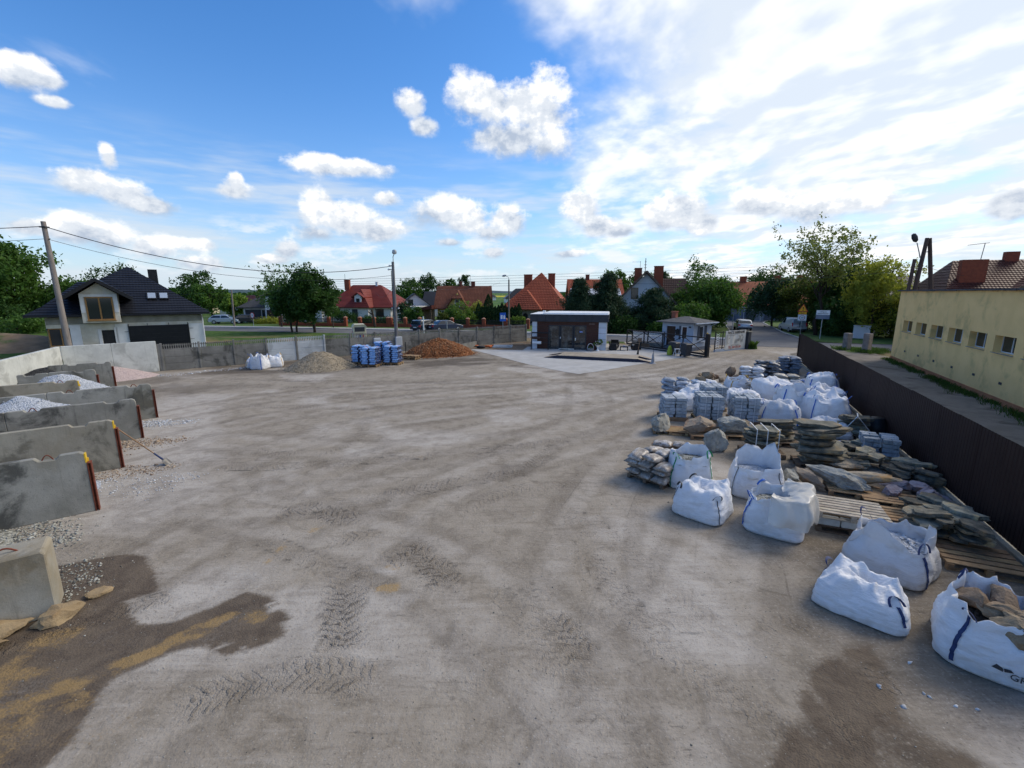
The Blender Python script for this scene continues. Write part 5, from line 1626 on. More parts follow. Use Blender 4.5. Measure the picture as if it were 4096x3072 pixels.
# ------------------------------------------------------------------ houses
class RB:
 """roof slopes built course by course, every course a real step"""
 def __init__(s, course=.34, step=.03, thick=.14):
  s.v, s.f, s.uv = [], [], []
  s.c, s.st, s.th = course, step, thick

 def face(s, pts, uvs):
  b = len(s.v)
  s.v += [tuple(p_) for p_ in pts]
  s.f.append(list(range(b, b + len(pts))))
  s.uv.append(uvs)

 def plane(s, poly):
  P_ = [Vector(p_) for p_ in poly]
  n = (P_[1] - P_[0]).cross(P_[2] - P_[0]).normalized()
  if n.z < 0:
   P_.reverse()
   n = -n
  h = Vector((0, 0, 1)).cross(n)
  h = h.normalized() if h.length > 1e-6 else Vector((1, 0, 0))
  u = n.cross(h)
  t_ = [p_.dot(u) for p_ in P_]
  t0, t1 = min(t_), max(t_)
  nb = max(1, int(round((t1 - t0) / s.c)))
  for k in range(nb):
   a, b = t0 + (t1 - t0) * k / nb, t0 + (t1 - t0) * (k + 1) / nb
   q = s.clip(s.clip(P_, u, a, 1), u, b, -1)
   if len(q) < 3:
    continue
   up_ = [p_ + n * s.st * (1 - (p_.dot(u) - a) / (b - a)) for p_ in q]
   s.face(up_, [(p_.dot(h), p_.dot(u)) for p_ in q])
   m_ = len(q)
   for i in range(m_):
    p0, p1 = q[i], q[(i + 1) % m_]
    if abs(p0.dot(u) - a) < 1e-4 and abs(p1.dot(u) - a) < 1e-4:
     s.face([p0 - n * .002, p1 - n * .002, p1 + n * s.st, p0 + n * s.st], [(p0.dot(h), a)] * 4)
  lo = [p_ - Vector((0, 0, s.th)) for p_ in P_]
  m_ = len(P_)
  s.face(lo[::-1], [(0, 0)] * m_)
  for i in range(m_):
   s.face([lo[i], lo[(i + 1) % m_], P_[(i + 1) % m_], P_[i]], [(0, 0)] * 4)

 @staticmethod
 def clip(P_, u, t, sg):
  out = []
  m_ = len(P_)
  for i in range(m_):
   a, b = P_[i], P_[(i + 1) % m_]
   da, db = (a.dot(u) - t) * sg, (b.dot(u) - t) * sg
   if da >= -1e-7:
    out.append(a)
   if (da > 1e-7 and db < -1e-7) or (da < -1e-7 and db > 1e-7):
    out.append(a + (b - a) * (da / (da - db)))
  return out

 def hip(s, x0, x1, y0, y1, ze, zr, ridge=None, axis='x', off=0.0):
  cx_, cy_ = (x0 + x1) / 2, (y0 + y1) / 2
  A_, B_, C_, D_ = (x0, y0, ze), (x1, y0, ze), (x1, y1, ze), (x0, y1, ze)
  if axis == 'x':
   r0, r1 = ridge
   E_, F_ = (r0, cy_ + off, zr), (r1, cy_ + off, zr)
   if r1 - r0 < .01:
    for tri in ((A_, B_, E_), (B_, C_, E_), (C_, D_, E_), (D_, A_, E_)):
     s.plane(tri)
   else:
    s.plane((A_, B_, F_, E_)), s.plane((B_, C_, F_)), s.plane((C_, D_, E_, F_)), s.plane((D_, A_, E_))
  else:
   r0, r1 = ridge
   E_, F_ = (cx_ + off, r0, zr), (cx_ + off, r1, zr)
   s.plane((A_, B_, E_)), s.plane((B_, C_, F_, E_)), s.plane((C_, D_, F_)), s.plane((D_, A_, E_, F_))
  return s

 def gable(s, x0, x1, y0, y1, ze, zr, axis='x'):
  if axis == 'x':
   cy_ = (y0 + y1) / 2
   s.plane(((x0, y0, ze), (x1, y0, ze), (x1, cy_, zr), (x0, cy_, zr)))
   s.plane(((x1, y1, ze), (x0, y1, ze), (x0, cy_, zr), (x1, cy_, zr)))
  else:
   cx_ = (x0 + x1) / 2
   s.plane(((x0, y1, ze), (x0, y0, ze), (cx_, y0, zr), (cx_, y1, zr)))
   s.plane(((x1, y0, ze), (x1, y1, ze), (cx_, y1, zr), (cx_, y0, zr)))
  return s

 def build(s, name, mat_, parent):
  me = bpy.data.meshes.new(name)
  me.from_pydata(s.v, [], s.f)
  uvl = me.uv_layers.new(name='UVMap')
  fl = [c_ for f_ in s.uv for uv_ in f_ for c_ in uv_]
  uvl.data.foreach_set('uv', fl)
  me.materials.append(mat_)
  me.update()
  o_ = bpy.data.objects.new(name, me)
  return link(o_, parent)

def win(parent, x, y, z, w_, h_, rz=0.0, fm=None, gm=None, mull=1, name='window', fw=.07, sill=False):
 """window on a wall facing local -y (turned by rz)"""
 mb = MB().box(-w_ / 2, w_ / 2, -.05, .0, 0, fw).box(-w_ / 2, w_ / 2, -.05, 0, h_ - fw, h_).box(-w_ / 2, -w_ / 2 + fw, -.05, 0, fw, h_ - fw).box(w_ / 2 - fw, w_ / 2, -.05, 0, fw, h_ - fw)
 for k in range(1, mull):
  xx = -w_ / 2 + w_ * k / mull
  mb.box(xx - fw * .5, xx + fw * .5, -.048, 0, fw, h_ - fw)
 o_ = mb.build(name, fm or M_frame, parent, loc=(x, y, z), rz=rz)
 MB().box(-w_ / 2 + fw, w_ / 2 - fw, -.012, -.004, fw, h_ - fw).build('pane', gm or M_glass, o_)
 if sill:
  MB().box(-w_ / 2 - .06, w_ / 2 + .06, -.16, 0, -.06, -.002).build('sill', fm or M_frame, o_)
 return o_

def chimney(parent, x, y, z0, z1, w_, d_, mat_, cap=True):
 mb = MB().box(x - w_ / 2, x + w_ / 2, y - d_ / 2, y + d_ / 2, z0, z1)
 if cap:
  mb.box(x - w_ / 2 - .05, x + w_ / 2 + .05, y - d_ / 2 - .05, y + d_ / 2 + .05, z1 + .002, z1 + .08)
 return mb.build('chimney', mat_, parent)

M_rf_black = roof_mat('roof_black', (.013, .014, .019), (.018, .020, .027), 5, rough=.42, bump=.12)
M_rf_red = roof_mat('roof_red', (.17, .030, .022), (.21, .040, .028), 5)
M_rf_brick = roof_mat('roof_brick', (.30, .065, .030), (.36, .085, .040), 4, rough=.6, bump=.7)
M_rf_orange = roof_mat('roof_orange', (.36, .11, .055), (.42, .14, .07), 4, rough=.7)
M_rf_brown = roof_mat('roof_brown', (.13, .045, .025), (.17, .06, .035), 4, rough=.7)
M_rf_maroon = roof_mat('roof_maroon', (.06, .016, .013), (.08, .022, .017), 4, rough=.6)
M_rf_dkbrown = roof_mat('roof_dark_brown', (.055, .03, .024), (.075, .04, .032), 4, rough=.65)
M_rf_grey = roof_mat('roof_grey', (.055, .055, .058), (.08, .08, .082), 4, rough=.8)
M_wwhite = pm('wall_white', (.74, .73, .70), (.68, .67, .64), 1.0, .9, .1, 40)
M_wcream = pm('wall_cream', (.60, .55, .42), (.55, .50, .38), 1.0, .9)
M_wyellow = pm('wall_yellow', (.50, .37, .12), (.45, .33, .10), 1.0, .9)
M_wgrey = pm('wall_greywhite', (.58, .60, .64), (.52, .54, .58), 1.0, .9)
M_wblue = pm('wall_bluegrey', (.15, .18, .24), (.18, .21, .27), 1.0, .9)
M_wtan = pm('wall_stone', (.27, .24, .20), (.34, .30, .25), 2.5, .9, .4, 10)
M_wblock = pm('wall_block', (.62, .60, .53), (.50, .47, .39), 1.6, .95, .4, 24, c3=(.60, .61, .60), s3=.6)
M_wband = pm('ring_beam', (.30, .29, .25), (.22, .21, .18), 1.4, .95, .3, 20)
M_foam = pm('polystyrene', (.70, .71, .72), (.62, .63, .64), 2, .9)
M_brick = pm('red_brick', (.28, .075, .04), (.22, .06, .035), 5, .9, .4, 30)
M_brick_dk = pm('dark_brick', (.14, .045, .03), (.18, .06, .04), 5, .9, .3, 30)
M_woodfr = pm('timber_frame', (.34, .19, .07), (.27, .15, .055), 6, .7)

# --- unfinished house with dark roof
h1 = thing('unfinished_house', 'unplastered house with black tiled roof and gabled dormer beyond the fence', 'house', (-35.3, 33.4, 0), R(37.2))
wl = MB()
wall_holes(wl, 'x', 9.7, 3.15, [(-.07 + .0 + .02, 1.42, 1.0, 2.35), (3.0, 3.75, .0, 2.1), (4.74, 8.5, 0, 2.3)], .25)
wo = wl.build('wall', M_wblock, h1, loc=(.94, 0, 0))
MB().poly([(10.64, 0, 0), (10.64, 9.6, 0), (10.64, 9.6, 3.15), (10.64, 0, 3.15)]).build('wall', M_foam, h1)
MB().poly([(.94, 0, 0), (.94, 9.6, 0), (.94, 9.6, 3.15), (.94, 0, 3.15)]).poly([(.94, 9.6, 0), (10.64, 9.6, 0), (10.64, 9.6, 3.15), (.94, 9.6, 3.15)]).build('wall', M_wblock, h1)
MB().box(.92, 10.66, -.02, 0, 2.62, 3.16).build('ring_beam', M_wband, h1)
for (a, b, z0, z1) in ((4.78, 5.6, .0, 2.55), (9.55, 10.64, 0, 2.4), (2.15, 2.75, .5, 2.55), (.94, 2.3, .3, .95), (3.72, 3.92, .4, 2.2), (4.70, 4.9, .4, 2.3)):
 MB().box(a, b, -.045, -.022, z0, z1).build('insulation_board', M_foam, h1, bevel=.004)
MB().box(3.94, 4.69, .02, .06, 0, 2.1).build('door', M_black, h1)
MB().box(4.48, 4.6, -.0, .018, .85, 1.05).build('handle', M_white, h1)
dr = MB().box(5.60, 9.52, -.10, -.05, 0, 2.36).build('garage_door', M_black, h1)
for k in range(7):
 MB().box(5.66, 9.46, -.115, -.102, .06 + k * .33, .06 + k * .33 + .30).build('door_panel', pm('garage_black', (.008, .009, .012), (.011, .012, .016), 3, .4) if 'garage_black' not in MATS else MATS['garage_black'], dr)
mb = MB().box(5.56, 5.61, -.14, -.10, 0, 2.45).box(9.51, 9.56, -.14, -.10, 0, 2.45)
for (x, z_) in ((5.30, 1.9), (5.30, .9), (9.55, 2.0), (9.55, 1.1)):
 mb.box(x, x + .3, -.13, -.11, z_, z_ + .03)
for x in (5.6, 6.8, 8.2, 9.5):
 mb.box(x - .02, x + .02, -.13, -.1, 2.3, 2.55)
mb.build('door_frame', M_black, h1)
win(h1, 1.63, .12, 1.0, 1.4, 1.35, fm=M_woodfr, mull=2, sill=True)
# main roof, back wing and dormer
rb = RB(.34, .035)
rb.hip(-.1, 11.15, -.62, 10.3, 3.35, 7.2, (5.9, 5.95))
rb.hip(-.4, 7.0, 4.5, 13.6, 3.35, 5.95, (2.2, 4.6))
rfo = rb.build('roof', M_rf_black, h1)
MB().box(.94, 6.4, 9.6, 13, 0, 3.2).build('wall', M_wblock, h1)
rb = RB(.34, .035)
rb.gable(2.2, 6.1, -1.55, 4.6, 4.62, 6.0, 'y')
dm = rb.build('dormer_roof', M_rf_black, h1)
MB().prism([(3.05, -.8, 2.72), (5.25, -.8, 2.72), (5.25, -.8, 4.9), (4.15, -.8, 5.7), (3.05, -.8, 4.9)], (0, 3.4, 0)).build('dormer_wall', M_wblock, h1)
MB().bar((2.15, -1.57, 4.54), (4.15, -1.57, 5.94), .05, .24).bar((6.15, -1.57, 4.54), (4.15, -1.57, 5.94), .05, .24).build('barge_board', M_black, dm)
win(h1, 4.15, -.81, 2.92, 1.6, 1.75, fm=M_woodfr, mull=2, fw=.09, sill=True)
MB().box(3.2, 5.1, -.84, -.802, 4.68, 4.86).box(3.06, 3.3, -.836, -.802, 3.5, 4.9).box(5.0, 5.24, -.836, -.802, 3.5, 4.9).build('insulation_board', M_foam, h1)
rs = math.atan2(7.2 - 3.35, 5.46 + .0)
for x in (7.35, 8.15):
 o_ = MB().box(-.34, .34, -.45, .45, .0, .09).build('skylight', M_black, rfo, loc=(x, 1.2, 3.35 + 1.82 * math.tan(rs) + .06))
 o_.rotation_euler = (rs, 0, 0)
 MB().box(-.26, .26, -.36, .36, .091, .096).build('pane', glass_mat('sky_pane', (.32, .38, .46), .1) if 'sky_pane' not in MATS else MATS['sky_pane'], o_)
chimney(h1, 7.6, 7.2, 5.2, 7.1, .7, .6, M_black, False)
for (y0, y1) in ((1.4, 2.0), (2.4, 3.0)):
 win(h1, 10.65, (y0 + y1) / 2, 1.5, .6, .8, R(90), fm=M_woodfr)
MB().tube([(10.55, -.5, 3.2), (10.6, -.12, 2.9), (10.6, -.12, 0)], .045, 6).build('downpipe', M_foam, h1)
M_soil2 = pm('earth_mound', (.26, .18, .11), (.19, .13, .08), 1.2, .95, .6, 8, c3=(.055, .10, .022), s3=.35)
# earth mound beside it
heap('earth_mound', 'grassy heap of excavated earth left of the unfinished house', (-46.5, 41.5, 0), 8.5, 4.5, 1.5, M_soil2, 31, pw=.8, cat='earth mound')

# --- grey white villa behind the trees
h2 = thing('villa', 'pale grey villa with dark roof half hidden by the street trees', 'house', (-45.6, 78.2, 0), R(3))
MB().box(0, 13, 0, 9, 0, 2.7).box(4.2, 7.2, -1.2, 0, 0, 4.3).build('wall', M_wgrey, h2)
rb = RB(.36, .03).hip(-.7, 13.7, -.7, 9.7, 2.55, 5.9, (4.0, 9.5))
rb.build('roof', M_rf_grey, h2)
rb = RB(.36, .03).gable(3.8, 7.6, -1.6, 4.4, 4.3, 5.4, 'y')
rb.build('dormer_roof', M_rf_grey, h2)
win(h2, 1.6, -.01, .05, 2.6, 2.1, fm=M_darkgrey, gm=M_darkgrey, name='garage_door')
win(h2, 5.0, -1.21, 0.05, 1.2, 2.1, fm=M_darkgrey, name='door', gm=pm('dark_door', (.03, .015, .01), (.04, .02, .015), 4, .5))
win(h2, 5.5, -1.21, 2.7, 1.2, 1.3, fm=M_darkgrey)
win(h2, 9.0, -.01, .8, 1.4, 1.5, fm=M_darkgrey)
win(h2, 3.3, -.01, .8, .5, 1.3, fm=M_darkgrey)

# --- white house with red metal roof
h3 = thing('red_roof_house', 'white house with dark red hipped roof and small dormer', 'house', (-32.0, 81.2, 0), R(-9))
MB().box(0, 11.2, 0, 9, 0, 2.75).build('wall', M_wwhite, h3)
MB().box(4.4, 7.9, -1.7, 0, 0, 2.75).build('wall', M_wwhite, h3)
rb = RB(.36, .035)
rb.hip(-.7, 12.0, -.7, 9.7, 2.55, 6.35, (2.2, 7.6))
rb.hip(3.9, 8.4, -2.3, 4.0, 2.58, 5.55, (-.3, 3.2), 'y')
rfo = rb.build('roof', M_rf_red, h3)
rb = RB(.36, .03).gable(5.1, 7.3, -2.0, 1.5, 4.25, 5.0, 'y')
rb.build('dormer_roof', M_rf_red, h3)
MB().prism([(5.6, -1.75, 3.0), (6.8, -1.75, 3.0), (6.8, -1.75, 4.35), (6.2, -1.75, 4.75), (5.6, -1.75, 4.35)], (0, 1.5, 0)).build('dormer_wall', M_wwhite, h3)
win(h3, 6.2, -1.76, 3.3, .6, .7, fm=M_darkgrey)
win(h3, 9.2, -.01, .8, 1.5, 1.4, fm=M_darkgrey)
win(h3, 5.5, -1.71, .1, 1.0, 2.1, fm=M_darkgrey, name='door', gm=M_darkgrey)
win(h3, 1.2, -.01, .8, 1.4, 1.4, fm=M_darkgrey)
chimney(h3, 1.6, 3.6, 5.4, 7.2, .9, .6, M_brick)
chimney(h3, 6.9, 4.4, 6.0, 6.8, .4, .4, M_white)
MB().tube([(1.2, 3.6, 7.2), (1.2, 3.6, 8.3)], .03, 5).lathe([(.0, .0), (.4, .12)], 12, (2.6, 3.2, 7.3)).build('aerial', M_darkgrey, h3)
MB().box(11.6, 15.2, 1.5, 7, 0, 2.4).box(11.5, 15.3, 1.4, 7.1, 2.41, 2.56).build('garage', M_wwhite, h3)
win(h3, 13.6, 1.49, .05, 2.4, 2.0, fm=M_woodfr, gm=M_woodfr, name='garage_door', mull=4)

# --- pale gabled house and its dark neighbour
h4 = thing('gabled_house', 'pale blue grey gabled house right of the red roofed house', 'house', (-20.9, 86, 0), R(14))
MB().prism([(0, 0, 0), (5.6, 0, 0), (5.6, 0, 2.6), (2.8, 0, 4.6), (0, 0, 2.6)], (0, 9, 0)).build('wall', M_wgrey, h4)
RB(.36, .03).gable(-.5, 6.1, -.6, 9.6, 2.3, 4.85, 'y').build('roof', M_rf_grey, h4)
win(h4, 2.0, -.01, 2.6, .9, 1.1, fm=M_darkgrey)
win(h4, 4.6, -.01, .9, .9, 1.1, fm=M_darkgrey)
h4b = thing('dark_roof_house', 'house with plain black roof between the gabled and the yellow house', 'house', (-18.6, 98, 0), R(2))
MB().box(0, 7, 0, 8, 0, 2.2).build('wall', M_wwhite, h4b)
RB(.4, .02).gable(-.5, 5.6, -.6, 8.6, 2.2, 5.2, 'x').build('roof', M_rf_black, h4b)
win(h4b, 4.5, -.02, .8, .9, 1.0)

# --- yellow house with brown tiled roof
h5 = thing('yellow_house', 'yellow house with long brown tiled roof and central gabled bay', 'house', (-13.0, 78.6, 0), R(0))
MB().box(.3, 9.0, 0, 8, 0, 2.6).build('wall', M_wyellow, h5)
MB().prism([(2.3, -.5, 0), (5.2, -.5, 0), (5.2, -.5, 2.9), (3.75, -.5, 4.9), (2.3, -.5, 2.9)], (0, 3.5, 0)).build('bay_wall', M_wyellow, h5)
rb = RB(.33, .035)
rb.gable(-.3, 9.4, -.75, 8.75, 2.35, 6.15, 'x')
rfo = rb.build('roof', M_rf_brown, h5)
rb = RB(.33, .035)
rb.plane([(1.7, -1.0, 2.3), (1.7, 4, 2.3), (3.0, 4, 4.1), (3.0, -1.0, 4.1)])
rb.plane([(5.8, -1.0, 2.3), (5.8, 4, 2.3), (4.5, 4, 4.1), (4.5, -1.0, 4.1)])
rb.plane([(2.85, -1.05, 4.05), (4.65, -1.05, 4.05), (3.75, .4, 5.35)])
rb.plane([(2.85, -1.05, 4.05), (3.75, .4, 5.35), (3.75, 3.5, 5.35), (2.85, 3.5, 4.05)])
rb.plane([(4.65, -1.05, 4.05), (3.75, .4, 5.35), (3.75, 3.5, 5.35), (4.65, 3.5, 4.05)])
rb.build('bay_roof', M_rf_brown, h5)
o_ = win(h5, 3.75, -.51, 2.35, .8, 1.6, name='balcony_door', fm=M_white, mull=1)
MB().box(2.5, 5.0, -1.1, -1.05, 2.3, 2.34).box(2.5, 5.0, -1.1, -1.05, 2.95, 3.0).box(2.5, 5.0, -1.1, -.5, 2.15, 2.25).build('balcony', M_wood_dark, h5)
win(h5, 1.0, -.01, .3, .9, 1.7, fm=M_white, mull=2)
win(h5, 3.6, -.51, .7, 1.6, 1.2, fm=M_white, mull=2)
win(h5, 7.2, -.01, .8, 1.5, 1.2, fm=M_white, mull=2)
chimney(h5, 3.9, 4.1, 5.4, 6.9, .45, .45, M_brick_dk)
chimney(h5, 6.1, 4.0, 5.4, 6.85, .7, .5, M_brick_dk)
MB().tube([(5.6, 4, 6.1), (5.6, 4, 8.0)], .025, 5).bar((4.8, 4, 7.85), (5.8, 4, 7.9), .03, .03).build('aerial', M_darkgrey, h5)
cp = thing('car_shelter', 'dark brown timber car shelter left of the yellow house', 'shelter', (-15.6, 74.5, 0))
MB().prism([(0, 0, 2.2), (2.6, 0, 2.35), (2.6, 0, 2.95), (1.6, 0, 2.8)], (0, 4, 0)).build('roof', M_rf_maroon, cp)
MB().box(.1, 2.5, 3.5, 3.6, 0, 2.3).build('back_wall', M_wood_dark, cp)
for x in (.15, 2.45):
 MB().box(x - .08, x + .08, .05, .2, 0, 2.2).build('post', M_wood_dark, cp)

# --- big pyramid-roofed house
h6 = thing('pyramid_roof_house', 'house with tall brick red pyramid roof and two brick chimneys', 'house', (-1.0, 73.1, 0), R(-11))
MB().box(0, 9.8, 0, 9.8, 0, 2.6).build('wall', M_wtan, h6)
rb = RB(.36, .045)
rb.hip(-.85, 9.9, -.85, 10.6, 2.45, 8.2, (5.0, 5.05))
rb.hip(.75, 5.9, -2.0, 3.6, 2.5, 5.4, (.3, 1.4), 'y')
rfo = rb.build('roof', M_rf_brick, h6)
MB().box(1.4, 5.3, -1.3, 0, 0, 2.5).build('bay_wall', M_wtan, h6)
chimney(h6, 2.6, 6.2, 5.0, 7.9, 1.35, .6, M_brick)
chimney(h6, 6.7, 4.9, 5.0, 8.0, 1.1, .6, M_brick)
win(h6, .7, -.01, .6, .9, 1.5, fm=M_wood_dark)
for x in (2.1, 3.4, 4.6):
 o_ = MB().prism([(x - .42, -1.34, .3), (x + .42, -1.34, .3)] + [(x + .42 * math.cos(a_ * math.pi / 8), -1.34, 1.5 + .42 * math.sin(a_ * math.pi / 8)) for a_ in range(9)], (0, .03, 0)).build('arched_window', M_wood_dark, h6)
 MB().prism([(x - .34, -1.345, .4), (x + .34, -1.345, .4)] + [(x + .34 * math.cos(a_ * math.pi / 8), -1.345, 1.5 + .34 * math.sin(a_ * math.pi / 8)) for a_ in range(9)], (0, .004, 0)).build('pane', M_glass, o_)
win(h6, 7.8, -.01, .7, 1.3, 1.3, fm=M_wood_dark)

# --- red roof seen behind the pines
h7 = thing('brick_roof_house', 'house with brick red roof rising behind the dark pines', 'house', (10.2, 80, 0), R(-3))
MB().box(0, 8.6, 0, 9, 0, 4.6).prism([(0, 0, 4.6), (0, 9, 4.6), (0, 4.5, 7.0)], (8.6, 0, 0)).build('wall', M_wgrey, h7)
RB(.36, .04).gable(-.45, 9.3, -.9, 9.9, 3.6, 7.35, 'x').build('roof', M_rf_brick, h7)
chimney(h7, 3.2, 4.5, 6.8, 8.1, .65, .5, M_brick_dk)
chimney(h7, 6.9, 4.5, 6.8, 8.2, .7, .5, M_brick_dk)
win(h7, 2, -.01, 1, 1.4, 1.4)
MB().bar((-.3, -.6, 3.9), (-.3, -1.6, 5.1), .1, .1).build('barge_board', M_darkgrey, h7)

# --- white gabled house with brown roof
h8 = thing('white_gabled_house', 'white house with brown roof, gable towards the yard and red chimneys', 'house', (15.0, 65, 0), R(-14))
cxg = 3.55
MB().prism([(0.25, 0, 0), (6.9, 0, 0), (6.9, 0, 4.2), (cxg, 0, 7.55), (.25, 0, 4.2)], (0, 9, 0)).build('wall', M_wgrey, h8)
rb = RB(.36, .035)
rb.gable(-.65, 7.75, -.7, 9.5, 3.4, 7.9, 'y')
rb.build('roof', M_rf_dkbrown, h8)
rb = RB(.36, .035)
rb.gable(5.5, 9.3, 2.0, 7.0, 4.7, 7.0, 'x')
rb.build('side_roof', M_rf_dkbrown, h8)
MB().box(6.9, 8.9, 2.6, 6.6, 0, 4.9).build('side_wall', M_wgrey, h8)
MB().bar((-.7, -.72, 3.3), (cxg, -.72, 7.84), .06, .24).bar((7.8, -.72, 3.3), (cxg, -.72, 7.84), .06, .24).build('barge_board', M_rf_maroon if False else M_wood_dark, h8)
win(h8, 2.1, -.01, 4.1, .95, 1.55, fm=M_wood_dark)
win(h8, 5.0, -.01, 4.1, .95, 1.55, fm=M_wood_dark)
win(h8, 2.2, -.01, 1.0, 1.4, 1.4, fm=M_wood_dark)
chimney(h8, 2.5, 2.5, 6.0, 8.35, 1.0, .6, M_brick)
chimney(h8, 5.3, 2.8, 5.4, 8.6, 1.25, .7, M_brick)
MB().tube([(3.4, 1.5, 7.9), (3.4, 1.5, 9.7)], .05, 5).bar((3.2, 1.5, 8.4), (3.6, 1.5, 8.4), .2, .04).bar((3.2, 1.5, 8.8), (3.6, 1.5, 8.8), .2, .04).bar((3.25, 1.5, 9.2), (3.55, 1.5, 9.2), .2, .04).tube([(2.7, 1.5, 7.5), (2.7, 1.5, 9.3)], .025, 5).bar((1.6, 1.5, 9.2), (2.8, 1.5, 9.2), .03, .03).build('aerial', M_darkgrey, h8)

# --- grey house with orange roof by the side street
h9 = thing('orange_roof_house', 'grey house with orange tiled roof and gabled dormer at the end of the street', 'house', (39.6, 85, 0), R(-12))
MB().prism([(0, 0, 0), (0, 8.4, 0), (0, 8.4, 3.4), (0, 4.2, 6.7), (0, 0, 3.4)], (16, 0, 0)).build('wall', M_wblue, h9)
rb = RB(.36, .04)
rb.gable(-.5, 16.5, -1.0, 9.4, 2.75, 7.0, 'x')
rb.build('roof', M_rf_orange, h9)
rb = RB(.36, .03).gable(5.6, 9.2, -1.3, 4.0, 4.6, 6.5, 'y')
rb.build('dormer_roof', M_rf_brick, h9)
MB().prism([(6.1, -.7, 2.9), (8.8, -.7, 2.9), (8.8, -.7, 4.8), (7.45, -.7, 6.2), (6.1, -.7, 4.8)], (0, 3, 0)).build('dormer_wall', M_wblue, h9)
win(h9, 7.45, -.71, 3.3, 1.1, 1.2)
win(h9, -.01, 5.4, 3.3, .9, 1.5, R(-90), fm=M_white)
win(h9, -.01, 2.6, 3.3, .9, 1.5, R(-90), fm=M_white)
MB().box(1.4, 5.4, -3.6, 0, 0, 2.3).prism([(1.2, -3.8, 2.31), (5.6, -3.8, 2.31), (3.4, -3.8, 2.9)], (0, 3.8, 0)).build('garage', M_wblue, h9)
win(h9, 3.4, -3.61, .05, 2.8, 2.0, name='garage_door', fm=M_white, gm=M_wblue, mull=1)
chimney(h9, 3.4, 4.2, 6.4, 7.9, 1.1, .6, M_brick)
chimney(h9, 9.2, 4.2, 6.4, 8.0, 1.2, .6, M_brick)
chimney(h9, 13.2, 4.2, 6.4, 8.0, 1.1, .6, M_brick)
h9b = thing('orange_roof_house', 'long orange roofed house showing through the big leafless tree', 'house', (50, 92, 0), R(-12))
MB().box(0, 16, 0, 8, 0, 3.2).build('wall', M_wblue, h9b)
RB(.38, .03).gable(-.5, 16.5, -.9, 8.9, 2.9, 6.9, 'x').build('roof', M_rf_orange, h9b)
chimney(h9b, 5, 4, 6, 7.7, 1.2, .6, M_brick)
chimney(h9b, 10, 4, 6, 7.7, 1.2, .6, M_brick)

# --- brown roof above the yellow building
h10 = thing('maroon_roof_house', 'house with maroon roof and cream gable rising behind the yellow building', 'house', (43.2, 40.0, 0), R(-24))
MB().prism([(0, 0, 0), (7.6, 0, 0), (7.6, 0, 5.3), (3.8, 0, 7.75), (0, 0, 5.3)], (0, 9, 0)).build('wall', M_wcream, h10)
rb = RB(.33, .035)
rb.gable(-.9, 8.5, -.9, 9.9, 4.75, 8.1, 'y')
rb.build('roof', M_rf_maroon, h10)
rb = RB(.33, .035)
rb.plane([(-4.6, -.2, 5.0), (1.2, -.2, 5.0), (3.6, 4.6, 8.0), (-2.8, 4.6, 8.0)])
rb.plane([(-4.6, -.2, 5.0), (-2.8, 4.6, 8.0), (-4.6, 9.4, 5.0)])
rb.plane([(-4.6, 9.4, 5.0), (-2.8, 4.6, 8.0), (3.6, 4.6, 8.0), (1.2, 9.4, 5.0)])
rb.build('side_roof', M_rf_maroon, h10)
MB().box(-4.1, 0, .3, 9, 0, 5.05).build('side_wall', M_wcream, h10)
MB().bar((-.95, -.92, 4.65), (3.8, -.92, 8.05), .06, .26).bar((8.55, -.92, 4.65), (3.8, -.92, 8.05), .06, .26).bar((1.0, -.05, 5.95), (6.6, -.05, 5.95), .1, .12).build('barge_board', M_wood_dark, h10)
win(h10, 3.8, -.01, 4.4, 1.5, 1.15, fm=M_white)
win(h10, 6.4, -.01, 4.4, 1.0, 1.0, fm=M_white)
MB().box(-3.3, -1.5, 1.2, 1.9, 5.2, 7.9).build('chimney', M_brick, h10)
chimney(h10, 1.3, 4.6, 7.5, 8.7, .95, .6, M_brick, False)
MB().tube([(-1.6, 2.5, 7.9), (-1.5, 2.5, 9.4)], .03, 5).bar((-2.7, 2.5, 9.25), (-1.2, 2.5, 9.4), .03, .04).build('aerial', M_darkgrey, h10)
h11 = thing('black_roof_house', 'small black roof behind the crooked double pole', 'house', (41.5, 58, 0), R(-20))
MB().box(0, 8, 0, 8, 0, 4.8).build('wall', M_wgrey, h11)
RB(.4, .03).gable(-.5, 8.5, -.6, 8.6, 4.6, 7.1, 'x').build('roof', M_rf_black, h11)
# --- far houses
for k, (x, y, w_, d_, hz_, rm, wm, lb) in enumerate([(-66, 104, 12, 9, 4.4, M_rf_maroon, M_wcream, 'far dark roofed house at the wood edge on the left'), (-84, 112, 11, 9, 5.2, M_rf_dkbrown, M_wcream, 'far brown roofed house with cream gable on the left'),
             (11 - 14, 230, 16, 12, 7.0, M_rf_black, M_wwhite, 'distant house with dark blue roof out in the fields'), (-24, 300, 14, 10, 6, M_rf_grey, M_wwhite, 'distant grey house far across the fields')]):
 hh = thing('far_house', lb, 'house', (x, y, 0), R(8 * k - 10), 'far houses')
 MB().prism([(0, 0, 0), (w_, 0, 0), (w_, 0, 2.2), (0, 0, 2.2)], (0, d_, 0)).build('wall', wm, hh)
 RB(.6, .02).hip(-.5, w_ + .5, -.5, d_ + .5, 2.1, hz_, (w_ * .35, w_ * .65)).build('roof', rm, hh)
 win(hh, w_ * .3, -.02, .7, 1.3, 1.2)
 win(hh, w_ * .7, -.02, .7, 1.3, 1.2)

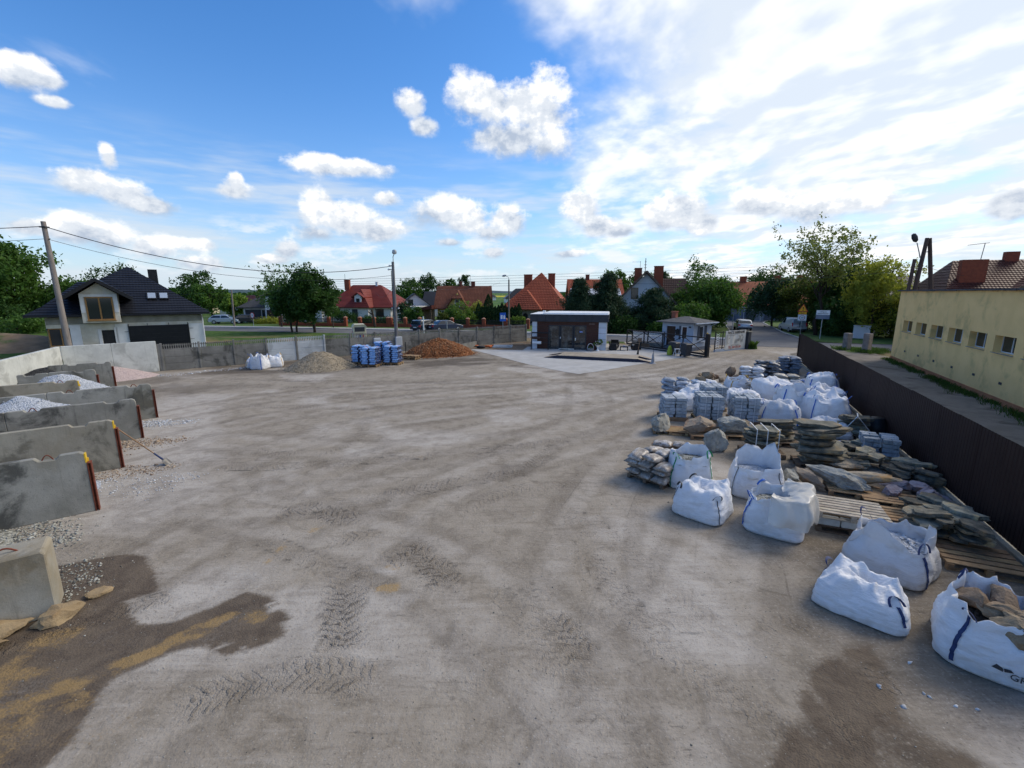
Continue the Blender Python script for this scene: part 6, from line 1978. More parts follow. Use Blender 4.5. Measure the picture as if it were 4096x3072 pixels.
# ------------------------------------------------------------------ brick garden fence along the street
M_capc = pm('pillar_cap', (.36, .18, .12), (.42, .24, .17), 4, .8)
gfl = [((-35.6, 70.6), (-24.9, 68.6)), ((-22.6, 68.2), (-18.2, 67.4)), ((-17.8, 67.4), (-13.4, 66.6)), ((-8.6, 65.7), (-4.0, 64.8)), ((-4.0, 64.8), (2.2, 63.4))]
for k, (a, b) in enumerate(gfl):
 L_ = math.hypot(b[0] - a[0], b[1] - a[1])
 t2 = thing('brick_garden_fence', ['low brick fence with pillars before the villa and the red roofed house', 'short brick fence section right of the clothes container', 'brick fence section before the gabled house driveway', 'brick fence section before the yellow house hedge', 'brick fence section before the pyramid roofed house'][k], 'fence', (a[0], a[1], 0), math.atan2(b[1] - a[1], b[0] - a[0]), 'brick fences along the street')
 MB().box(0, L_, -.12, .12, 0, .5).build('base_wall', M_brick, t2)
 nps = max(2, int(L_ / 2.2) + 1)
 for q in range(nps):
  x = L_ * q / (nps - 1)
  o_ = MB().box(x - .22, x + .22, -.22, .22, 0, 1.35).build('pillar', M_brick, t2)
  MB().add([(x - .27, -.27, 1.352), (x + .27, -.27, 1.352), (x + .27, .27, 1.352), (x - .27, .27, 1.352), (x, 0, 1.55)], [(0, 3, 2, 1), (0, 1, 4), (1, 2, 4), (2, 3, 4), (3, 0, 4)]).build('cap', M_capc, o_)
 mb = MB()
 for q in range(int(L_ / .16)):
  mb.box(q * .16, q * .16 + .05, -.02, .02, .55, 1.2)
 mb.box(0, L_, -.03, .03, .6, .66).box(0, L_, -.03, .03, 1.08, 1.14)
 mb.build('railing', M_black, t2)

# ------------------------------------------------------------------ poles and wires
M_polec = pm('pole_concrete', (.28, .25, .23), (.20, .175, .16), 2, .9, .3, 20, stretch=(4, 4, .7), c3=(.14, .12, .11))
M_polew = pm('pole_wood', (.10, .07, .06), (.07, .05, .045), 3, .9, .3, 30, stretch=(6, 6, .5))
M_galv = pm('galvanised', (.34, .36, .38), (.40, .42, .44), 4, .5, metal=.5)
PL0 = Vector((-29.5, 30.2, 0))
p1 = thing('utility_pole', 'tall tapering concrete utility pole in front of the unfinished house', 'utility pole', PL0)
MB().tube([(0, 0, -.3), (-.06, 0, 4.6), (-.12, 0, 9.4)], [.20, .165, .13], 12).build('pole', M_polec, p1, smooth=True)
MB().box(-.30, .08, -.16, .16, 9.02, 9.10).tube([(-.12, 0, 8.3), (.12, 0, 8.35)], .03, 6).build('bracket', M_darkgrey, p1)
LP = Vector((-9.89, 39.0, 0))
p2 = thing('street_lamp', 'grey street lamp pole with globe like head rising from the concrete fence', 'street lamp', LP)
MB().tube([(0, 0, 0), (0, 0, 7.5)], [.17, .11], 10).build('pole', pm('pole_grey', (.13, .13, .135), (.17, .17, .175), 3, .85, .2, 20), p2, smooth=True)
MB().tube([(.03, 0, 7.3), (.04, 0, 7.9), (.16, -.03, 8.15)], .035, 8).build('bracket', M_galv, p2)
MB().lathe([(.02, -.10), (.16, -.08), (.20, .05), (.17, .20), (.06, .27), (.01, .27)], 14, (.18, -.05, 8.2)).build('lamp_head', M_galv, p2, smooth=True)
MB().tube([(-.16, 0, 3.0), (-.16, 0, 6.8)], .03, 6).build('cable_duct', M_black, p2)
for (z_, x0, x1) in ((6.85, -.45, .05), (7.15, -.32, .05), (3.75, -.3, .35)):
 MB().box(x0, x1, -.05, .05, z_, z_ + .06).build('bracket', M_darkgrey, p2)
for (x, z_) in ((-.38, 6.8), (-.3, 7.1), (-.25, 3.62), (.3, 3.62)):
 MB().lathe([(.02, 0), (.07, .03), (.07, .1), (.03, .16)], 8, (x, 0, z_)).build('insulator', M_white, p2)

def wire(label, a, b, sag, r=.018, n=18, group='overhead cables'):
 a, b = Vector(a), Vector(b)
 pts = [a.lerp(b, i / n) - Vector((0, 0, sag * 4 * (i / n) * (1 - i / n))) for i in range(n + 1)]
 o_ = MB().tube(pts, r, 5, False).build('cable', M_cable, None, smooth='all')
 tag(o_, label, 'cable', group)

top1 = PL0 + Vector((-.12, 0, 9.1))
wire('thick sagging overhead cable from the utility pole to the street lamp', top1, LP + Vector((-.1, 0, 7.15)), 1.45, .026)
wire('thin lower overhead cable from the utility pole to the street lamp', top1 - Vector((0, 0, .75)), LP + Vector((-.1, 0, 6.4)), 1.25, .014)
wire('overhead cable leaving the utility pole to the left', top1, (-62, 22.5, 9.0), .7, .024)
wire('thin overhead cable leaving the utility pole to the left, lower', top1 - Vector((0, 0, .75)), (-62, 22.5, 8.0), .7, .014)
wire('service cable from the street lamp to the red roofed house', LP + Vector((0, 0, 5.6)), (-24, 82, 5.0), .9, .014)
wire('service cable running right from the street lamp to the far lamp', LP + Vector((.1, 0, 5.6)), (-2.0, 78, 6.6), .7, .014)
# high voltage lines far behind the houses
for k in range(5):
 wire(['topmost', 'second', 'third', 'fourth', 'lowest'][k] + ' thin power line strung behind the houses', (-60, 125, 8.2 - .55 * k), (90, 118, 12.5 - .8 * k), .6, .03, 16, 'power lines behind the houses')
# second street lamp, beyond the road
p3 = thing('street_lamp', 'slim street lamp with curved arm beside the pyramid roofed house', 'street lamp', (-.42, 62.5, 0))
MB().tube([(0, 0, 0), (0, 0, 6.7)], [.14, .09], 10).build('pole', pm('pole_tan', (.20, .17, .14), (.16, .135, .11), 3, .85), p3, smooth=True)
MB().tube([(0, 0, 6.6), (-.02, 0, 6.9), (-.15, 0, 7.08), (-.4, 0, 7.15)], .035, 8).build('arm', M_galv, p3, smooth=True)
MB().lathe([(.03, -.3), (.12, -.2), (.14, .05), (.08, .26), (.01, .3)], 10).build('lamp_head', M_galv, p3, smooth=True).matrix_local = Matrix.Translation((-.62, 0, 7.2)) @ Matrix.Rotation(R(80), 4, 'Y')
# crooked double pole on the right
p4 = thing('double_pole', 'crooked A shaped double pole with a drooping lamp behind the yellow building', 'utility pole', (35.4, 40.0, 0))
MB().tube([(-1.1, 0, 0), (-.42, 0, 9.5)], [.20, .14], 10).build('pole', M_polew, p4, smooth=True)
MB().tube([(1.8, .1, 0), (-.12, .1, 9.5)], [.20, .14], 10).build('pole', M_polew, p4, smooth=True)
MB().bar((-.62, 0, 8.35), (.12, .1, 8.4), .06, .06).bar((-.45, 0, 9.25), (-.1, .1, 9.25), .1, .1).build('cross_tie', M_darkgrey, p4)
MB().tube([(-1.35, .2, 0), (-1.0, .2, 7.8)], [.16, .13], 8).build('stub_pole', M_polew, p4, smooth=True)
MB().tube([(-.75, 0, 7.9), (-.95, -.05, 8.35), (-1.3, -.1, 9.1)], .04, 8).build('arm', M_galv, p4, smooth=True)
MB().lathe([(.03, -.35), (.17, -.22), (.22, .10), (.15, .38), (.02, .45)], 12).build('lamp_head', M_darkgrey, p4, smooth=True).matrix_local = Matrix.Translation((-1.55, -.12, 9.45)) @ Matrix.Rotation(R(-28), 4, 'Y')
MB().tube([(-.95, -.1, 5.0), (-1.0, -.15, 7.0), (-.75, -.1, 7.9)], .02, 6).build('cable_duct', M_black, p4)
wire('service cable running left from the crooked double pole', (34.6, 40, 6.9), (12, 60, 6.2), .5, .015)
wire('service cable running right from the crooked double pole', (35.2, 40, 7.2), (45, 44, 6.5), .3, .015)
p5 = thing('wooden_pole', 'short leaning wooden pole beside the speed limit sign', 'pole', (-42.1, 69.4, 0))
MB().tube([(0, 0, 0), (.18, 0, 5.4)], [.15, .10], 8).build('pole', M_polec, p5, smooth=True)
wire('thin cable from the short leaning wooden pole', (-41.9, 69.4, 5.3), (-70, 78, 5.0), .6, .014)

# ------------------------------------------------------------------ road signs
sg = thing('speed_sign', 'round speed limit 30 sign at the roadside on the left', 'road sign', (-38.1, 67.5, 0), R(-25))
MB().tube([(0, 0, 0), (0, 0, 2.05)], .035, 8).build('post', M_galv, sg)
o_ = MB().tube([(0, -.04, 1.72), (0, -.06, 1.72)], .42, 24).build('disc', M_red, sg)
MB().tube([(0, -.061, 1.72), (0, -.066, 1.72)], .33, 24).build('disc_face', M_white, o_)
text_part('30', .38, M_black, o_, (0, -.07, 1.72), (R(90), 0, 0))
ws = thing('warning_sign', 'yellow triangular exclamation sign above a speed zone panel on the verge', 'road sign', (34.56, 54.7, 0), R(-30))
MB().tube([(0, 0, 0), (0, 0, 3.3)], .035, 8).build('post', M_galv, ws)
M_yo = pm('sign_orange', (.85, .38, .02), (.80, .35, .02), 5, .5)
o_ = MB().prism([(-.55, -.06, 2.75), (.55, -.06, 2.75), (0, -.06, 3.68)], (0, .02, 0)).build('triangle', M_red, ws)
MB().prism([(-.42, -.066, 2.82), (.42, -.066, 2.82), (0, -.066, 3.55)], (0, .005, 0)).build('triangle_face', M_yo, o_)
MB().prism([(-.05, -.072, 3.3), (-.03, -.072, 3.02), (.03, -.072, 3.02), (.05, -.072, 3.3)], (0, .004, 0)).box(-.04, .04, -.072, -.068, 2.88, 2.96).build('exclamation_mark', M_black, o_)
o_ = MB().box(-.42, .42, -.06, -.04, 2.45, 2.72).build('plate', M_yo, ws)
text_part('Piesi', .2, M_ink, o_, (0, -.066, 2.585), (R(90), 0, 0))
o_ = MB().box(-.44, .44, -.06, -.04, 1.72, 2.42).build('zone_panel', M_white, ws)
MB().tube([(.26 * math.cos(a_ * math.pi / 12), -.066, 2.06 + .26 * math.sin(a_ * math.pi / 12)) for a_ in range(25)], .025, 5, False).build('ring', M_red, o_)
text_part('30', .26, M_black, o_, (0, -.066, 2.06), (R(90), 0, 0))
tsn = thing('place_sign', 'white place name sign over a grey panel on a slim post', 'road sign', (33.67, 49.8, 0), R(-28))
MB().tube([(0, 0, 0), (0, 0, 3.1)], .04, 8).build('post', M_galv, tsn)
o_ = MB().box(-.62, .62, -.07, -.045, 2.62, 3.12).build('name_panel', M_white, tsn)
text_part('Glogow', .2, M_ink, o_, (0, -.075, 2.95), (R(90), 0, 0))
MB().box(-.5, .5, -.076, -.071, 2.72, 2.77).build('line', M_ink, o_)
MB().box(-.62, .62, -.07, -.045, 2.18, 2.6).build('lower_panel', M_wblue, tsn)
bs = thing('blue_sign', 'blue residential zone sign left of the office roof', 'road sign', (-1.2, 60.2, 0), R(10))
MB().tube([(0, 0, 0), (0, 0, 2.4)], .035, 8).build('post', M_galv, bs)
M_sblue = pm('sign_blue', (.02, .10, .45), (.02, .12, .5), 5, .4)
o_ = MB().box(-.4, .4, -.06, -.04, 1.3, 2.4).build('panel', M_sblue, bs)
MB().box(-.3, -.05, -.066, -.061, 1.6, 2.1).prism([(.05, -.066, 1.6), (.3, -.066, 1.6), (.3, -.066, 1.95), (.18, -.066, 2.15), (.05, -.066, 1.95)], (0, .004, 0)).build('pictogram', M_white, o_)
gs2 = thing('sign_back', 'grey back of a road sign at the corner of the side street', 'road sign', (29.0, 60.2, 0), R(20))
MB().tube([(0, 0, 0), (0, 0, 2.9)], .035, 8).build('post', M_galv, gs2)
MB().box(-.5, .5, -.05, -.03, 2.2, 2.95).build('panel', M_wblue, gs2)
wp = thing('white_post', 'slim white post standing behind the concrete fence by the cars', 'post', (-9.4, 48.6, 0))
MB().tube([(0, 0, 0), (0, 0, 2.5)], .07, 8).build('post_body', M_white, wp)
wp = thing('white_post', 'short blue white stake behind the fence between the two cars', 'post', (-7.1, 50.0, 0))
MB().tube([(0, 0, 0), (0, 0, 1.9)], .05, 8).build('post_body', M_galv, wp)

# clothes collection container
cc = thing('clothes_container', 'cream clothes collection container with red cross emblem on the verge', 'container', (-15.4, 46.0, 0), R(24))
M_cream = pm('cream_steel', (.62, .60, .45), (.56, .54, .40), 3, .55)
MB().prism([(-.62, -.55, .12), (.62, -.55, .12), (.62, -.55, 1.62), (.45, -.55, 1.86), (-.45, -.55, 1.86), (-.62, -.55, 1.62)], (0, 1.15, 0)).build('body', M_cream, cc, bevel=.02)
MB().prism([(-.70, -.66, 1.62), (-.48, -.66, 1.90), (.48, -.66, 1.90), (.70, -.66, 1.62), (.64, -.66, 1.62), (.45, -.66, 1.83), (-.45, -.66, 1.83), (-.64, -.66, 1.62)], (0, 1.36, 0)).build('hood', M_cream, cc)
MB().box(-.48, .48, -.57, -.552, 1.15, 1.62).build('chute', M_darkgrey, cc)
MB().box(-.5, .5, -.72, -.575, 1.08, 1.16).build('flap', M_cream, cc)
o_ = MB().tube([(-.625, 0, 1.15), (-.632, 0, 1.15)], .36, 20).build('emblem', M_white, cc)
MB().box(-.642, -.634, -.18, .18, 1.09, 1.21).box(-.642, -.634, -.06, .06, .97, 1.33).build('red_cross', M_red, o_)
for k in range(3):
 MB().box(-.4 + k * .3, -.2 + k * .3, -.57, -.551, .3, .9).build('stripe', [M_white, M_sblue, M_red][k], cc)
mtb = [(-11.6, 38.05, 'left pale meter box on the fence behind the blue sacks'), (-10.5, 38.9 - .03, 'pale meter box on the fence next to the lamp post')]
for k, (x, y, lb) in enumerate(mtb):
 t2 = thing('meter_box', lb, 'meter box', (*fr((FO[0], FO[1]), E1, 14.6 + k * 1.9, -.16), 0), E1, 'meter boxes')
 MB().box(-.28, .28, -.12, .06, .55, 1.30).build('cabinet', M_wgrey, t2, bevel=.01)
 MB().box(-.24, .24, -.13, -.121, .6, 1.25).build('door', M_fence_new, t2)

# pillars and cabinet by the lane
M_oldc = pm('old_pillar', (.20, .18, .165), (.26, .24, .22), 3, .95, .5, 12, c3=(.12, .115, .10))
for k, (x, y, h_, lb) in enumerate([(29.62, 40.15, 1.5, 'left weathered concrete gate pillar on the lane verge'), (30.08, 38.45, 1.62, 'right weathered concrete gate pillar nearer the yellow building')]):
 t2 = thing('old_gatepost', lb, 'gatepost', (x, y, 0), R(10 + 12 * k), 'old gate pillars')
 MB().prism([(-.26, -.26, 0), (.26, -.26, 0), (.25, .26, 0), (-.26, .25, 0)], (0, 0, h_)).build('shaft', M_oldc, t2, bevel=.05)
cb = thing('utility_cabinet', 'pale grey utility cabinet on the grass beyond the pillars', 'cabinet', (38.6, 50.4, 0), R(-38))
MB().box(-.75, .75, -.3, .3, 0, 1.35).build('body', M_wgrey, cb, bevel=.02)
MB().box(-.8, .8, -.36, .36, 1.352, 1.45).build('lid', M_wgrey, cb, bevel=.02)
pts = []
rg = random.Random(12)
for k in range(160):
 c_ = rg.choice([(29.62, 40.15), (30.08, 38.45), (31.5, 39.3)])
 pts.append((c_[0] + rg.gauss(0, .5), c_[1] + rg.gauss(0, .5), .02))
grass_tufts('grass_tufts', 'tall grass tufts around the old gate pillars', pts, .30, M_grass, 5, 14, .12)
pts = [(21.75 + rg.gauss(0, .12), 41.0 + rg.gauss(0, .12), 0) for _ in range(20)]
grass_tufts('weed_clump', 'green weed clump at the foot of the dark gate pillar', pts, .7, M_grass, 6, 12, .1)
pts = []
for k in range(2600):
 s_ = rg.random() * 31
 d_ = rg.random() ** 1.6 * 16
 x, y = fr((FO[0], FO[1]), E1, s_, .3 + d_)
 if mnoise.noise((x * .22, y * .3, 4)) > -.05:
  pts.append((x, y, .0))
grass_tufts('verge_grass', 'grass growing on the verge beyond the concrete fence', pts, .22, M_grass, 7, 7, .25)

# ------------------------------------------------------------------ vehicles
def car(name, label, loc, rz, paint, L_=4.3, W_=1.75, prof=None, roofp=None, van=False, group=None, plate=True):
 """x forward, origin under the middle"""
 t2 = thing(name, label, 'van' if van else 'car', loc, rz, group)
 if van:
  low = [(-2.1, .28), (-2.14, .55), (-2.12, 1.0), (-2.05, 1.05), (.75, 1.05), (1.2, 1.03), (1.95, .85), (2.1, .62), (2.12, .30)]
  gh_ = [(-2.05, 1.04), (-1.98, 1.72), (-1.85, 1.82), (.25, 1.84), (.55, 1.76), (1.22, 1.03)]
 else:
  low = [(-2.05, .30), (-2.12, .55), (-2.08, .86), (-1.95, .93), (.95, .95), (1.75, .80), (2.05, .62), (2.1, .32)]
  gh_ = prof or [(-1.98, .92), (-1.45, 1.34), (-1.15, 1.43), (.1, 1.45), (.45, 1.38), (1.15, .93)]
 k = L_ / 4.24
 n = len(low)
 hw = W_ / 2
 mb = MB()
 poly_l = [(x * k, -hw, z) for x, z in low]
 mb.prism(poly_l, (0, W_, 0))
 body = mb.build('body', paint, t2, smooth=True, bevel=.06)
 # glass house, leaning inwards
 m_ = len(gh_)
 vv = [(x * k, -hw * .96 + .10 * (z - gh_[0][1]) / .5, z) for x, z in gh_] + [(x * k, hw * .96 - .10 * (z - gh_[0][1]) / .5, z) for x, z in gh_]
 mb = MB().add(vv, [list(range(m_))[::-1], [i + m_ for i in range(m_)]] + [(i, i + 1, i + 1 + m_, i + m_) for i in range(m_ - 1)])
 cab = mb.build('cabin', paint, t2, smooth=True, bevel=.04)
 # windows, just proud of the cabin
 def side_pt(x, z, s_):
  return (x * k, s_ * (hw * .96 - .10 * (z - gh_[0][1]) / .5 + .006), z)
 zb = gh_[0][1] + .05
 zt = max(z for _, z in gh_) - .10
 if van:
  sp = [[(.55, zb), (1.02, zb), (.52, zt - .04), (.45, zt), (.1, zt), (.1, zb)][::1]]
 else:
  fx = lambda a, b, z: a[0] + (b[0] - a[0]) * (z - a[1]) / (b[1] - a[1])
  xr0, xr1 = fx(gh_[0], gh_[1], zb) + .1, fx(gh_[1], gh_[2], zt) + .12 if gh_[2][1] > gh_[1][1] else gh_[1][0] + .15
  xf0, xf1 = fx(gh_[-1], gh_[-2], zb) - .1, fx(gh_[-1], gh_[-2], min(zt, gh_[-2][1])) - .08
  xm = -.35
  sp = [[(xr0, zb), (xm - .04, zb), (xm - .04, zt), (xr1, zt)], [(xm + .04, zb), (xf0, zb), (xf1, zt), (xm + .04, zt)]]
 for s_ in (-1, 1):
  for q in sp:
   MB().poly([side_pt(x, z, s_) for x, z in q]).build('side_window', M_glass, cab)
 def cross(i, j, name_, f0=.12, f1=.9, wd=.84):
  a, b = gh_[i], gh_[j]
  nv = Vector((-(b[1] - a[1]), 0, (b[0] - a[0]))).normalized()
  if nv.x * (a[0]) < 0:
   nv = -nv
  pp = []
  for f_, s_ in ((f0, -1), (f0, 1), (f1, 1), (f1, -1)):
   x, z = a[0] + (b[0] - a[0]) * f_, a[1] + (b[1] - a[1]) * f_
   pp.append(Vector((x * k, s_ * (hw * wd - .09 * (z - gh_[0][1]) / .5), z)) + nv * .012)
  MB().poly(pp).build(name_, M_glass, cab)
 cross(m_ - 1, m_ - 2, 'windscreen')
 if not van:
  cross(0, 1, 'rear_window')
 # wheels
 for sx_ in (-1, 1):
  for sy_ in (-1, 1):
   x = sx_ * 1.30 * k
   wh = MB().tube([(x, sy_ * (hw - .20), .31), (x, sy_ * (hw + .012), .31)], .315, 18).build('wheel', M_black, t2)
   MB().tube([(x, sy_ * (hw + .006), .31), (x, sy_ * (hw + .02), .31)], .20, 12).build('rim', M_galv, wh)
 # rear lights, bumper, plate
 xr = low[1][0] * k
 for s_ in (-1, 1):
  if van:
   MB().box(xr - .02, xr + .10, s_ * hw * .90 - .06, s_ * hw * .90 + .06, .78, 1.25).build('tail_light', M_red, t2)
  else:
   MB().prism([(xr - .02, s_ * hw * .98, .62), (xr - .02, s_ * hw * .62, .70), (xr + .02, s_ * hw * .70, .84), (xr + .06, s_ * hw * .98, .88)], (.05, 0, 0)).build('tail_light', M_red, t2)
  xf = low[-2][0] * k
  MB().box(xf - .12, xf + .01, s_ * hw * .72 - .16, s_ * hw * .72 + .16, .58, .70).build('headlight', M_white, t2)
  MB().box(.85 * k, .98 * k, s_ * (hw + .09) - .08, s_ * (hw + .09) + .08, .92, 1.04).build('mirror', paint, t2)
 MB().box(xr - .06, xr + .1, -hw * .92, hw * .92, .30, .46).build('rear_bumper', M_darkgrey, t2, bevel=.02)
 if plate:
  MB().box(xr - .035, xr - .02, -.26, .26, .52, .63).build('plate', M_white, t2)
 if van:
  MB().box(xr - .03, xr + .03, -.02, .02, .5, 1.7).build('door_gap', M_darkgrey, t2)
  MB().box(xr - .04, xr + .02, -.42, .3, .70, .76).build('door_trim', M_black, t2)
  for s_ in (-1, 1):
   MB().poly([(-2.10 * k - .025, s_ * .40 - .30, 1.18), (-2.10 * k - .025, s_ * .40 + .30, 1.18), (-1.985 * k - .02, s_ * .38 + .26, 1.66), (-1.985 * k - .02, s_ * .38 - .26, 1.66)]).build('rear_window', pm('van_pane', (.20, .23, .26), (.26, .29, .32), 4, .25) if 'van_pane' not in MATS else MATS['van_pane'], t2)
 return t2

def paint(name, c_):
 return pm(name, c_, tuple(x * .96 for x in c_), 2, .28, spec=.5, coat=.6, metal=.25)

M_psil = paint('paint_silver', (.42, .48, .56))
M_pdark = paint('paint_dark', (.02, .024, .032))
M_pnavy = paint('paint_navy', (.025, .04, .075))
M_pvan = paint('paint_van', (.42, .46, .50))
car('silver_car', 'silver hatchback driving away into the side street', (31.4, 62.3, .02), R(72), M_psil)
car('white_van', 'small pale van parked on the grass under the trees, rear to the yard', (36.5, 59.6, .03), R(80), M_pvan, 4.2, 1.8, van=True)
car('dark_estate_car', 'dark estate car parked behind the fence, left of the saloon', (-11.4, 60.8, .02), R(60), M_pdark, 4.4, 1.78, [(-2.0, .92), (-1.85, 1.40), (-1.6, 1.47), (.1, 1.48), (.45, 1.40), (1.15, .93)])
car('dark_saloon_car', 'dark blue saloon car parked behind the fence, right of the estate', (-8.8, 60.6, .02), R(35), M_pnavy, 4.5, 1.78, [(-1.55, .92), (-1.05, 1.32), (-.8, 1.40), (.1, 1.42), (.4, 1.36), (1.1, .93)])
car('silver_suv', 'pale silver car parked before the villa on the far left', (-46.6, 74.6, .03), R(12), M_psil, 4.5, 1.85)
car('dark_suv', 'dark car parked right of the pale silver one before the villa', (-43.3, 75.6, .03), R(20), M_pdark, 4.4, 1.85)

# ------------------------------------------------------------------ trees and hedges
LM = {'dark': leaf_mat('leaf_dark', (0.020, 0.052, 0.012), (0.055, 0.119, 0.026), .3), 'mid': leaf_mat('leaf_mid', (0.032, 0.080, 0.014), (0.094, 0.181, 0.035), .35),
  'light': leaf_mat('leaf_light', (0.080, 0.152, 0.022), (0.196, 0.290, 0.051), .4), 'yellow': leaf_mat('leaf_yellow', (0.160, 0.189, 0.029), (0.362, 0.377, 0.065), .45),
  'pine': leaf_mat('needle_pine', (0.017, 0.041, 0.020), (0.046, 0.084, 0.038), .15), 'thuja': leaf_mat('needle_thuja', (0.014, 0.041, 0.012), (0.041, 0.084, 0.023), .15),
  'young': leaf_mat('leaf_young', (0.087, 0.123, 0.026), (0.217, 0.246, 0.072), .45), 'olive': leaf_mat('leaf_olive', (0.041, 0.065, 0.012), (0.109, 0.138, 0.026), .35), 'teal': leaf_mat('leaf_teal', (0.017, 0.049, 0.023), (0.043, 0.090, 0.043), .25)}
M_trunk = pm('tree_bark', (.075, .058, .045), (.045, .035, .028), 5, .95, .6, 22, stretch=(3, 3, .6))
M_trunk_dk = pm('tree_bark_dark', (.028, .022, .018), (.045, .035, .028), 5, .95, .5, 22, stretch=(3, 3, .6))

def limb_path(a, b, rg_, n=5, wob=.12, sag=0):
 a, b = Vector(a), Vector(b)
 L_ = (b - a).length
 out = []
 for i in range(n + 1):
  t = i / n
  p_ = a.lerp(b, t)
  if 0 < i < n:
   p_ += Vector((rg_.uniform(-1, 1), rg_.uniform(-1, 1), rg_.uniform(-.6, .6))) * L_ * wob * .5
  p_.z += sag * math.sin(t * math.pi) * L_
  out.append(p_)
 return out

def tree(name, label, loc, h, base, tr, rx, rz_, leaf, n_leaf, size, seed, group=None, limbs=9, dens=.55, trunks=((0, 0),), ry=None, twigs=True, clump=.30, bark=None, top=1.0, lean=(0, 0), cat='tree'):
 """tapered trunk, limbs, twigs and clumps of leaves with gaps between them"""
 rg_ = random.Random(seed)
 nr = np.random.default_rng(seed)
 ry = ry or rx
 t2 = thing(name, label, cat, loc, 0, group)
 cz = base + (h - base) * .5
 hz_ = (h - base) * .5
 wood = MB()
 tips = []
 for (ox, oy) in trunks:
  tp_ = Vector((ox * 2.2 + lean[0] + rg_.uniform(-.2, .2), oy * 2.2 + lean[1] + rg_.uniform(-.2, .2), base + (h - base) * .62))
  path = limb_path((ox, oy, -.1), tp_, rg_, 6, .05)
  rs_ = [tr * (1 - .72 * i / 6) for i in range(7)]
  wood.tube(path, rs_, 9)
  for k in range(limbs):
   f = rg_.uniform(.38, .98)
   i_ = min(int(f * 6), 5)
   st_ = path[i_].lerp(path[i_ + 1], f * 6 - i_)
   a_ = 2.399 * k + rg_.uniform(-.4, .4)
   zt = rg_.uniform(-.75, .95)
   rr_ = math.sqrt(max(0, 1 - zt * zt)) * rg_.uniform(.6, .95)
   en = Vector((math.cos(a_) * rx * rr_ + lean[0], math.sin(a_) * ry * rr_ + lean[1], cz + zt * hz_ * .92))
   if en.z < st_.z - .3 * hz_:
    en.z = st_.z - .1 * hz_
   lp = limb_path(st_, en, rg_, 5, .16, .05)
   r0 = tr * (1 - .72 * f) * .55
   wood.tube(lp, [r0 * (1 - .8 * i / 5) for i in range(6)], 6)
   tips.append(lp[-1])
   tips.append(lp[3])
   if twigs:
    for q in range(5):
     s2 = lp[rg_.randint(2, 5)]
     e2 = s2 + Vector((rg_.gauss(0, 1), rg_.gauss(0, 1), rg_.gauss(.35, .7))) * rx * .22
     wood.tube(limb_path(s2, e2, rg_, 3, .2), [r0 * .25, r0 * .18, r0 * .12, r0 * .05], 4)
     tips.append(e2)
 wood.build('trunk', bark or M_trunk, t2, smooth='all')
 # clump centres: twig tips plus points through the crown's outer shell
 nc = int(60 + n_leaf / 90)
 cen = []
 while len(cen) < nc:
  d = nr.normal(0, 1, 3)
  d /= np.linalg.norm(d)
  r_ = nr.uniform(.35, 1.0) ** .6
  p_ = np.array([d[0] * rx * r_ + lean[0], d[1] * ry * r_ + lean[1], cz + d[2] * hz_ * r_ * top])
  if mnoise.noise((p_[0] * 1.3 / rx + seed, p_[1] * 1.3 / rx, p_[2] * 1.3 / rx)) > (.5 - dens) * .9:
   cen.append(p_)
 for p_ in tips:
  cen.append(np.array(p_))
 cen = np.array(cen)
 w_ = nr.uniform(.4, 1.6, len(cen))
 w_ /= w_.sum()
 ci = nr.choice(len(cen), n_leaf, p=w_)
 cs = nr.uniform(.55, 1.25, len(cen)) * clump * (rx * .5 + .25)
 off = nr.normal(0, 1, (n_leaf, 3)) * cs[ci][:, None] * .55
 P_ = cen[ci] + off
 P_[:, 2] = np.maximum(P_[:, 2], .08)
 crown = leaf_quads('crown', P_, size, LM[leaf], seed, t2)
 return t2

def conifer(name, label, loc, h, r, leaf, seed, n=5200, size=.16, group=None, base=.5, bushy=.8):
 rg_ = random.Random(seed)
 nr = np.random.default_rng(seed)
 t2 = thing(name, label, 'tree', loc, 0, group)
 wood = MB().tube([(0, 0, -.1), (rg_.uniform(-.1, .1), 0, h * .5), (0, rg_.uniform(-.1, .1), h * .97)], [.16, .10, .02], 8)
 P_ = []
 z = base
 while z < h * .98:
  f = (z - base) / (h - base)
  rl = r * (1 - f) ** bushy * rg_.uniform(.75, 1.12) + .12
  nb_ = rg_.randint(5, 7)
  a0 = rg_.uniform(0, 6.28)
  for k in range(nb_):
   a_ = a0 + 6.283 * k / nb_ + rg_.uniform(-.35, .35)
   ll = rl * rg_.uniform(.65, 1.15)
   e_ = Vector((math.cos(a_) * ll, math.sin(a_) * ll, z + ll * rg_.uniform(.05, .38)))
   wood.tube([(0, 0, z), (e_.x * .5, e_.y * .5, z + ll * .08), tuple(e_)], [.035, .022, .006], 4, False)
   m_ = int(n * ll / (h * r * 2.4)) + 4
   t_ = nr.uniform(.18, 1.05, m_) ** .75
   q = np.stack([e_.x * t_, e_.y * t_, z + (e_.z - z) * t_ ** 1.4], -1) + nr.normal(0, .12 + .07 * ll, (m_, 3))
   P_.append(q)
  z += (h - base) / 15 * rg_.uniform(.7, 1.25)
 P_.append(np.stack([nr.normal(0, .07, 60), nr.normal(0, .07, 60), nr.uniform(h * .86, h * 1.0, 60)], -1))
 wood.build('trunk', M_trunk_dk, t2)
 P_ = np.concatenate(P_)
 leaf_quads('crown', P_, size, LM[leaf], seed, t2, .28, .5)
 return t2

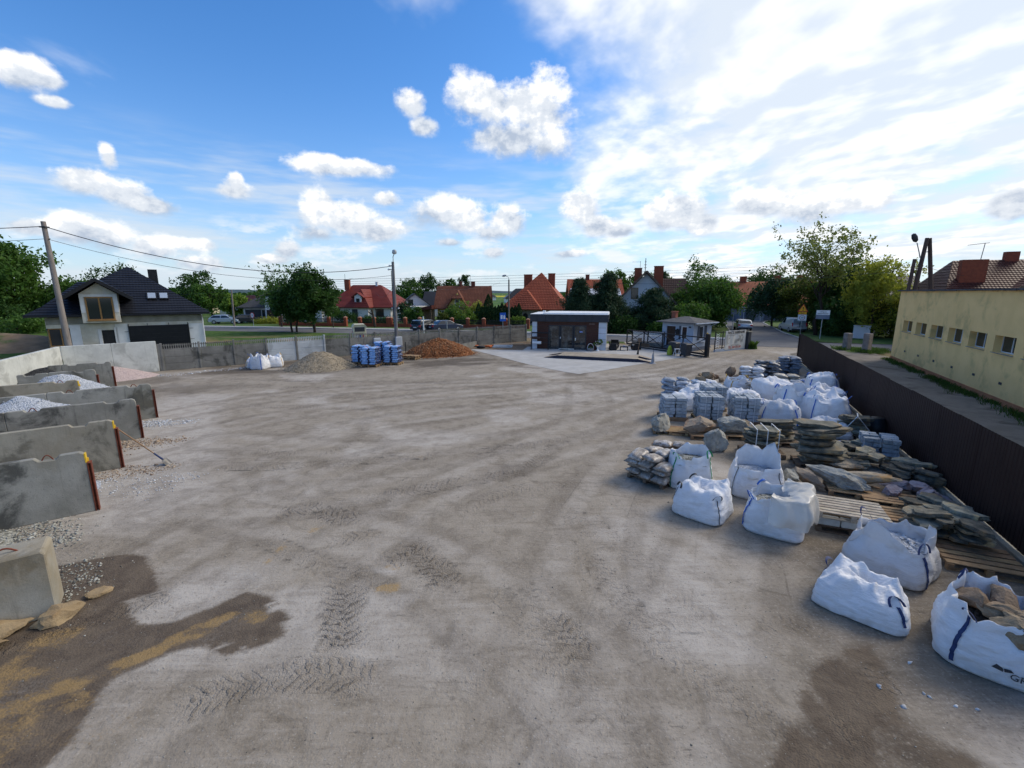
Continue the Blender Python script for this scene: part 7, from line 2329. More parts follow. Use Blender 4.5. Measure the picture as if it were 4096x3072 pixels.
def column_mesh(seed, h, r, leaf, n=2600, size=.085):
 nr = np.random.default_rng(seed)
 z = nr.uniform(0, 1, n) ** .85
 prof = np.minimum(1, (1 - z) * 2.6) ** .75 * (.80 + .2 * np.minimum(1, z * 6))
 a_ = nr.uniform(0, 6.28, n)
 rr_ = r * prof * (.78 + .22 * nr.uniform(0, 1, n)) * (1 + .12 * np.sin(a_ * 3 + z * 9))
 P_ = np.stack([np.cos(a_) * rr_, np.sin(a_) * rr_, .05 + z * h], -1)
 o_ = leaf_quads('crown', P_, size, LM[leaf], seed, None, .4, 1.4)
 me_ = o_.data
 bpy.data.objects.remove(o_)
 tr_ = MB().tube([(0, 0, 0), (0, 0, h * .8)], [.09, .02], 6).mesh('trunk', M_trunk)
 return me_, tr_

def bush(name, label, loc, rx, ry, h, leaf, n, size, seed, group=None, cat='shrub'):
 return tree(name, label, loc, h, .02, .06, rx, 0, leaf, n, size, seed, group, limbs=7, dens=.62, ry=ry, twigs=False, clump=.36, cat=cat)

# left edge
tree('leafy_tree', 'big dark leafy tree at the left edge behind the utility pole', (-66, 60, 0), 11.0, 1.6, .35, 6.2, 0, 'mid', 14000, .24, 11, 'trees', 12, .62)
tree('leafy_tree', 'lower leafy tree between the left edge and the unfinished house', (-59.5, 63, 0), 7.0, 1.0, .25, 3.6, 0, 'mid', 7000, .2, 12, 'trees', 9, .6)
bush('garden_bush', 'dark bush low under the big tree on the left edge', (-62, 56, 0), 4.5, 3, 3.2, 'dark', 5000, .18, 13, 'bushes')
bush('garden_bush', 'bush on the grassy mound at the left edge', (-53, 49, .8), 2.6, 2, 1.6, 'mid', 2500, .14, 14, 'bushes')
# street trees behind the fence
tree('street_tree', 'dense dark green street tree, right one of the twin crowns', (-25.2, 58.3, 0), 7.9, 1.5, .17, 2.9, 0, 'dark', 15000, .17, 21, 'street trees', 12, .62, clump=.34)
tree('street_tree', 'dense dark green street tree with double trunk, left of the twin crowns', (-28.1, 58.9, 0), 6.0, 1.4, .14, 2.5, 0, 'dark', 11000, .17, 22, 'street trees', 11, .62, trunks=((-.25, 0), (.3, .1)), clump=.34)
tree('sparse_tree', 'nearly leafless tree with sparse young leaves behind the dense street trees', (-33.6, 66.7, 0), 9.2, 2.2, .16, 3.4, 0, 'mid', 1700, .17, 23, 'street trees', 16, .4, clump=.22)
tree('sparse_tree', 'bare branched tree right of the sparse one', (-29.5, 68, 0), 9.4, 3.0, .13, 2.4, 0, 'olive', 260, .13, 24, 'street trees', 16, .4, clump=.2)
tree('street_tree', 'slim street tree before the white house wall', (-25.4, 65, 0), 3.4, 1.6, .10, .9, 0, 'mid', 900, .12, 25, 'street trees', 6, .5)
t2 = thing('pollarded_trunk', 'bare pollarded trunk before the white house corner', 'tree', (-19.9, 66.5, 0))
MB().tube([(0, 0, 0), (-.1, 0, 1.2), (-.35, 0, 2.6)], [.2, .17, .12], 8).tube([(-.2, 0, 1.8), (-.9, 0, 2.3)], [.12, .07], 6).build('trunk', M_trunk, t2)
# gardens in the middle
for k, (x, y, rx_, h_, lf, lb) in enumerate([(-27.6, 76.5, 2.2, 2.0, 'dark', 'clipped dark cloud shaped shrub before the white house'), (-17.4, 75, 1.5, 3.6, 'teal', 'dark conifer shrub beside the gabled house'), (-16.0, 72, 1.1, 2.4, 'mid', 'round clipped shrub left of the car shelter'), (-14.7, 71.5, .9, 2.9, 'mid', 'taller clipped shrub next to the car shelter'),
            (-9.2, 71, 1.6, 3.0, 'mid', 'green shrub before the yellow house bay'), (-7.4, 70, 1.7, 3.6, 'light', 'light green shrub in the yellow house garden'), (-5.4, 70.5, 1.4, 3.8, 'yellow', 'yellow green shrub right of the yellow house bay'), (-6.3, 68.2, 1.1, 2.2, 'light', 'pale flowering shrub behind the fence before the thujas'), (-10.4, 68.4, .9, 2.0, 'olive', 'small garden tree left of the yellow house path'),
            (.9, 66.2, 1.1, 1.6, 'light', 'round green shrub beside the office left corner'), (-20.6, 72.6, 1.8, 1.0, 'dark', 'low clipped hedge before the white garage wall'), (-23.4, 74, 1.4, 1.1, 'dark', 'low clipped shrub at the white house wall'), (-34.5, 72.5, 1.4, 1.8, 'dark', 'dark shrub at the brick fence corner of the villa'), (-39.5, 74.5, 2.2, .8, 'yellow', 'low yellow ground cover before the villa')]):
 bush('garden_shrub', lb, (x, y, 0), rx_, rx_ * .8, h_, lf, 2200, .12, 40 + k, 'garden shrubs')
cm = [column_mesh(3 + k, 3.2, .55, 'thuja') for k in range(3)]
rg = random.Random(2)
for k in range(13):
 x, y = -5.0 + k * .50, 69.2 - k * .12
 t2 = thing('thuja', '%s thuja from the yellow house in the dense hedge row' % 'first second third fourth fifth sixth seventh eighth ninth tenth eleventh twelfth thirteenth'.split()[k], 'hedge tree', (x, y, 0), rg.uniform(0, 6), 'thuja hedge row')
 me_, tr_ = cm[k % 3]
 t2.scale = (1, 1, rg.uniform(.9, 1.08))
 inst('crown', me_, parent=t2)
 inst('trunk', tr_, parent=t2)
cm2 = [column_mesh(8 + k, 5.2, .95, 'thuja', 4200, .11) for k in range(2)]
for k, (x, y, s_, lb) in enumerate([(42.0, 81.0, 1.0, 'tall dark columnar cypress left of the grey garage'), (47.4, 80.0, 1.1, 'tall dark columnar cypress right of the grey garage'), (-3.9, 76, .9, 'slim dark cypress before the yellow house roof')]):
 t2 = thing('cypress', lb, 'tree', (x, y, 0), 0, 'cypresses')
 t2.scale = (s_ * (1.35 if k == 1 else 1),) * 2 + (s_,)
 inst('crown', cm2[k % 2][0], parent=t2)
 inst('trunk', cm2[k % 2][1], parent=t2)
# pines behind the office
conifer('pine_tree', 'dark pine behind the office roof, left of three', (8.3, 57.5, 0), 6.6, 2.2, 'pine', 51, 9000, .15, 'pines behind the office', .9, .62)
conifer('pine_tree', 'tallest dark pine behind the office, middle of three', (12.0, 58.3, 0), 7.4, 2.7, 'pine', 52, 12000, .15, 'pines behind the office', .5, .62)
conifer('pine_tree', 'broad dark pine before the white gabled house, right of three', (17.9, 58.5, 0), 5.4, 2.7, 'pine', 53, 10000, .15, 'pines behind the office', .3, .55)
conifer('small_pine', 'low dark pine filling the gap before the white gabled house', (14.6, 58.8, 0), 2.8, 1.7, 'pine', 54, 4000, .14, 'pines behind the office', .2, .6)
conifer('small_pine', 'low dark pine close behind the office roof corner', (9.9, 58.4, 0), 4.4, 2.0, 'pine', 56, 5500, .14, 'pines behind the office', .2, .6)
bush('garden_shrub', 'dark shrub hugging the road behind the lattice fence', (13.4, 56.5, 0), 2.6, 1.5, 1.9, 'dark', 3500, .13, 57, 'garden shrubs')
bush('garden_shrub', 'green shrub at the road behind the lattice fence, right', (18.6, 55.6, 0), 2.2, 1.3, 1.5, 'mid', 2800, .13, 58, 'garden shrubs')
# willow and shrubs by the side street
tree('willow_tree', 'broad drooping green willow between the white house and the side street', (26.6, 63, 0), 7.0, .4, .25, 4.2, 0, 'mid', 17000, .17, 61, 'trees by the side street', 12, .66, clump=.34)
tree('birch_tree', 'taller wispy tree behind the willow', (27.8, 69, 0), 9.6, 1.5, .14, 2.6, 0, 'mid', 4200, .15, 62, 'trees by the side street', 12, .5)
bush('garden_shrub', 'light green shrub low before the willow by the guard hut', (22.2, 57.5, 0), 3.0, 2, 3.4, 'mid', 5500, .15, 63, 'trees by the side street')
bush('garden_shrub', 'dark shrub between the willow and the side street', (29.6, 67.5, 0), 2.2, 2, 4.2, 'dark', 4500, .16, 64, 'trees by the side street')
conifer('spruce_tree', 'dark spruce tip behind the white gabled house', (24.0, 74, 0), 8.2, 2.2, 'pine', 65, 6000, .16, 'trees by the side street', 1.0, .8)
# tall locust with thin foliage and the thicket around it
tree('locust_tree', 'tall thin leaved locust tree with dark branching limbs on the right', (36.0, 54.0, 0), 12.4, 5.6, .22, 4.9, 0, 'young', 5200, .15, 71, 'trees right of the side street', 26, .5, clump=.20, bark=M_trunk_dk)
tree('golden_tree', 'yellow green tree top next to the crooked double pole', (39.6, 50.5, 0), 8.6, .8, .18, 3.3, 0, 'yellow', 12000, .14, 72, 'trees right of the side street', 14, .6, clump=.28, lean=(.4, 0))
tree('thicket_tree', 'olive green thicket tree under the locust', (40.6, 63.0, 0), 7.4, .2, .16, 3.8, 0, 'olive', 13000, .16, 73, 'trees right of the side street', 12, .64)
tree('thicket_tree', 'dark green thicket tree behind the place name sign', (39.9, 55.0, 0), 5.6, .1, .16, 3.4, 0, 'dark', 11000, .16, 74, 'trees right of the side street', 12, .64)
tree('thicket_tree', 'dark leafy tree top behind the golden tree', (41.5, 57, 0), 8.8, .8, .2, 3.6, 0, 'dark', 10000, .18, 75, 'trees right of the side street', 12, .62)
tree('thicket_tree', 'bluish dark tree left of the locust above the parked van', (38.6, 68.0, 0), 7.0, .2, .16, 3.4, 0, 'teal', 10000, .17, 76, 'trees right of the side street', 12, .64)
tree('thicket_tree', 'dark thicket reaching down to the lawn by the yellow building', (43.5, 50.5, 0), 4.6, .05, .14, 3.6, 0, 'olive', 11000, .16, 77, 'trees right of the side street', 12, .66)
tree('thicket_tree', 'low dark thicket between the sign posts and the cabinet', (38.4, 53.6, 0), 3.2, .02, .10, 2.6, 0, 'dark', 7500, .14, 78, 'trees right of the side street', 10, .66)
tree('leafy_tree', 'green tree peeping over the maroon roof at the right edge', (62, 52, 0), 8.0, 2, .2, 3.0, 0, 'light', 5000, .18, 79, 'trees', 10, .6)
# far trees
for k, (x, y, h_, rx_, lf, lb) in enumerate([(-60, 92, 6.8, 3.2, 'mid', 'round green tree right of the unfinished house roof'), (-50.5, 84, 4.6, 2.2, 'light', 'light green tree beside the unfinished house'), (-55, 110, 7.0, 3.6, 'dark', 'far dark tree right of the unfinished roof'), (-76, 112, 10, 5, 'dark', 'far dark tree just over the unfinished roof'), (-92, 108, 11, 6, 'dark', 'far dark tree left behind the unfinished roof'),
            (-29, 130, 9, 4, 'mid', 'far tree top right of the red roofed house'), (-24.5, 135, 10, 3.6, 'dark', 'far tree left of the black roofed house'), (-16.5, 125, 8.5, 2.4, 'mid', 'slim far tree left of the yellow house roof'), (-13.5, 132, 10, 2.2, 'dark', 'taller slim far tree touching the yellow house roof'), (21, 96, 10, 2.8, 'mid', 'far tree left of the white gable'), (26, 100, 9.5, 4, 'dark', 'far dark tree behind the willow'), (31, 98, 9, 4, 'mid', 'far tree between the willow and the orange roof'),
            (55, 100, 10, 6, 'dark', 'far dark tree right of the orange roofs')]):
 tree('far_tree', lb, (x, y, 0), h_, h_ * .16, .2, rx_, 0, lf, 3600, .26, 90 + k, 'far trees', 9, .58)
# tree line along the fields: nobody could count these
nr = np.random.default_rng(77)
n_ = 26000
a_ = nr.uniform(R(-62), R(62), n_)
d_ = nr.choice([190, 330, 620], n_) + nr.normal(0, 10, n_)
hgt = 4.5 + 5 * np.array([max(0, mnoise.noise((q * 14, dd * .01, 1)) + .25) for q, dd in zip(a_, np.round(d_ / 60))])
keep = np.array([mnoise.noise((q * 7, round(dd / 100), 9)) > -.02 for q, dd in zip(a_, d_)])
keep &= ~((a_ > R(-12)) & (a_ < R(3)) & (d_ < 480))
P_ = np.stack([np.sin(a_) * d_, np.cos(a_) * d_, nr.uniform(0, 1, n_) * hgt], -1)[keep]
o_ = leaf_quads('distant_woods', P_, 1.1, LM['dark'], 5, None, .8)
tag(o_, 'distant woods and hedgerows along the fields', 'woods', kind='stuff')

# ------------------------------------------------------------------ bark and gravel heaps, pallets of blue sacks by the fence
heap('tan_gravel_heap', 'conical heap of tan gravel before the pale fence panels', (-13.0, 30.6, 0), 2.35, 2.0, 1.25, M_gr_tan, 61, R(35), (-.05, 0), .95, M_st_tan, 900, .035)
heap('bark_heap', 'broad heap of red brown bark mulch before the fence', (-6.05, 37.4, 0), 2.75, 2.1, 1.35, M_bark, 62, R(20), (0, 0), .62, M_st_bark, 3600, .055, cat='bark heap')

_bd = {}
def pallet(label, loc, rz, mat_=None, size=(1.2, .8), boards=7, up=False, group='wooden pallets'):
 """deck boards, nine blocks, stringers and runners"""
 mat_ = mat_ or M_wood
 key = (mat_.name, size, boards)
 if key not in _bd:
  L_, W_ = size
  bw_ = W_ / boards * .72
  _bd[key] = (MB().box(-L_ / 2, L_ / 2, -bw_ / 2, bw_ / 2, 0, .02).mesh('deck_board', mat_, bevel=.003), MB().box(-.05, .05, -W_ / 2, W_ / 2, 0, .02).mesh('stringer', mat_), MB().box(-.05, .05, -.05, .05, 0, .08).mesh('spacer_block', mat_, bevel=.004), MB().box(-L_ / 2, L_ / 2, -.05, .05, 0, .02).mesh('runner', mat_))
 a_, b_, c_, d_ = _bd[key]
 L_, W_ = size
 t2 = thing('pallet', label, 'pallet', loc, rz, group)
 for k in range(boards):
  y = -W_ / 2 + W_ * (k + .5) / boards
  inst('deck_board', a_, (0, y, .122), parent=t2)
 for x in (-L_ / 2 + .05, 0, L_ / 2 - .05):
  inst('stringer', b_, (x, 0, .101), parent=t2)
  for y in (-W_ / 2 + .05, 0, W_ / 2 - .05):
   inst('spacer_block', c_, (x, y, .0205), parent=t2)
 for y in (-W_ / 2 + .05, 0, W_ / 2 - .05):
  inst('runner', d_, (0, y, 0), parent=t2)
 return t2

def sack_mesh(name, seed, L_, W_, T_, mat_):
 """a filled plastic sack: pillow with flattened, pinched ends"""
 rg_ = random.Random(seed)
 nx_, ny_ = 11, 8
 o = Vector((seed * 2.3, seed * 1.1, 0))
 vs_, idx_ = [], {}
 for s_ in (1, -1):
  for i in range(nx_ + 1):
   for j in range(ny_ + 1):
    u, v = -1 + 2 * i / nx_, -1 + 2 * j / ny_
    edge = i in (0, nx_) or j in (0, ny_)
    if edge and s_ == -1:
     idx_[(s_, i, j)] = idx_[(1, i, j)]
     continue
    pr = (max(0, 1 - abs(u) ** 2.6) ** .55) * (max(0, 1 - abs(v) ** 2.8) ** .55)
    nz_ = mnoise.noise(Vector((u * 1.8, v * 1.6, s_ * 2)) + o)
    nf_ = mnoise.noise(Vector((u * 5, v * 4, s_ * 2)) + o)
    z = s_ * T_ / 2 * pr * (1 + .32 * nz_ + .13 * nf_) * (1.05 if s_ > 0 else .85)
    x = u * L_ / 2 * (1 - .05 * (1 - v * v) * (abs(u) > .9)) + .02 * nz_
    y = v * W_ / 2 * (1 - .06 * (1 - u * u) * (abs(v) > .9)) + .015 * nf_
    if edge:
     z = .02 * mnoise.noise(Vector((u * 3, v * 3, 7)) + o)
    idx_[(s_, i, j)] = len(vs_)
    vs_.append((x, y, z))
 fs_ = []
 for s_ in (1, -1):
  for i in range(nx_):
   for j in range(ny_):
    q = [idx_[(s_, i, j)], idx_[(s_, i + 1, j)], idx_[(s_, i + 1, j + 1)], idx_[(s_, i, j + 1)]]
    fs_.append(q if s_ > 0 else q[::-1])
 return MB().add(vs_, fs_).mesh(name, mat_, 'all')

def sack_mat(name, c1, c2, c3, scale=30.0, rough=.38, gloss=.5, obvar=.12):
 m_, t, p = base_mat(name)
 v = t.new('TexCoord').outputs['Object']
 vo = t.new('TexVoronoi', {'Vector': v, 'Scale': scale})
 sp = t.new('SeparateColor', {0: vo.outputs['Color']}).outputs
 col = t.mix(sp[0], c1, c2)
 rnd = t.new('ObjectInfo').outputs['Random']
 film = t.ss(t.noise(t.new('VectorMath', {0: v, 1: t.new('CombineXYZ', {0: t.m('MULTIPLY', rnd, 9.0)}).outputs[0]}, operation='ADD').outputs[0], 5, 5, .65), .45, .66)
 col = t.mix(t.m('MULTIPLY', film, .75), col, c3)
 col = t.new('HueSaturation', {'Value': t.lin(rnd, 0, 1, 1 - obvar, 1 + obvar), 'Color': col}).outputs[0]
 t.put(p.inputs['Base Color'], col)
 p.inputs['Roughness'].default_value = rough
 p.inputs['Specular IOR Level'].default_value = gloss
 h = t.m('ADD', t.noise(v, 9, 5, .65, .6), t.m('MULTIPLY', vo.outputs['Distance'], .35))
 t.put(p.inputs['Normal'], t.new('Bump', {'Strength': .5, 'Distance': .03, 'Height': h}).outputs[0])
 return m_

SM = {'bluegrey': sack_mat('sack_bluegrey', (.20, .23, .28), (.30, .34, .40), (.50, .56, .66)), 'white': sack_mat('sack_white', (.50, .52, .55), (.62, .64, .68), (.74, .77, .82)), 'dark': sack_mat('sack_dark', (.06, .065, .075), (.11, .12, .135), (.36, .40, .46)),
  'slate': sack_mat('sack_slate', (.13, .15, .19), (.20, .23, .28), (.36, .41, .50)), 'beige': sack_mat('sack_beige', (.34, .30, .24), (.46, .42, .35), (.56, .53, .47)), 'clear': sack_mat('sack_clear', (.16, .13, .105), (.33, .29, .25), (.58, .57, .56), 26)}
m_, t, p = base_mat('sack_blue')
v = t.new('TexCoord').outputs['Object']
sx = t.new('SeparateXYZ', {0: v}).outputs
col = t.mix(t.ss(t.noise(v, 4, 4), .35, .65), (.14, .32, .66), (.34, .52, .80))
band = t.ss(t.m('ABSOLUTE', sx[0]), .20, .23)
col = t.mix(band, col, (.03, .045, .12))
pr = t.m('MULTIPLY', t.m('LESS_THAN', t.m('ABSOLUTE', t.m('SUBTRACT', sx[0], -.02)), .13), t.m('LESS_THAN', t.m('ABSOLUTE', t.m('ADD', sx[1], -.02)), .09))
col = t.mix(t.m('MULTIPLY', pr, t.ss(t.noise(v, 13, 2), .42, .5)), col, (.62, .66, .72))
col = t.mix(t.m('MULTIPLY', t.m('LESS_THAN', t.m('ABSOLUTE', t.m('SUBTRACT', sx[0], -.13)), .03), t.m('LESS_THAN', t.m('ABSOLUTE', sx[1]), .10)), col, (.50, .06, .06))
t.put(p.inputs['Base Color'], col)
p.inputs['Roughness'].default_value = .32
t.put(p.inputs['Normal'], t.new('Bump', {'Strength': .4, 'Distance': .02, 'Height': t.noise(v, 10, 4)}).outputs[0])
SM['blue'] = m_
_sk = {}
def sack_variants(kind, L_=.62, W_=.42, T_=.17):
 if kind not in _sk:
  _sk[kind] = [sack_mesh('sack', 3 + 7 * k + len(_sk), L_, W_, T_, SM[kind]) for k in range(4)]
 return _sk[kind]

ORD = 'first second third fourth fifth sixth seventh eighth ninth tenth eleventh twelfth thirteenth'.split()

def sack_stack(kind, desc, stack, loc, rz, layers, nx_=2, ny_=2, seed=0, z0=0.0, dz=.145, dim=(.62, .42, .19), jit=1.0, top_loss=0, l0=0):
 rg_ = random.Random(seed)
 vr = sack_variants(kind, *dim)
 L_, W_ = dim[0] * .93, dim[1] * .95
 for l in range(layers):
  for i in range(nx_):
   for j in range(ny_):
    if l >= layers - 1 and rg_.random() < top_loss:
     continue
    x, y = (i - (nx_ - 1) / 2) * L_, (j - (ny_ - 1) / 2) * W_
    sh = .06 if l % 2 else -.06
    wx_, wy_ = fr((loc[0], loc[1]), rz, x + sh * .5 + rg_.gauss(0, .025) * jit, y + rg_.gauss(0, .02) * jit)
    o_ = inst('sack', vr[rg_.randrange(4)], (wx_, wy_, z0 + dim[2] * .42 + l * dz + rg_.uniform(-.012, .012)), (rg_.gauss(0, .07) * jit, rg_.gauss(0, .07) * jit, rz + rg_.gauss(0, .09) * jit + (math.pi if rg_.random() < .5 else 0)))
    pos = ((['front', 'rear'] if ny_ == 2 else ['front', 'middle', 'rear'])[j] + ' ' if ny_ > 1 else '') + ((['left', 'right'] if nx_ == 2 else ['left', 'centre', 'right'])[i] if nx_ > 1 else 'one')
    tag(o_, '%s, %s, %s layer up, %s' % (desc, pos, ORD[l + l0], stack), 'sack', desc + 's of the ' + stack)

for k, (x, y, lb) in enumerate([(-9.75, 31.15, 'front'), (-8.45, 32.0, 'right hand'), (-10.75, 32.2, 'rear left'), (-9.45, 33.3, 'rear right')]):
 pallet('pallet under the %s stack of blue sacks' % lb, (x, y, 0), R(-8), M_wood, (1.2, .9))
 sack_stack('blue', 'blue printed sack', '%s pallet by the fence' % lb, (x, y), R(-8), 8 if k != 3 else 9, 2, 2, 100 + k, .145, .145, jit=.6)
pallet('top pallet of the empty pair right of the blue sacks', (-7.7, 34.6, .15), R(-20), M_wood, (1.2, .8), 5)
pallet('lower pallet of the empty pair right of the blue sacks', (-7.75, 34.55, 0), R(-16), M_wood, (1.2, .8), 5)

# ------------------------------------------------------------------ big bags
BM = {'clean': bag_mat('bag_white', (.80, .82, .86), (.46, .42, .36), .34), 'dirty': bag_mat('bag_dirty', (.66, .68, .72), (.36, .32, .27), .55)}
m_, t, p = base_mat('clear_film')
p.inputs['Base Color'].default_value = (.68, .66, .61, 1)
p.inputs['Roughness'].default_value = .3
t.put(p.inputs['Normal'], t.new('Bump', {'Strength': .5, 'Distance': .03, 'Height': t.noise(t.new('TexCoord').outputs['Object'], 8, 5, .6, 1.0)}).outputs[0])
mx = t.new('MixShader', {0: .68, 1: t.new('BsdfTransparent').outputs[0], 2: p.outputs[0]})
t.L.new(mx.outputs[0], m_.node_tree.nodes['Material Output'].inputs[0])
M_film = m_

def nz3(x, y, z):
 return mnoise.noise((x, y, z))

def ridge(x, y, z):
 return 1 - 2 * abs(mnoise.noise((x, y, z)))

def big_bag(label, loc, rz, w_, h_, seed, top='flap', strap=None, mat_='clean', d_=None, rim=.22, spikes=(0, 0, 0, 0), content=None, loops=True, crumple=.16, lean=(0, 0), group='big bags', slump=.12, csize=.06, cn=90, wr=1.0, straps=(0, 1, 2, 3), back=None, sink=.90, sw=.024, cuff=1.0):
 """woven bulk bag: bulging filled body, creases, collapsed or open top"""
 d_ = d_ or w_
 N_ = 96
 rg_ = random.Random(seed)
 t2 = thing('big_bag', label, 'bulk bag', loc, rz, group)
 sd = seed * 1.37
 rows = []
 th = [2 * math.pi * i / N_ for i in range(N_)]
 K1 = 18

 def cross(a, p_):
  return (abs(math.cos(a)) ** p_ + abs(math.sin(a)) ** p_) ** (-1 / p_)

 def spk(a, wd):
  z = 0
  for q in range(4):
   da = (a - (math.pi / 4 + q * math.pi / 2) + math.pi) % (2 * math.pi) - math.pi
   z += spikes[q] * math.exp(-(abs(da) / wd) ** 1.3)
  return z
 zf = [h_ * (1 + .22 * nz3(math.cos(a) * .8 + sd, math.sin(a) * .8, 3) + .05 * nz3(math.cos(a) * 3 + sd, math.sin(a) * 3, 3)) for a in th]
 for k in range(K1 + 1):
  t = k / K1
  row = []
  for i, a in enumerate(th):
   bul = .90 + slump * math.sin(math.pi * min(1, .26 + t * .74)) ** .8 + (.06 if k else 0) * (1 - t)
   c_, s_ = math.cos(a), math.sin(a)
   q = cross(a, 5.0 - 1.4 * t)
   cr = .030 * ridge(c_ * 1.8 + sd, s_ * 1.8, t * 4.2) + .018 * ridge(c_ * 4 + sd, s_ * 4, t * 9 + 3) + .07 * nz3(c_ * 1.1, s_ * 1.1 + sd, t * 1.3)
   fold = .035 * math.sin(a * 9 + 4 * nz3(c_, s_, sd)) * max(0, t - .5) * 2
   r_ = (bul + (cr + fold) * wr * (1 if k else .4)) * q / 2
   z = zf[i] * t ** .93 + (.012 * nz3(c_ * 4, s_ * 4, sd) if k else 0)
   row.append((c_ * r_ * w_ + lean[0] * t * t, s_ * r_ * d_ + lean[1] * t * t, max(z, 0.0)))
  rows.append(row)
 nb_ = len(rows) - 1
 base_ = rows[-1]
 if top == 'flap':
  K2 = 16
  px_, py_ = rg_.uniform(-.25, .25), rg_.uniform(-.25, .25)
  for k in range(1, K2 + 1):
   t = k / K2
   row = []
   for i, a in enumerate(th):
    x0, y0, z0 = base_[i]
    f = 1 - t * .98
    x, y = x0 * f + px_ * w_ * .4 * t, y0 * f + py_ * d_ * .4 * t
    cr = ridge(x * 1.9 / w_ + sd, y * 2.4 / w_, 1.7) * .7 + ridge(x * 4.5 / w_ + sd, y * 3.5 / w_, 6) * .33 + .12 * ridge(x * 9 / w_, y * 9 / w_ + sd, 2) + .5 * nz3(x * 1.3 / w_, y * 1.3 / w_ + sd, 4)
    lift = math.sin(math.pi * min(1, t * 1.3)) * .6 + t * .4
    row.append((x + cr * .03, y + .03 * nz3(x * 5, y * 5, sd), max(z0 * (1 - .16 * t) + h_ * crumple * (.15 + cr) * lift + spk(a, .26) * math.exp(-((t - .14) / .12) ** 2), .2 * h_)))
   rows.append(row)
 else:
  K2 = 10
  for k in range(1, K2 + 1):
   t = k / K2
   row = []
   for i, a in enumerate(th):
    x0, y0, z0 = base_[i]
    c_, s_ = math.cos(a), math.sin(a)
    rh = rim * (.75 + .9 * nz3(c_ * 1.1 + sd, s_ * 1.1, 8) + .12 * ridge(c_ * 3 + sd, s_ * 3, 2)) + spk(a, .30)
    if back:
     da = (a - R(back[0]) + math.pi) % (2 * math.pi) - math.pi
     rh += back[1] / (1 + (da / R(back[2])) ** 6)
    cf = min(1, max(0, nz3(c_ * 1.4 + sd * 2, s_ * 1.4, 5) * 3 - .1)) * cuff * (1 if rh < .3 else .2)
    fold = .04 * math.sin(a * 8 + sd + 3 * nz3(c_, s_, 1)) + .06 * nz3(c_ * 2, s_ * 2 + sd, 5)
    ou = 1 + fold * t - .07 * t * t + cf * .20 * t ** 1.5
    zz2 = rh * (t * (1 - cf) + cf * math.sin(t * math.pi) * .6) - cf * .16 * t ** 2
    row.append((x0 * ou, y0 * ou, z0 + zz2 + .02 * nz3(c_ * 6, s_ * 6, t * 2 + sd)))
   rows.append(row)
  rim_ = rows[-1]
  for k in range(1, 7):
   t = k / 6
   row = []
   for i, a in enumerate(th):
    x0, y0, z0 = rim_[i]
    zb = h_ * sink - .10
    bx, by, _ = base_[i]
    f = .93 - .06 * t + .05 * nz3(math.cos(a) * 3, math.sin(a) * 3 + sd, 6 + t * 2)
    w0 = (1 - t) ** 2
    row.append(((x0 * .97) * w0 + bx * f * (1 - w0), (y0 * .97) * w0 + by * f * (1 - w0), z0 + (zb - z0) * t))
   rows.append(row)
 V_ = [p_ for r_ in rows for p_ in r_]
 F_ = []
 for k in range(len(rows) - 1):
  for i in range(N_):
   j = (i + 1) % N_
   F_.append([k * N_ + i, k * N_ + j, (k + 1) * N_ + j, (k + 1) * N_ + i])
 F_.append(list(range(N_))[::-1])
 if top == 'flap':
  F_.append([(len(rows) - 1) * N_ + i for i in range(N_)])
 MB().add(V_, F_).build('bag_body', BM[mat_], t2, smooth='all')
 # corner straps and lifting loops
 if strap is not None:
  for q in straps:
   i = int(N_ * (.125 + .25 * q)) + rg_.randint(-2, 2)
   hi = nb_ if top == 'flap' else nb_ + 5
   lo_ = rg_.randint(0, 2) if rg_.random() < .6 else rg_.randint(5, 8)
   vv, ff = [], []
   for k in range(lo_, hi + 1):
    a, b = Vector(rows[k][i - 1]), Vector(rows[k][(i + 1) % N_])
    c_ = Vector(rows[k][i])
    tg = (b - a).normalized()
    out = Vector((c_.x, c_.y, 0)).normalized() * .012
    vv += [c_ - tg * sw + out, c_ + out * 1.6, c_ + tg * sw + out]
   for k in range(len(vv) // 3 - 1):
    ff += [(k * 3, k * 3 + 1, k * 3 + 4, k * 3 + 3), (k * 3 + 1, k * 3 + 2, k * 3 + 5, k * 3 + 4)]
   MB().add(vv, ff).build('strap', strap, t2, smooth='all')
   if loops:
    c_ = Vector(rows[hi][i])
    tg = (Vector(rows[hi][(i + 3) % N_]) - Vector(rows[hi][i - 3])).normalized()
    ou = Vector((c_.x, c_.y, 0)).normalized()
    hh = rg_.uniform(.08, .2)
    fall = rg_.uniform(-.10, .16)
    pts_ = [c_ + tg * (.10 * math.cos(math.pi * s_ / 8)) + Vector((0, 0, hh * math.sin(math.pi * s_ / 8))) + ou * (fall * math.sin(math.pi * s_ / 8) + .01) for s_ in range(9)]
    vv = []
    for p_ in pts_:
     vv += [p_ - ou * .02 - Vector((0, 0, .012)), p_ + ou * .02 + Vector((0, 0, .012))]
    MB().add(vv, [(k * 2, k * 2 + 1, k * 2 + 3, k * 2 + 2) for k in range(8)]).build('loop', strap, t2, smooth='all')
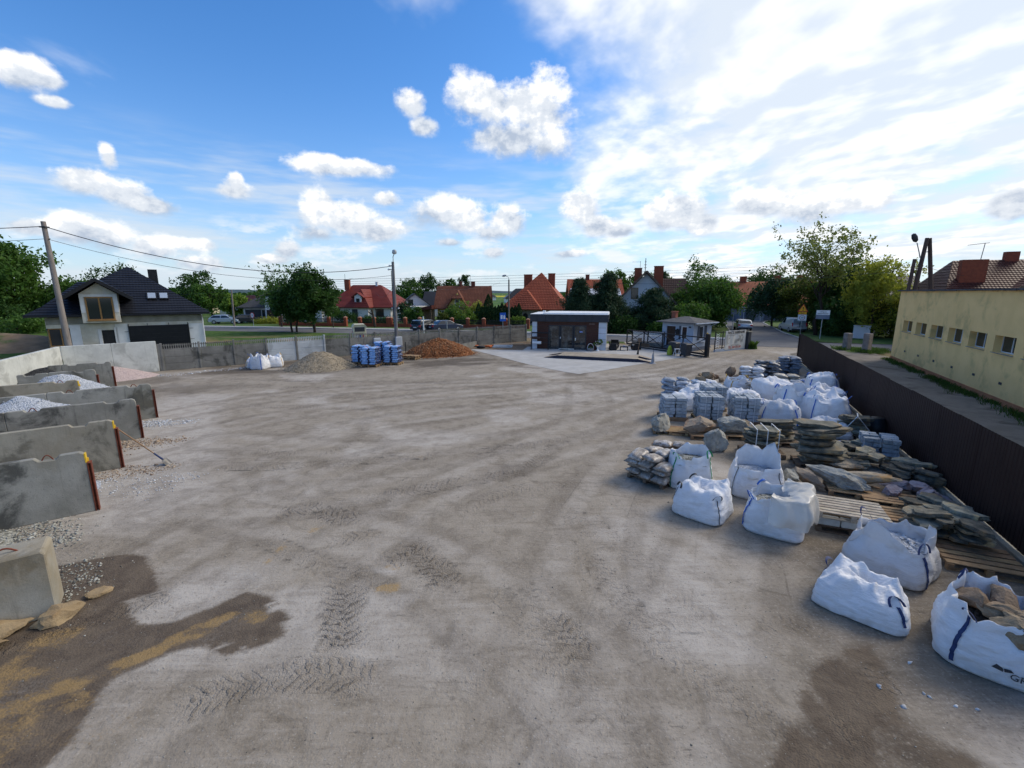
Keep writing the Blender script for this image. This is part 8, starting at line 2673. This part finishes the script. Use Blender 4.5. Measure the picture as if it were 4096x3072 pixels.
 if content:
  gm_, sm_ = content
  n2 = 40
  vv = [(0, 0, h_ * sink)]
  for r_ in range(1, 9):
   for i in range(n2):
    a = 2 * math.pi * i / n2
    q = cross(a, 4.0) / 2 * .97 * r_ / 8
    vv.append((math.cos(a) * q * w_ + lean[0], math.sin(a) * q * d_ + lean[1], h_ * (sink - .01 - .08 * (r_ / 8) ** 2) + .05 * nz3(math.cos(a) * r_ * .3 + sd, math.sin(a) * r_ * .3, 2)))
  ff = [(0, 1 + i, 1 + (i + 1) % n2) for i in range(n2)]
  for r_ in range(7):
   for i in range(n2):
    j = (i + 1) % n2
    ff.append((1 + r_ * n2 + i, 1 + (r_ + 1) * n2 + i, 1 + (r_ + 1) * n2 + j, 1 + r_ * n2 + j))
  MB().add(vv, ff).build('filling', gm_, t2, smooth='all')
  if cn:
   nr_ = np.random.default_rng(seed)
   q = nr_.uniform(-.40, .40, (cn, 2))
   pt = np.stack([q[:, 0] * w_ + lean[0], q[:, 1] * d_ + lean[1], h_ * (sink - .015 - .25 * (q ** 2).sum(1)) + csize * .2], -1)
   o_ = inst('filling_stones', stones_mesh('filling_stones', pt, nr_.uniform(.7, 1.4, cn) * csize, sm_, seed), parent=t2)
   o_['kind'] = 'stuff'
 return t2

b1 = big_bag('open white big bag with green straps beside the pallet of small sacks', (4.72, 11.45, 0), R(-12), 1.0, .74, 1, 'open', M_green, 'clean', rim=.20, content=(M_gr_grey, M_st_grey), csize=.02, cn=200, straps=(2, 3), sw=.016, sink=.95, cuff=.5)
b2 = big_bag('large open white big bag with a tall back flap and sunken filling', (6.22, 10.9, 0), R(-20), 1.12, .66, 2, 'open', M_blackstrap, 'clean', rim=.16, spikes=(.14, .0, .0, .0), back=(60, .34, 62), content=(M_gr_white, M_st_white), csize=.02, cn=160, straps=(2, 3), loops=False, sw=.010, sink=.9)
b3 = big_bag('closed white big bag with grey piping and folded top, front left', (4.42, 9.78, 0), R(-43), 1.04, .60, 3, 'flap', M_blackstrap, 'clean', crumple=.42, spikes=(.16, .06, .0, .08), straps=(1, 2, 3), loops=True, sw=.010)
b4 = big_bag('white big bag with clear plastic liner spilling over its right side', (5.68, 9.08, 0), R(-36), 1.06, .66, 4, 'open', M_blue, 'clean', rim=.16, spikes=(.0, .12, .0, 0), content=(M_gr_grey, M_st_grey), csize=.03, cn=60, straps=(1, 2))
b5 = big_bag('slumped white big bag filled with white cobbles', (7.0, 7.62, 0), R(-52), 1.12, .58, 5, 'open', M_navy, 'dirty', rim=.26, spikes=(.12, .0, 0, .0), content=(M_gr_white, M_st_white), csize=.04, cn=330, slump=.17, straps=(1, 3), sink=.92)
b6 = big_bag('half empty white big bag folded over with a long smooth flap', (5.62, 6.52, 0), R(-43), 1.08, .40, 6, 'flap', M_navy, 'clean', crumple=.72, spikes=(.0, .20, .0, 0), slump=.15, wr=1.3, d_=.82, straps=(1, 3))
b7 = big_bag('white big bag full of rough stones at the lower right corner', (6.78, 5.5, 0), R(-41), 1.2, .66, 7, 'open', M_navy, 'clean', rim=.20, spikes=(.34, .0, .0, .0), back=(120, .14, 40), content=(M_gr_dark, M_st_brown), csize=.03, cn=0, slump=.17, straps=(1, 2), wr=1.4, sink=.92)
text_part('GRO', .12, M_ink, b7, (.16, -.70, .20), (R(90), 0, 0), name='lettering')
MB().prism([(-.14, -.70, .25), (-.03, -.70, .23), (-.04, -.70, .28), (-.10, -.70, .31)], (0, -.003, 0)).prism([(-.02, -.70, .235), (.06, -.70, .26), (.03, -.70, .29), (-.03, -.70, .28)], (0, -.003, 0)).build('logo', M_ink, b7)
# liner of the fourth bag: a film sheet hanging over its side
nl, ml = 48, 26
vs_ = []
for i in range(nl + 1):
 for j in range(ml + 1):
  u, v = i / nl, j / ml
  a = R(-95 + 175 * u)
  hang = .34 + .36 * (.5 + mnoise.noise((u * 2.2, 4, 1))) + .25 * math.exp(-((u - .25) / .14) ** 2)
  fo = .05 * math.sin(u * 26 + 3 * mnoise.noise((u * 4, v * 2, 7))) * v + .06 * ridge(u * 4, v * 2.4, 2)
  ov = max(0, v - .45) / .55
  r_ = .18 + .40 * min(1, v / .45) + .10 * math.sin(min(1, ov * 1.4) * 1.57) + fo
  z = .88 + .20 * math.sin(min(1, v / .5) * 1.9) * (.7 + .6 * mnoise.noise((u * 3, 9, 2))) - hang * ov ** 1.3 + .05 * ridge(u * 6, v * 4, 4) - .1
  q = (abs(math.cos(a)) ** 4 + abs(math.sin(a)) ** 4) ** -.25
  vs_.append((math.cos(a) * r_ * q, math.sin(a) * r_ * q, max(z, .04)))
fs_ = [(i * (ml + 1) + j, (i + 1) * (ml + 1) + j, (i + 1) * (ml + 1) + j + 1, i * (ml + 1) + j + 1) for i in range(nl) for j in range(ml)]
MB().add(vs_, fs_).build('liner', M_film, b4, smooth='all')
# bags further back
CB = [('tall full white big bag with blue strap behind the boulders', (12.15, 17.15), -10, 1.18, .92, 11, 'flap', M_blue, 'clean', .26, (.3, .1, 0, .1)),
  ('crumpled white big bag in front of the tall flat topped one', (10.35, 17.0), -24, 1.15, .66, 12, 'flap', M_blue, 'dirty', .5, (.1, .0, .1, 0)),
  ('upright white big bag with flat open top and blue edge straps', (11.65, 18.35), -6, 1.12, 1.0, 13, 'open', M_blue, 'clean', .2, (.1, .1, .1, .1)),
  ('round full white big bag against the brown fence', (13.55, 19.1), -20, 1.12, .85, 14, 'flap', M_blue, 'clean', .3, (0, .05, .05, 0)),
  ('white big bag furthest along the brown fence', (14.85, 21.4), -24, 1.15, .95, 15, 'flap', M_blue, 'clean', .25, (.15, 0, 0, 0)),
  ('wide pale big bag without straps behind the upright one', (12.3, 21.0), 5, 1.35, .88, 16, 'flap', None, 'clean', .2, (0, 0, 0, 0)),
  ('small torn open big bag showing brown stones', (12.55, 20.0), -10, .95, .42, 17, 'open', None, 'dirty', .16, (0, 0, .1, 0)),
  ('low white big bag with yellow straps by the rocks', (11.9, 23.4), -8, 1.1, .5, 18, 'open', M_yelstrap, 'clean', .2, (.12, .1, .05, .1)),
  ('flattened dirty big bag over the slate stacks', (11.45, 15.9), -30, 1.25, .30, 19, 'flap', None, 'dirty', .9, (.1, 0, 0, .1)),
  ('flat white big bag behind the strapped granite blocks', (9.5, 22.0), 8, 1.5, .35, 20, 'flap', M_blue, 'clean', .7, (.0, .2, 0, 0)),
  ('low white big bag right behind the strapped granite blocks', (10.45, 20.2), -8, 1.2, .5, 21, 'flap', M_blackstrap, 'clean', .35, (0, .1, 0, .1)),
  ('crumpled white sheet bag between granite blocks and grey sacks', (7.75, 19.7), 12, 1.35, .45, 22, 'flap', None, 'clean', .7, (.15, 0, .1, 0)),
  ('slack white big bag left of the upright one by the fence panels', (-17.6, 30.7), 20, .85, .5, 23, 'flap', M_yelstrap, 'clean', .4, (.2, .1, 0, 0)),
  ('square full white big bag with blue edges by the concrete fence', (-16.85, 30.1), -4, .95, .74, 24, 'open', M_blue, 'clean', .12, (.15, .15, .15, .15)),
  ('rear white big bag close to the concrete fence panels', (-16.3, 31.0), 25, .9, .66, 25, 'flap', M_yelstrap, 'clean', .3, (.2, .1, .1, 0))]
for (lb, xy, rz, w_, h_, sd_, top_, st_, mt_, cr_, sp_) in CB:
 big_bag(lb, (*xy, 0), R(rz), w_ * (1.1 if sd_ < 23 else 1), h_ * (1.06 if sd_ < 23 else 1), sd_, top_, st_, mt_, crumple=cr_, rim=.14, spikes=sp_, content=(M_gr_white, M_st_brown) if top_ == 'open' else None, cn=40 if sd_ == 17 else 0, csize=.08)

# ------------------------------------------------------------------ small sacks
AR = R(-24)
sack_stack('bluegrey', 'blue grey sack', 'stack beside the granite blocks', (8.05, 21.9), R(-15), 6, 2, 2, 201, .02, .145, top_loss=.3, jit=1.7)
sack_stack('white', 'white sack', 'low stack behind the blue grey stack', (10.45, 24.3), R(-5), 2, 2, 2, 202, .02, .13, jit=1.6)
sack_stack('white', 'white sack', 'pale stack beside the jagged rocks', (13.45, 25.2), R(-15), 6, 2, 2, 203, .02, .145, jit=1.7)
sack_stack('dark', 'dark speckled sack', 'stack before the tallest one', (15.35, 27.0), R(-20), 6, 2, 3, 204, .02, .15, top_loss=.3, jit=1.8)
sack_stack('slate', 'slate grey sack', 'tallest stack at the fence end', (17.45, 28.4), R(-22), 7, 2, 3, 205, .02, .145, jit=1.7, top_loss=.3)
sack_stack('beige', 'beige sack', 'neat low stack', (15.5, 25.2), R(-18), 3, 2, 2, 206, .02, .15, jit=.6)
sack_stack('dark', 'dark sack', 'low spread against the brown fence', (18.0, 26.2), R(-40), 2, 2, 2, 207, .02, .13, jit=2.5)
sack_stack('bluegrey', 'bluish sack', 'low spread behind the big bags', (16.6, 24.4), R(-30), 2, 3, 2, 208, .02, .13, jit=2)
sack_stack('white', 'white sack', 'low stack behind the strapless bag', (13.4, 23.3), R(-10), 4, 2, 2, 209, .02, .14, jit=1.6)
sack_stack('clear', 'clear sack', 'stack behind the torn bag', (12.0, 22.2), R(-10), 4, 1, 2, 210, .02, .14, jit=1.6)
sack_stack('bluegrey', 'pale grey sack', 'low stack between rocks and tall stacks', (14.6, 23.4), R(-25), 3, 2, 2, 215, .02, .14, jit=1.8)
sack_stack('white', 'white sack', 'low stack left of the upright bag', (10.9, 19.0), R(-10), 3, 1, 2, 216, .02, .14, jit=1.8)
pallet('dark pallet under the clear sacks of brown gravel', (3.95, 11.75, 0), R(40), M_wood_dark, (1.1, 1.1))
sack_stack('clear', 'clear gravel sack', 'pallet left of the big bags', (3.95, 11.75), R(40), 3, 2, 3, 211, .145, .15, jit=1.4)
sack_stack('clear', 'clear gravel sack', 'pallet left of the big bags', (3.85, 11.8), R(40), 1, 2, 2, 212, .60, .15, l0=3, jit=1.4)
pallet('pallet with a few crumpled clear sacks behind the green strapped bag', (5.15, 13.9, 0), R(-10), M_wood)
sack_stack('clear', 'crumpled clear sack', 'pallet behind the green strapped bag', (5.15, 13.9), R(-10), 1, 2, 1, 213, .15, .15, jit=1.5)
sack_stack('white', 'torn pale sack', 'heap beside the blue grey stack', (9.0, 21.0), R(30), 2, 1, 2, 214, .02, .15, jit=2)

# ------------------------------------------------------------------ strapped granite blocks on pallets
M_gran = pm('granite_block', (.36, .40, .44), (.47, .51, .55), 12, .85, .6, 40, obvar=.24, local=True, c3=(.26, .29, .32), s3=5)
gbm = []
for k in range(4):
 rg_ = random.Random(k)
 me = bpy.data.meshes.new('block')
 bm = bmesh.new()
 bmesh.ops.create_cube(bm, size=1)
 bmesh.ops.subdivide_edges(bm, edges=bm.edges[:], cuts=2, use_grid_fill=True)
 for v_ in bm.verts:
  v_.co = Vector((v_.co.x * .40, v_.co.y * .196, v_.co.z * .112))
  v_.co += Vector((mnoise.noise(v_.co * 14 + Vector((k * 7, 0, 0))), mnoise.noise(v_.co * 14 + Vector((k * 7, 5, 0))), mnoise.noise(v_.co * 14 + Vector((k * 7, 9, 0))))) * .016
 bm.to_mesh(me)
 bm.free()
 me.materials.append(M_gran)
 gbm.append(me)

def granite_pallet(label, loc, rz, layers, ny_=4, seed=0, straps=True, mat_=None, wrap=False):
 rg_ = random.Random(seed)
 t2 = thing('granite_block_pallet', label, 'stone pallet', (*loc, 0), rz, 'pallets of granite blocks')
 MB().box(-.5, .5, -.5, -.4, 0, .12).box(-.5, .5, .4, .5, 0, .12).box(-.5, .5, -.05, .05, 0, .12).box(-.5, .5, -.5, .5, .12, .14).build('pallet', M_wood, t2)
 for l in range(layers):
  for col_ in (-1, 1):
   for j in range(ny_):
    for q in range(1):
     if l == layers - 1 and rg_.random() < .08:
      continue
     short = (l * 3 + j + col_) % 5 == 0
     o_ = inst('block', gbm[rg_.randrange(4)], (col_ * .235 + rg_.gauss(0, .016), (j - (ny_ - 1) / 2) * .222 + rg_.gauss(0, .007), .14 + .066 + l * .132), (0, 0, rg_.gauss(0, .045)), parent=t2)
     if short:
      o_.scale = (.49, 1, 1)
      o_.location.x -= .108
      inst('block', gbm[rg_.randrange(4)], (o_.location.x + .216, o_.location.y + rg_.gauss(0, .007), o_.location.z), (0, 0, rg_.gauss(0, .03)), (.49, 1, 1), t2)
 H_ = .14 + layers * .132
 D_ = ny_ * .111 + .012
 if straps:
  for x in (-.235, .235):
   MB().box(x - .009, x + .009, -D_ - .006, -D_, .10, H_ + .012).box(x - .009, x + .009, -D_ - .006, D_ + .006, H_ + .012, H_ + .017).box(x - .009, x + .009, D_, D_ + .006, .10, H_ + .012).build('strap', M_whitestrap, t2)
 return t2

granite_pallet('left pallet of grey granite blocks without straps', (6.5, 17.85), R(-6), 6, 4, 1, False)
granite_pallet('middle pallet of granite blocks with two white straps', (7.8, 17.6), R(-8), 7, 5, 2)
granite_pallet('right pallet of granite blocks with two white straps', (9.1, 17.35), R(-12), 7, 5, 3)
granite_pallet('rear pallet of strapped granite blocks behind the middle two', (8.75, 19.4), R(-8), 7, 5, 4)
t2 = granite_pallet('bluish granite blocks half wrapped in plastic by the brown fence', (11.35, 13.45), R(-28), 4, 4, 5, False)

# ------------------------------------------------------------------ boulders, slate slabs and pallets
M_rock_g = pm('rock_grey', (.34, .34, .31), (.22, .22, .20), 5, .9, .9, 16, local=True, c3=(.44, .40, .32), s3=3, detail=7, obvar=.12, dist=.04)
M_rock_o = pm('rock_ochre', (.38, .31, .22), (.27, .23, .18), 5, .9, .9, 16, local=True, c3=(.40, .23, .10), s3=2.5, detail=7, obvar=.12, dist=.04)
M_rock_b = pm('rock_brown', (.17, .13, .09), (.27, .21, .15), 6, .9, .9, 18, local=True, c3=(.22, .12, .06), s3=3, detail=7, obvar=.15, dist=.04)
M_rock_p = pm('rock_purple', (.26, .21, .23), (.36, .33, .36), 6, .9, .8, 18, local=True, c3=(.30, .16, .12), s3=3, obvar=.12)
M_slate = pm('slate', (.10, .105, .088), (.24, .23, .185), 5, .85, .9, 20, local=True, c3=(.36, .27, .15), s3=2.0, detail=7, obvar=.5, dist=.03)

def boulder(label, x, y, z, size, rot, mat_, seed, group='boulders on pallets'):
 o_ = inst('boulder', rock_mesh('boulder', seed, size, mat_, 13, 4 if size[0] > .55 else 3, .17, True), (x, y, z), tuple(R(q) for q in rot))
 return tag(o_, label, 'boulder', group)

pallet('new pallet under the log shaped boulder', (5.75, 15.95, 0), R(-14), M_wood, (1.2, .8), 5)
boulder('log shaped pale grey boulder on the leftmost pallet', 5.52, 16.05, .40, (1.1, .56, .52), (4, -3, 66), M_rock_g, 331)
pallet('pallet under the long ochre boulder', (6.85, 15.35, 0), R(-10), M_wood, (1.2, .8), 5)
boulder('long ochre boulder right of the log shaped one', 6.85, 15.5, .38, (1.15, .6, .5), (0, 4, 12), M_rock_o, 302)
boulder('upright grey boulder with rusty foot in front of the ochre one', 6.62, 14.15, .36, (.66, .6, .78), (6, 10, 30), M_rock_g, 303)
boulder('slanting grey boulder behind the strapped slate stack', 7.75, 15.45, .36, (.95, .6, .6), (0, 24, -25), M_rock_g, 304)
boulder('pale squat boulder beside the slanting one', 8.35, 15.75, .32, (.75, .6, .45), (0, 8, -10), M_rock_o, 305)
pallet('pallet under the slanting boulder', (8.0, 15.35, 0), R(-8), M_wood, (1.2, .8), 5)
boulder('small pale rock behind the open bag with the tall flap', 7.28, 11.2, .28, (.62, .42, .42), (10, 30, 70), M_rock_g, 306)
boulder('pointed pale rock next to the small one, before the tall slate stack', 7.75, 11.2, .26, (.72, .36, .38), (0, 24, -62), M_rock_o, 307)
boulder('long speckled grey stone lying on the slatted pallet', 8.42, 10.9, .32, (1.3, .42, .32), (8, 6, -58), M_rock_g, 308)
boulder('long ochre grey stone crossing behind the speckled one', 8.95, 11.1, .30, (1.25, .46, .36), (0, -4, -35), M_rock_o, 309)
boulder('reddish stone at the edge of the flat slate pallet', 9.45, 12.05, .22, (.78, .4, .28), (0, 0, -12), M_rock_o, 310)
for k, (x, y, s_) in enumerate([(9.35, 10.45, .45), (9.85, 10.05, .62), (10.2, 10.75, .5), (10.35, 10.1, .3), (9.75, 10.85, .5), (10.1, 10.35, .28), (9.5, 9.75, .3)]):
 boulder(['purple grey lump at the left of the small rock group', 'largest bluish purple rock in the small rock group', 'flat bluish stone with rusty end by the fence plinth', 'little bluish stone at the right of the rock group', 'brown stone at the back of the rock group', 'tiny dark stone in the middle of the rock group', 'small dark stone before the rock group'][k], x, y, s_ * .28 + .05, (s_ * 1.2, s_ * .75, s_ * .6), (0, 8 * (k % 3), 40 * k), M_rock_p, 320 + k, 'purple rock group')
for k in range(22):
 rg_ = random.Random(400 + k)
 cx_, cy_, n_ = ((11.0, 24.9, 0), (13.1, 25.4, 1), (11.9, 24.5, 2))[k % 3]
 s_ = rg_.uniform(.3, .65)
 boulder('brown jagged rock in the %s' % ('left rock pile behind the white sacks', 'tall rock pile beside the pale sack stack', 'low rock pile behind the yellow strapped bag')[n_], cx_ + rg_.gauss(0, .38), cy_ + rg_.gauss(0, .32), s_ * .35 + rg_.random() * (.3 if n_ != 1 else .5), (s_, s_ * .6, s_ * (.7 if n_ != 1 else 1.2)), (rg_.uniform(-30, 30), rg_.uniform(-30, 30), rg_.uniform(0, 180)), M_rock_b, 400 + k, ('left rock pile', 'tall rock pile', 'low rock pile')[n_])
for k in range(9):
 rg_ = random.Random(440 + k)
 wx_, wy_ = 6.78 + rg_.uniform(-.36, .36), 5.5 + rg_.uniform(-.36, .36)
 boulder('rough brown stone inside the lower right big bag, ' + ['towards its front', 'at its far rim', 'at its middle', 'by its left rim', 'by its right rim', 'under the others', 'lying flat on top', 'standing on edge', 'wedged in the corner'][k], wx_, wy_, .68 + rg_.uniform(-.03, .08), (rg_.uniform(.35, .6), .26, .22), (rg_.uniform(-20, 20), rg_.uniform(-20, 20), rg_.uniform(0, 180)), M_rock_b, 440 + k, 'stones in the big bag')

def slab_mesh(seed, L_, W_, T_):
 """split slate: irregular outline, stepped edge"""
 rg_ = random.Random(seed)
 n_ = 10
 ol = []
 for i in range(n_):
  a = 2 * math.pi * (i + rg_.uniform(-.3, .3)) / n_
  q = (abs(math.cos(a)) ** 5 + abs(math.sin(a)) ** 5) ** (-1 / 5) * rg_.uniform(.66, 1.10)
  ol.append((math.cos(a) * q * L_ / 2, math.sin(a) * q * W_ / 2))
 vs_, fs_ = [], []
 lay = [(0, .93), (T_ * .4, 1.0), (T_ * .45, .965), (T_ * .95, .99), (T_, .93)]
 for (z, s_) in lay:
  for (x, y) in ol:
   k = s_ * rg_.uniform(.92, 1.05)
   vs_.append((x * k, y * k, z + .25 * T_ * mnoise.noise((x * 3, y * 3, seed))))
 for r_ in range(len(lay) - 1):
  for i in range(n_):
   j = (i + 1) % n_
   fs_.append((r_ * n_ + i, r_ * n_ + j, (r_ + 1) * n_ + j, (r_ + 1) * n_ + i))
 fs_.append(list(range(n_))[::-1])
 vs_.append((0, 0, T_ * (1 + .15 * rg_.random())))
 t0 = (len(lay) - 1) * n_
 for i in range(n_):
  fs_.append((t0 + i, t0 + (i + 1) % n_, len(vs_) - 1))
 return MB().add(vs_, fs_).mesh('slate_stone', M_slate)

SLB = [slab_mesh(k, 1.05 + .12 * (k % 4), .46 + .09 * (k % 4), .05 + .014 * (k % 4)) for k in range(12)]

def slabs(label, c, n_, rz, seed, z0=.15, sc=(1, 1), dz=.078, jit=.08, tilt=.03, spread=0.0, group=None, stack=True):
 rg_ = random.Random(seed)
 for k in range(n_):
  x, y = fr(c, rz, rg_.gauss(0, jit) + rg_.uniform(-1, 1) * spread, rg_.gauss(0, jit) + rg_.uniform(-1, 1) * spread)
  s_ = rg_.uniform(.8, 1.15)
  o_ = inst('slate_stone', SLB[rg_.randrange(12)], (x, y, z0 + k * dz), (rg_.gauss(0, tilt), rg_.gauss(0, tilt), rz + rg_.gauss(0, .16 if stack else .9) + (math.pi if rg_.random() < .5 else 0)), (sc[0] * s_, sc[1] * s_, rg_.uniform(.9, 1.5)))
  tag(o_, ('slate slab, %s from the ground, in the %s' % (ORD[k], label)) if stack else label, 'slate slab', group or label)

PLS = [((7.85, 13.65), -14, M_wood_dark, 'pallet under the strapped slate stack'), ((8.95, 14.7), -14, M_wood_dark, 'pallet under the second slate stack'), ((8.95, 12.65), -20, M_wood_dark, 'pallet under the tallest slate stack'), ((9.95, 12.3), -24, M_wood_grey, 'pallet with flat slate pieces before the bluish blocks'),
  ((8.65, 10.75), -24, M_wood, 'pallet under the two long stones'), ((9.15, 10.25), -24, M_wood, 'bare new pallet right of the slatted one'), ((8.85, 9.3), -24, M_wood, 'bare new pallet corner before the slate heap'), ((8.75, 7.75), -24, M_wood, 'new pallet at the fence end under loose slate'), ((12.1, 15.4), -24, M_wood_dark, 'pallet under the bundled slate by the brown fence')]
for (c, a_, mt, lb) in PLS:
 pallet(lb, (*c, 0), R(a_), mt, (1.2, 1.0) if '7.75' in str(c) else (1.2, .8), 5)
slabs('stack tied with three white straps', (7.85, 13.65), 8, R(-14), 501, .15, (.85, 1.2), .09, .05)
t2 = thing('strap_set', 'three white binding straps round the slate stack', 'straps', (7.85, 13.65, 0), R(-14))
for x in (-.28, .02, .34):
 MB().box(x - .011, x + .011, -.43, -.422, .10, .90).box(x - .011, x + .011, -.43, .43, .90, .908).box(x - .011, x + .011, .422, .43, .10, .90).build('strap', M_whitestrap, t2)
slabs('second stack behind the strapped one', (8.95, 14.75), 8, R(-14), 502, .15, (.95, 1.0), .085, .07)
slabs('tallest slate stack', (8.95, 12.65), 12, R(-18), 503, .15, (1.0, 1.25), .092, .09, .035)
slabs('bundle by the brown fence', (12.05, 15.4), 8, R(-24), 505, .15, (.7, .9), .075, .06, .08)
slabs('slate piece lying flat on the pallet before the bluish blocks', (9.9, 12.35), 15, R(-24), 504, .15, (.46, .55), .024, .1, .1, .40, stack=False)
slabs('loose slate slab by the fence plinth beyond the small rocks', (10.75, 11.75), 17, R(-30), 506, .03, (.55, .6), .024, .1, .06, .5, stack=False)
slabs('slate slab heaped on the pallet by the brown fence, nearest the camera', (8.8, 8.55), 26, R(-30), 507, .15, (.58, .75), .018, .1, .10, .42, stack=False)
slabs('slate slab spread before the wooden pallets by the fence', (9.5, 9.3), 10, R(-30), 508, .15, (.55, .65), .024, .1, .08, .38, stack=False)
slabs('slate piece scattered behind the tallest stack', (10.7, 13.9), 10, R(-10), 509, .03, (.5, .6), .03, .1, .08, .35, stack=False)
bw_ = thing('black_sack', 'black plastic wrapped bundle leaning on the brown fence', 'bundle', (12.95, 15.55, 0))
MB().lathe([(.05, 0), (.32, .02), (.38, .2), (.34, .45), (.2, .66), (.03, .7)], 14).build('bundle_body', M_black, bw_, smooth=True)
tb_ = thing('bundle_strap', 'white straps crossing the slate bundle by the brown fence', 'straps', (12.05, 15.4, 0), R(-24))
MB().bar((-.4, -.34, .25), (.0, -.2, .80), .03, .008).bar((.0, -.2, .80), (.4, -.34, .3), .03, .008).bar((.0, -.2, .80), (.1, .3, .80), .03, .008).build('strap', M_whitestrap, tb_)
tp_ = MB().add([(x * .09 - .4, y * .09 - .3, .05 + .12 * abs(mnoise.noise((x * .4, y * .4, 3)))) for y in range(8) for x in range(10)], [(y * 10 + x, y * 10 + x + 1, y * 10 + x + 11, y * 10 + x + 10) for y in range(7) for x in range(9)]).build('blue_tarp', pm('tarp_blue', (.14, .22, .42), (.20, .29, .50), 6, .4), None, smooth='all', loc=(10.65, 14.25, .1), rz=R(-20))
tag(tp_, 'crumpled blue plastic sheet between the slate stacks', 'tarpaulin')
# slatted pallet raised on pale blocks
pallet('weathered slatted pallet raised on pale blocks beside the white cobble bag', (7.3, 9.15, .30), R(-24), M_wood_grey, (1.3, 1.0), 7)
pallet('dark pallet under the weathered slatted pallet', (7.3, 9.12, .0), R(-24), M_wood_dark, (1.3, 1.0), 5)
for k in range(3):
 x, y = fr((7.3, 9.15), R(-24), -.42 + .42 * k, -.38)
 o_ = MB().box(-.2, .2, -.1, .1, 0, .155).build('concrete_brick', M_conc_new, None, bevel=.012, loc=(x, y, .145), rz=R(-24))
 tag(o_, ['left', 'middle', 'right'][k] + ' pale block between the two slatted pallets', 'block', 'pale blocks under the pallet')
o_ = MB().bar((12.5, 15.0, .04), (13.9, 18.0, .10), .1, .04).build('plank', M_wood_grey)
tag(o_, 'pale plank lying along the foot of the brown fence', 'plank')
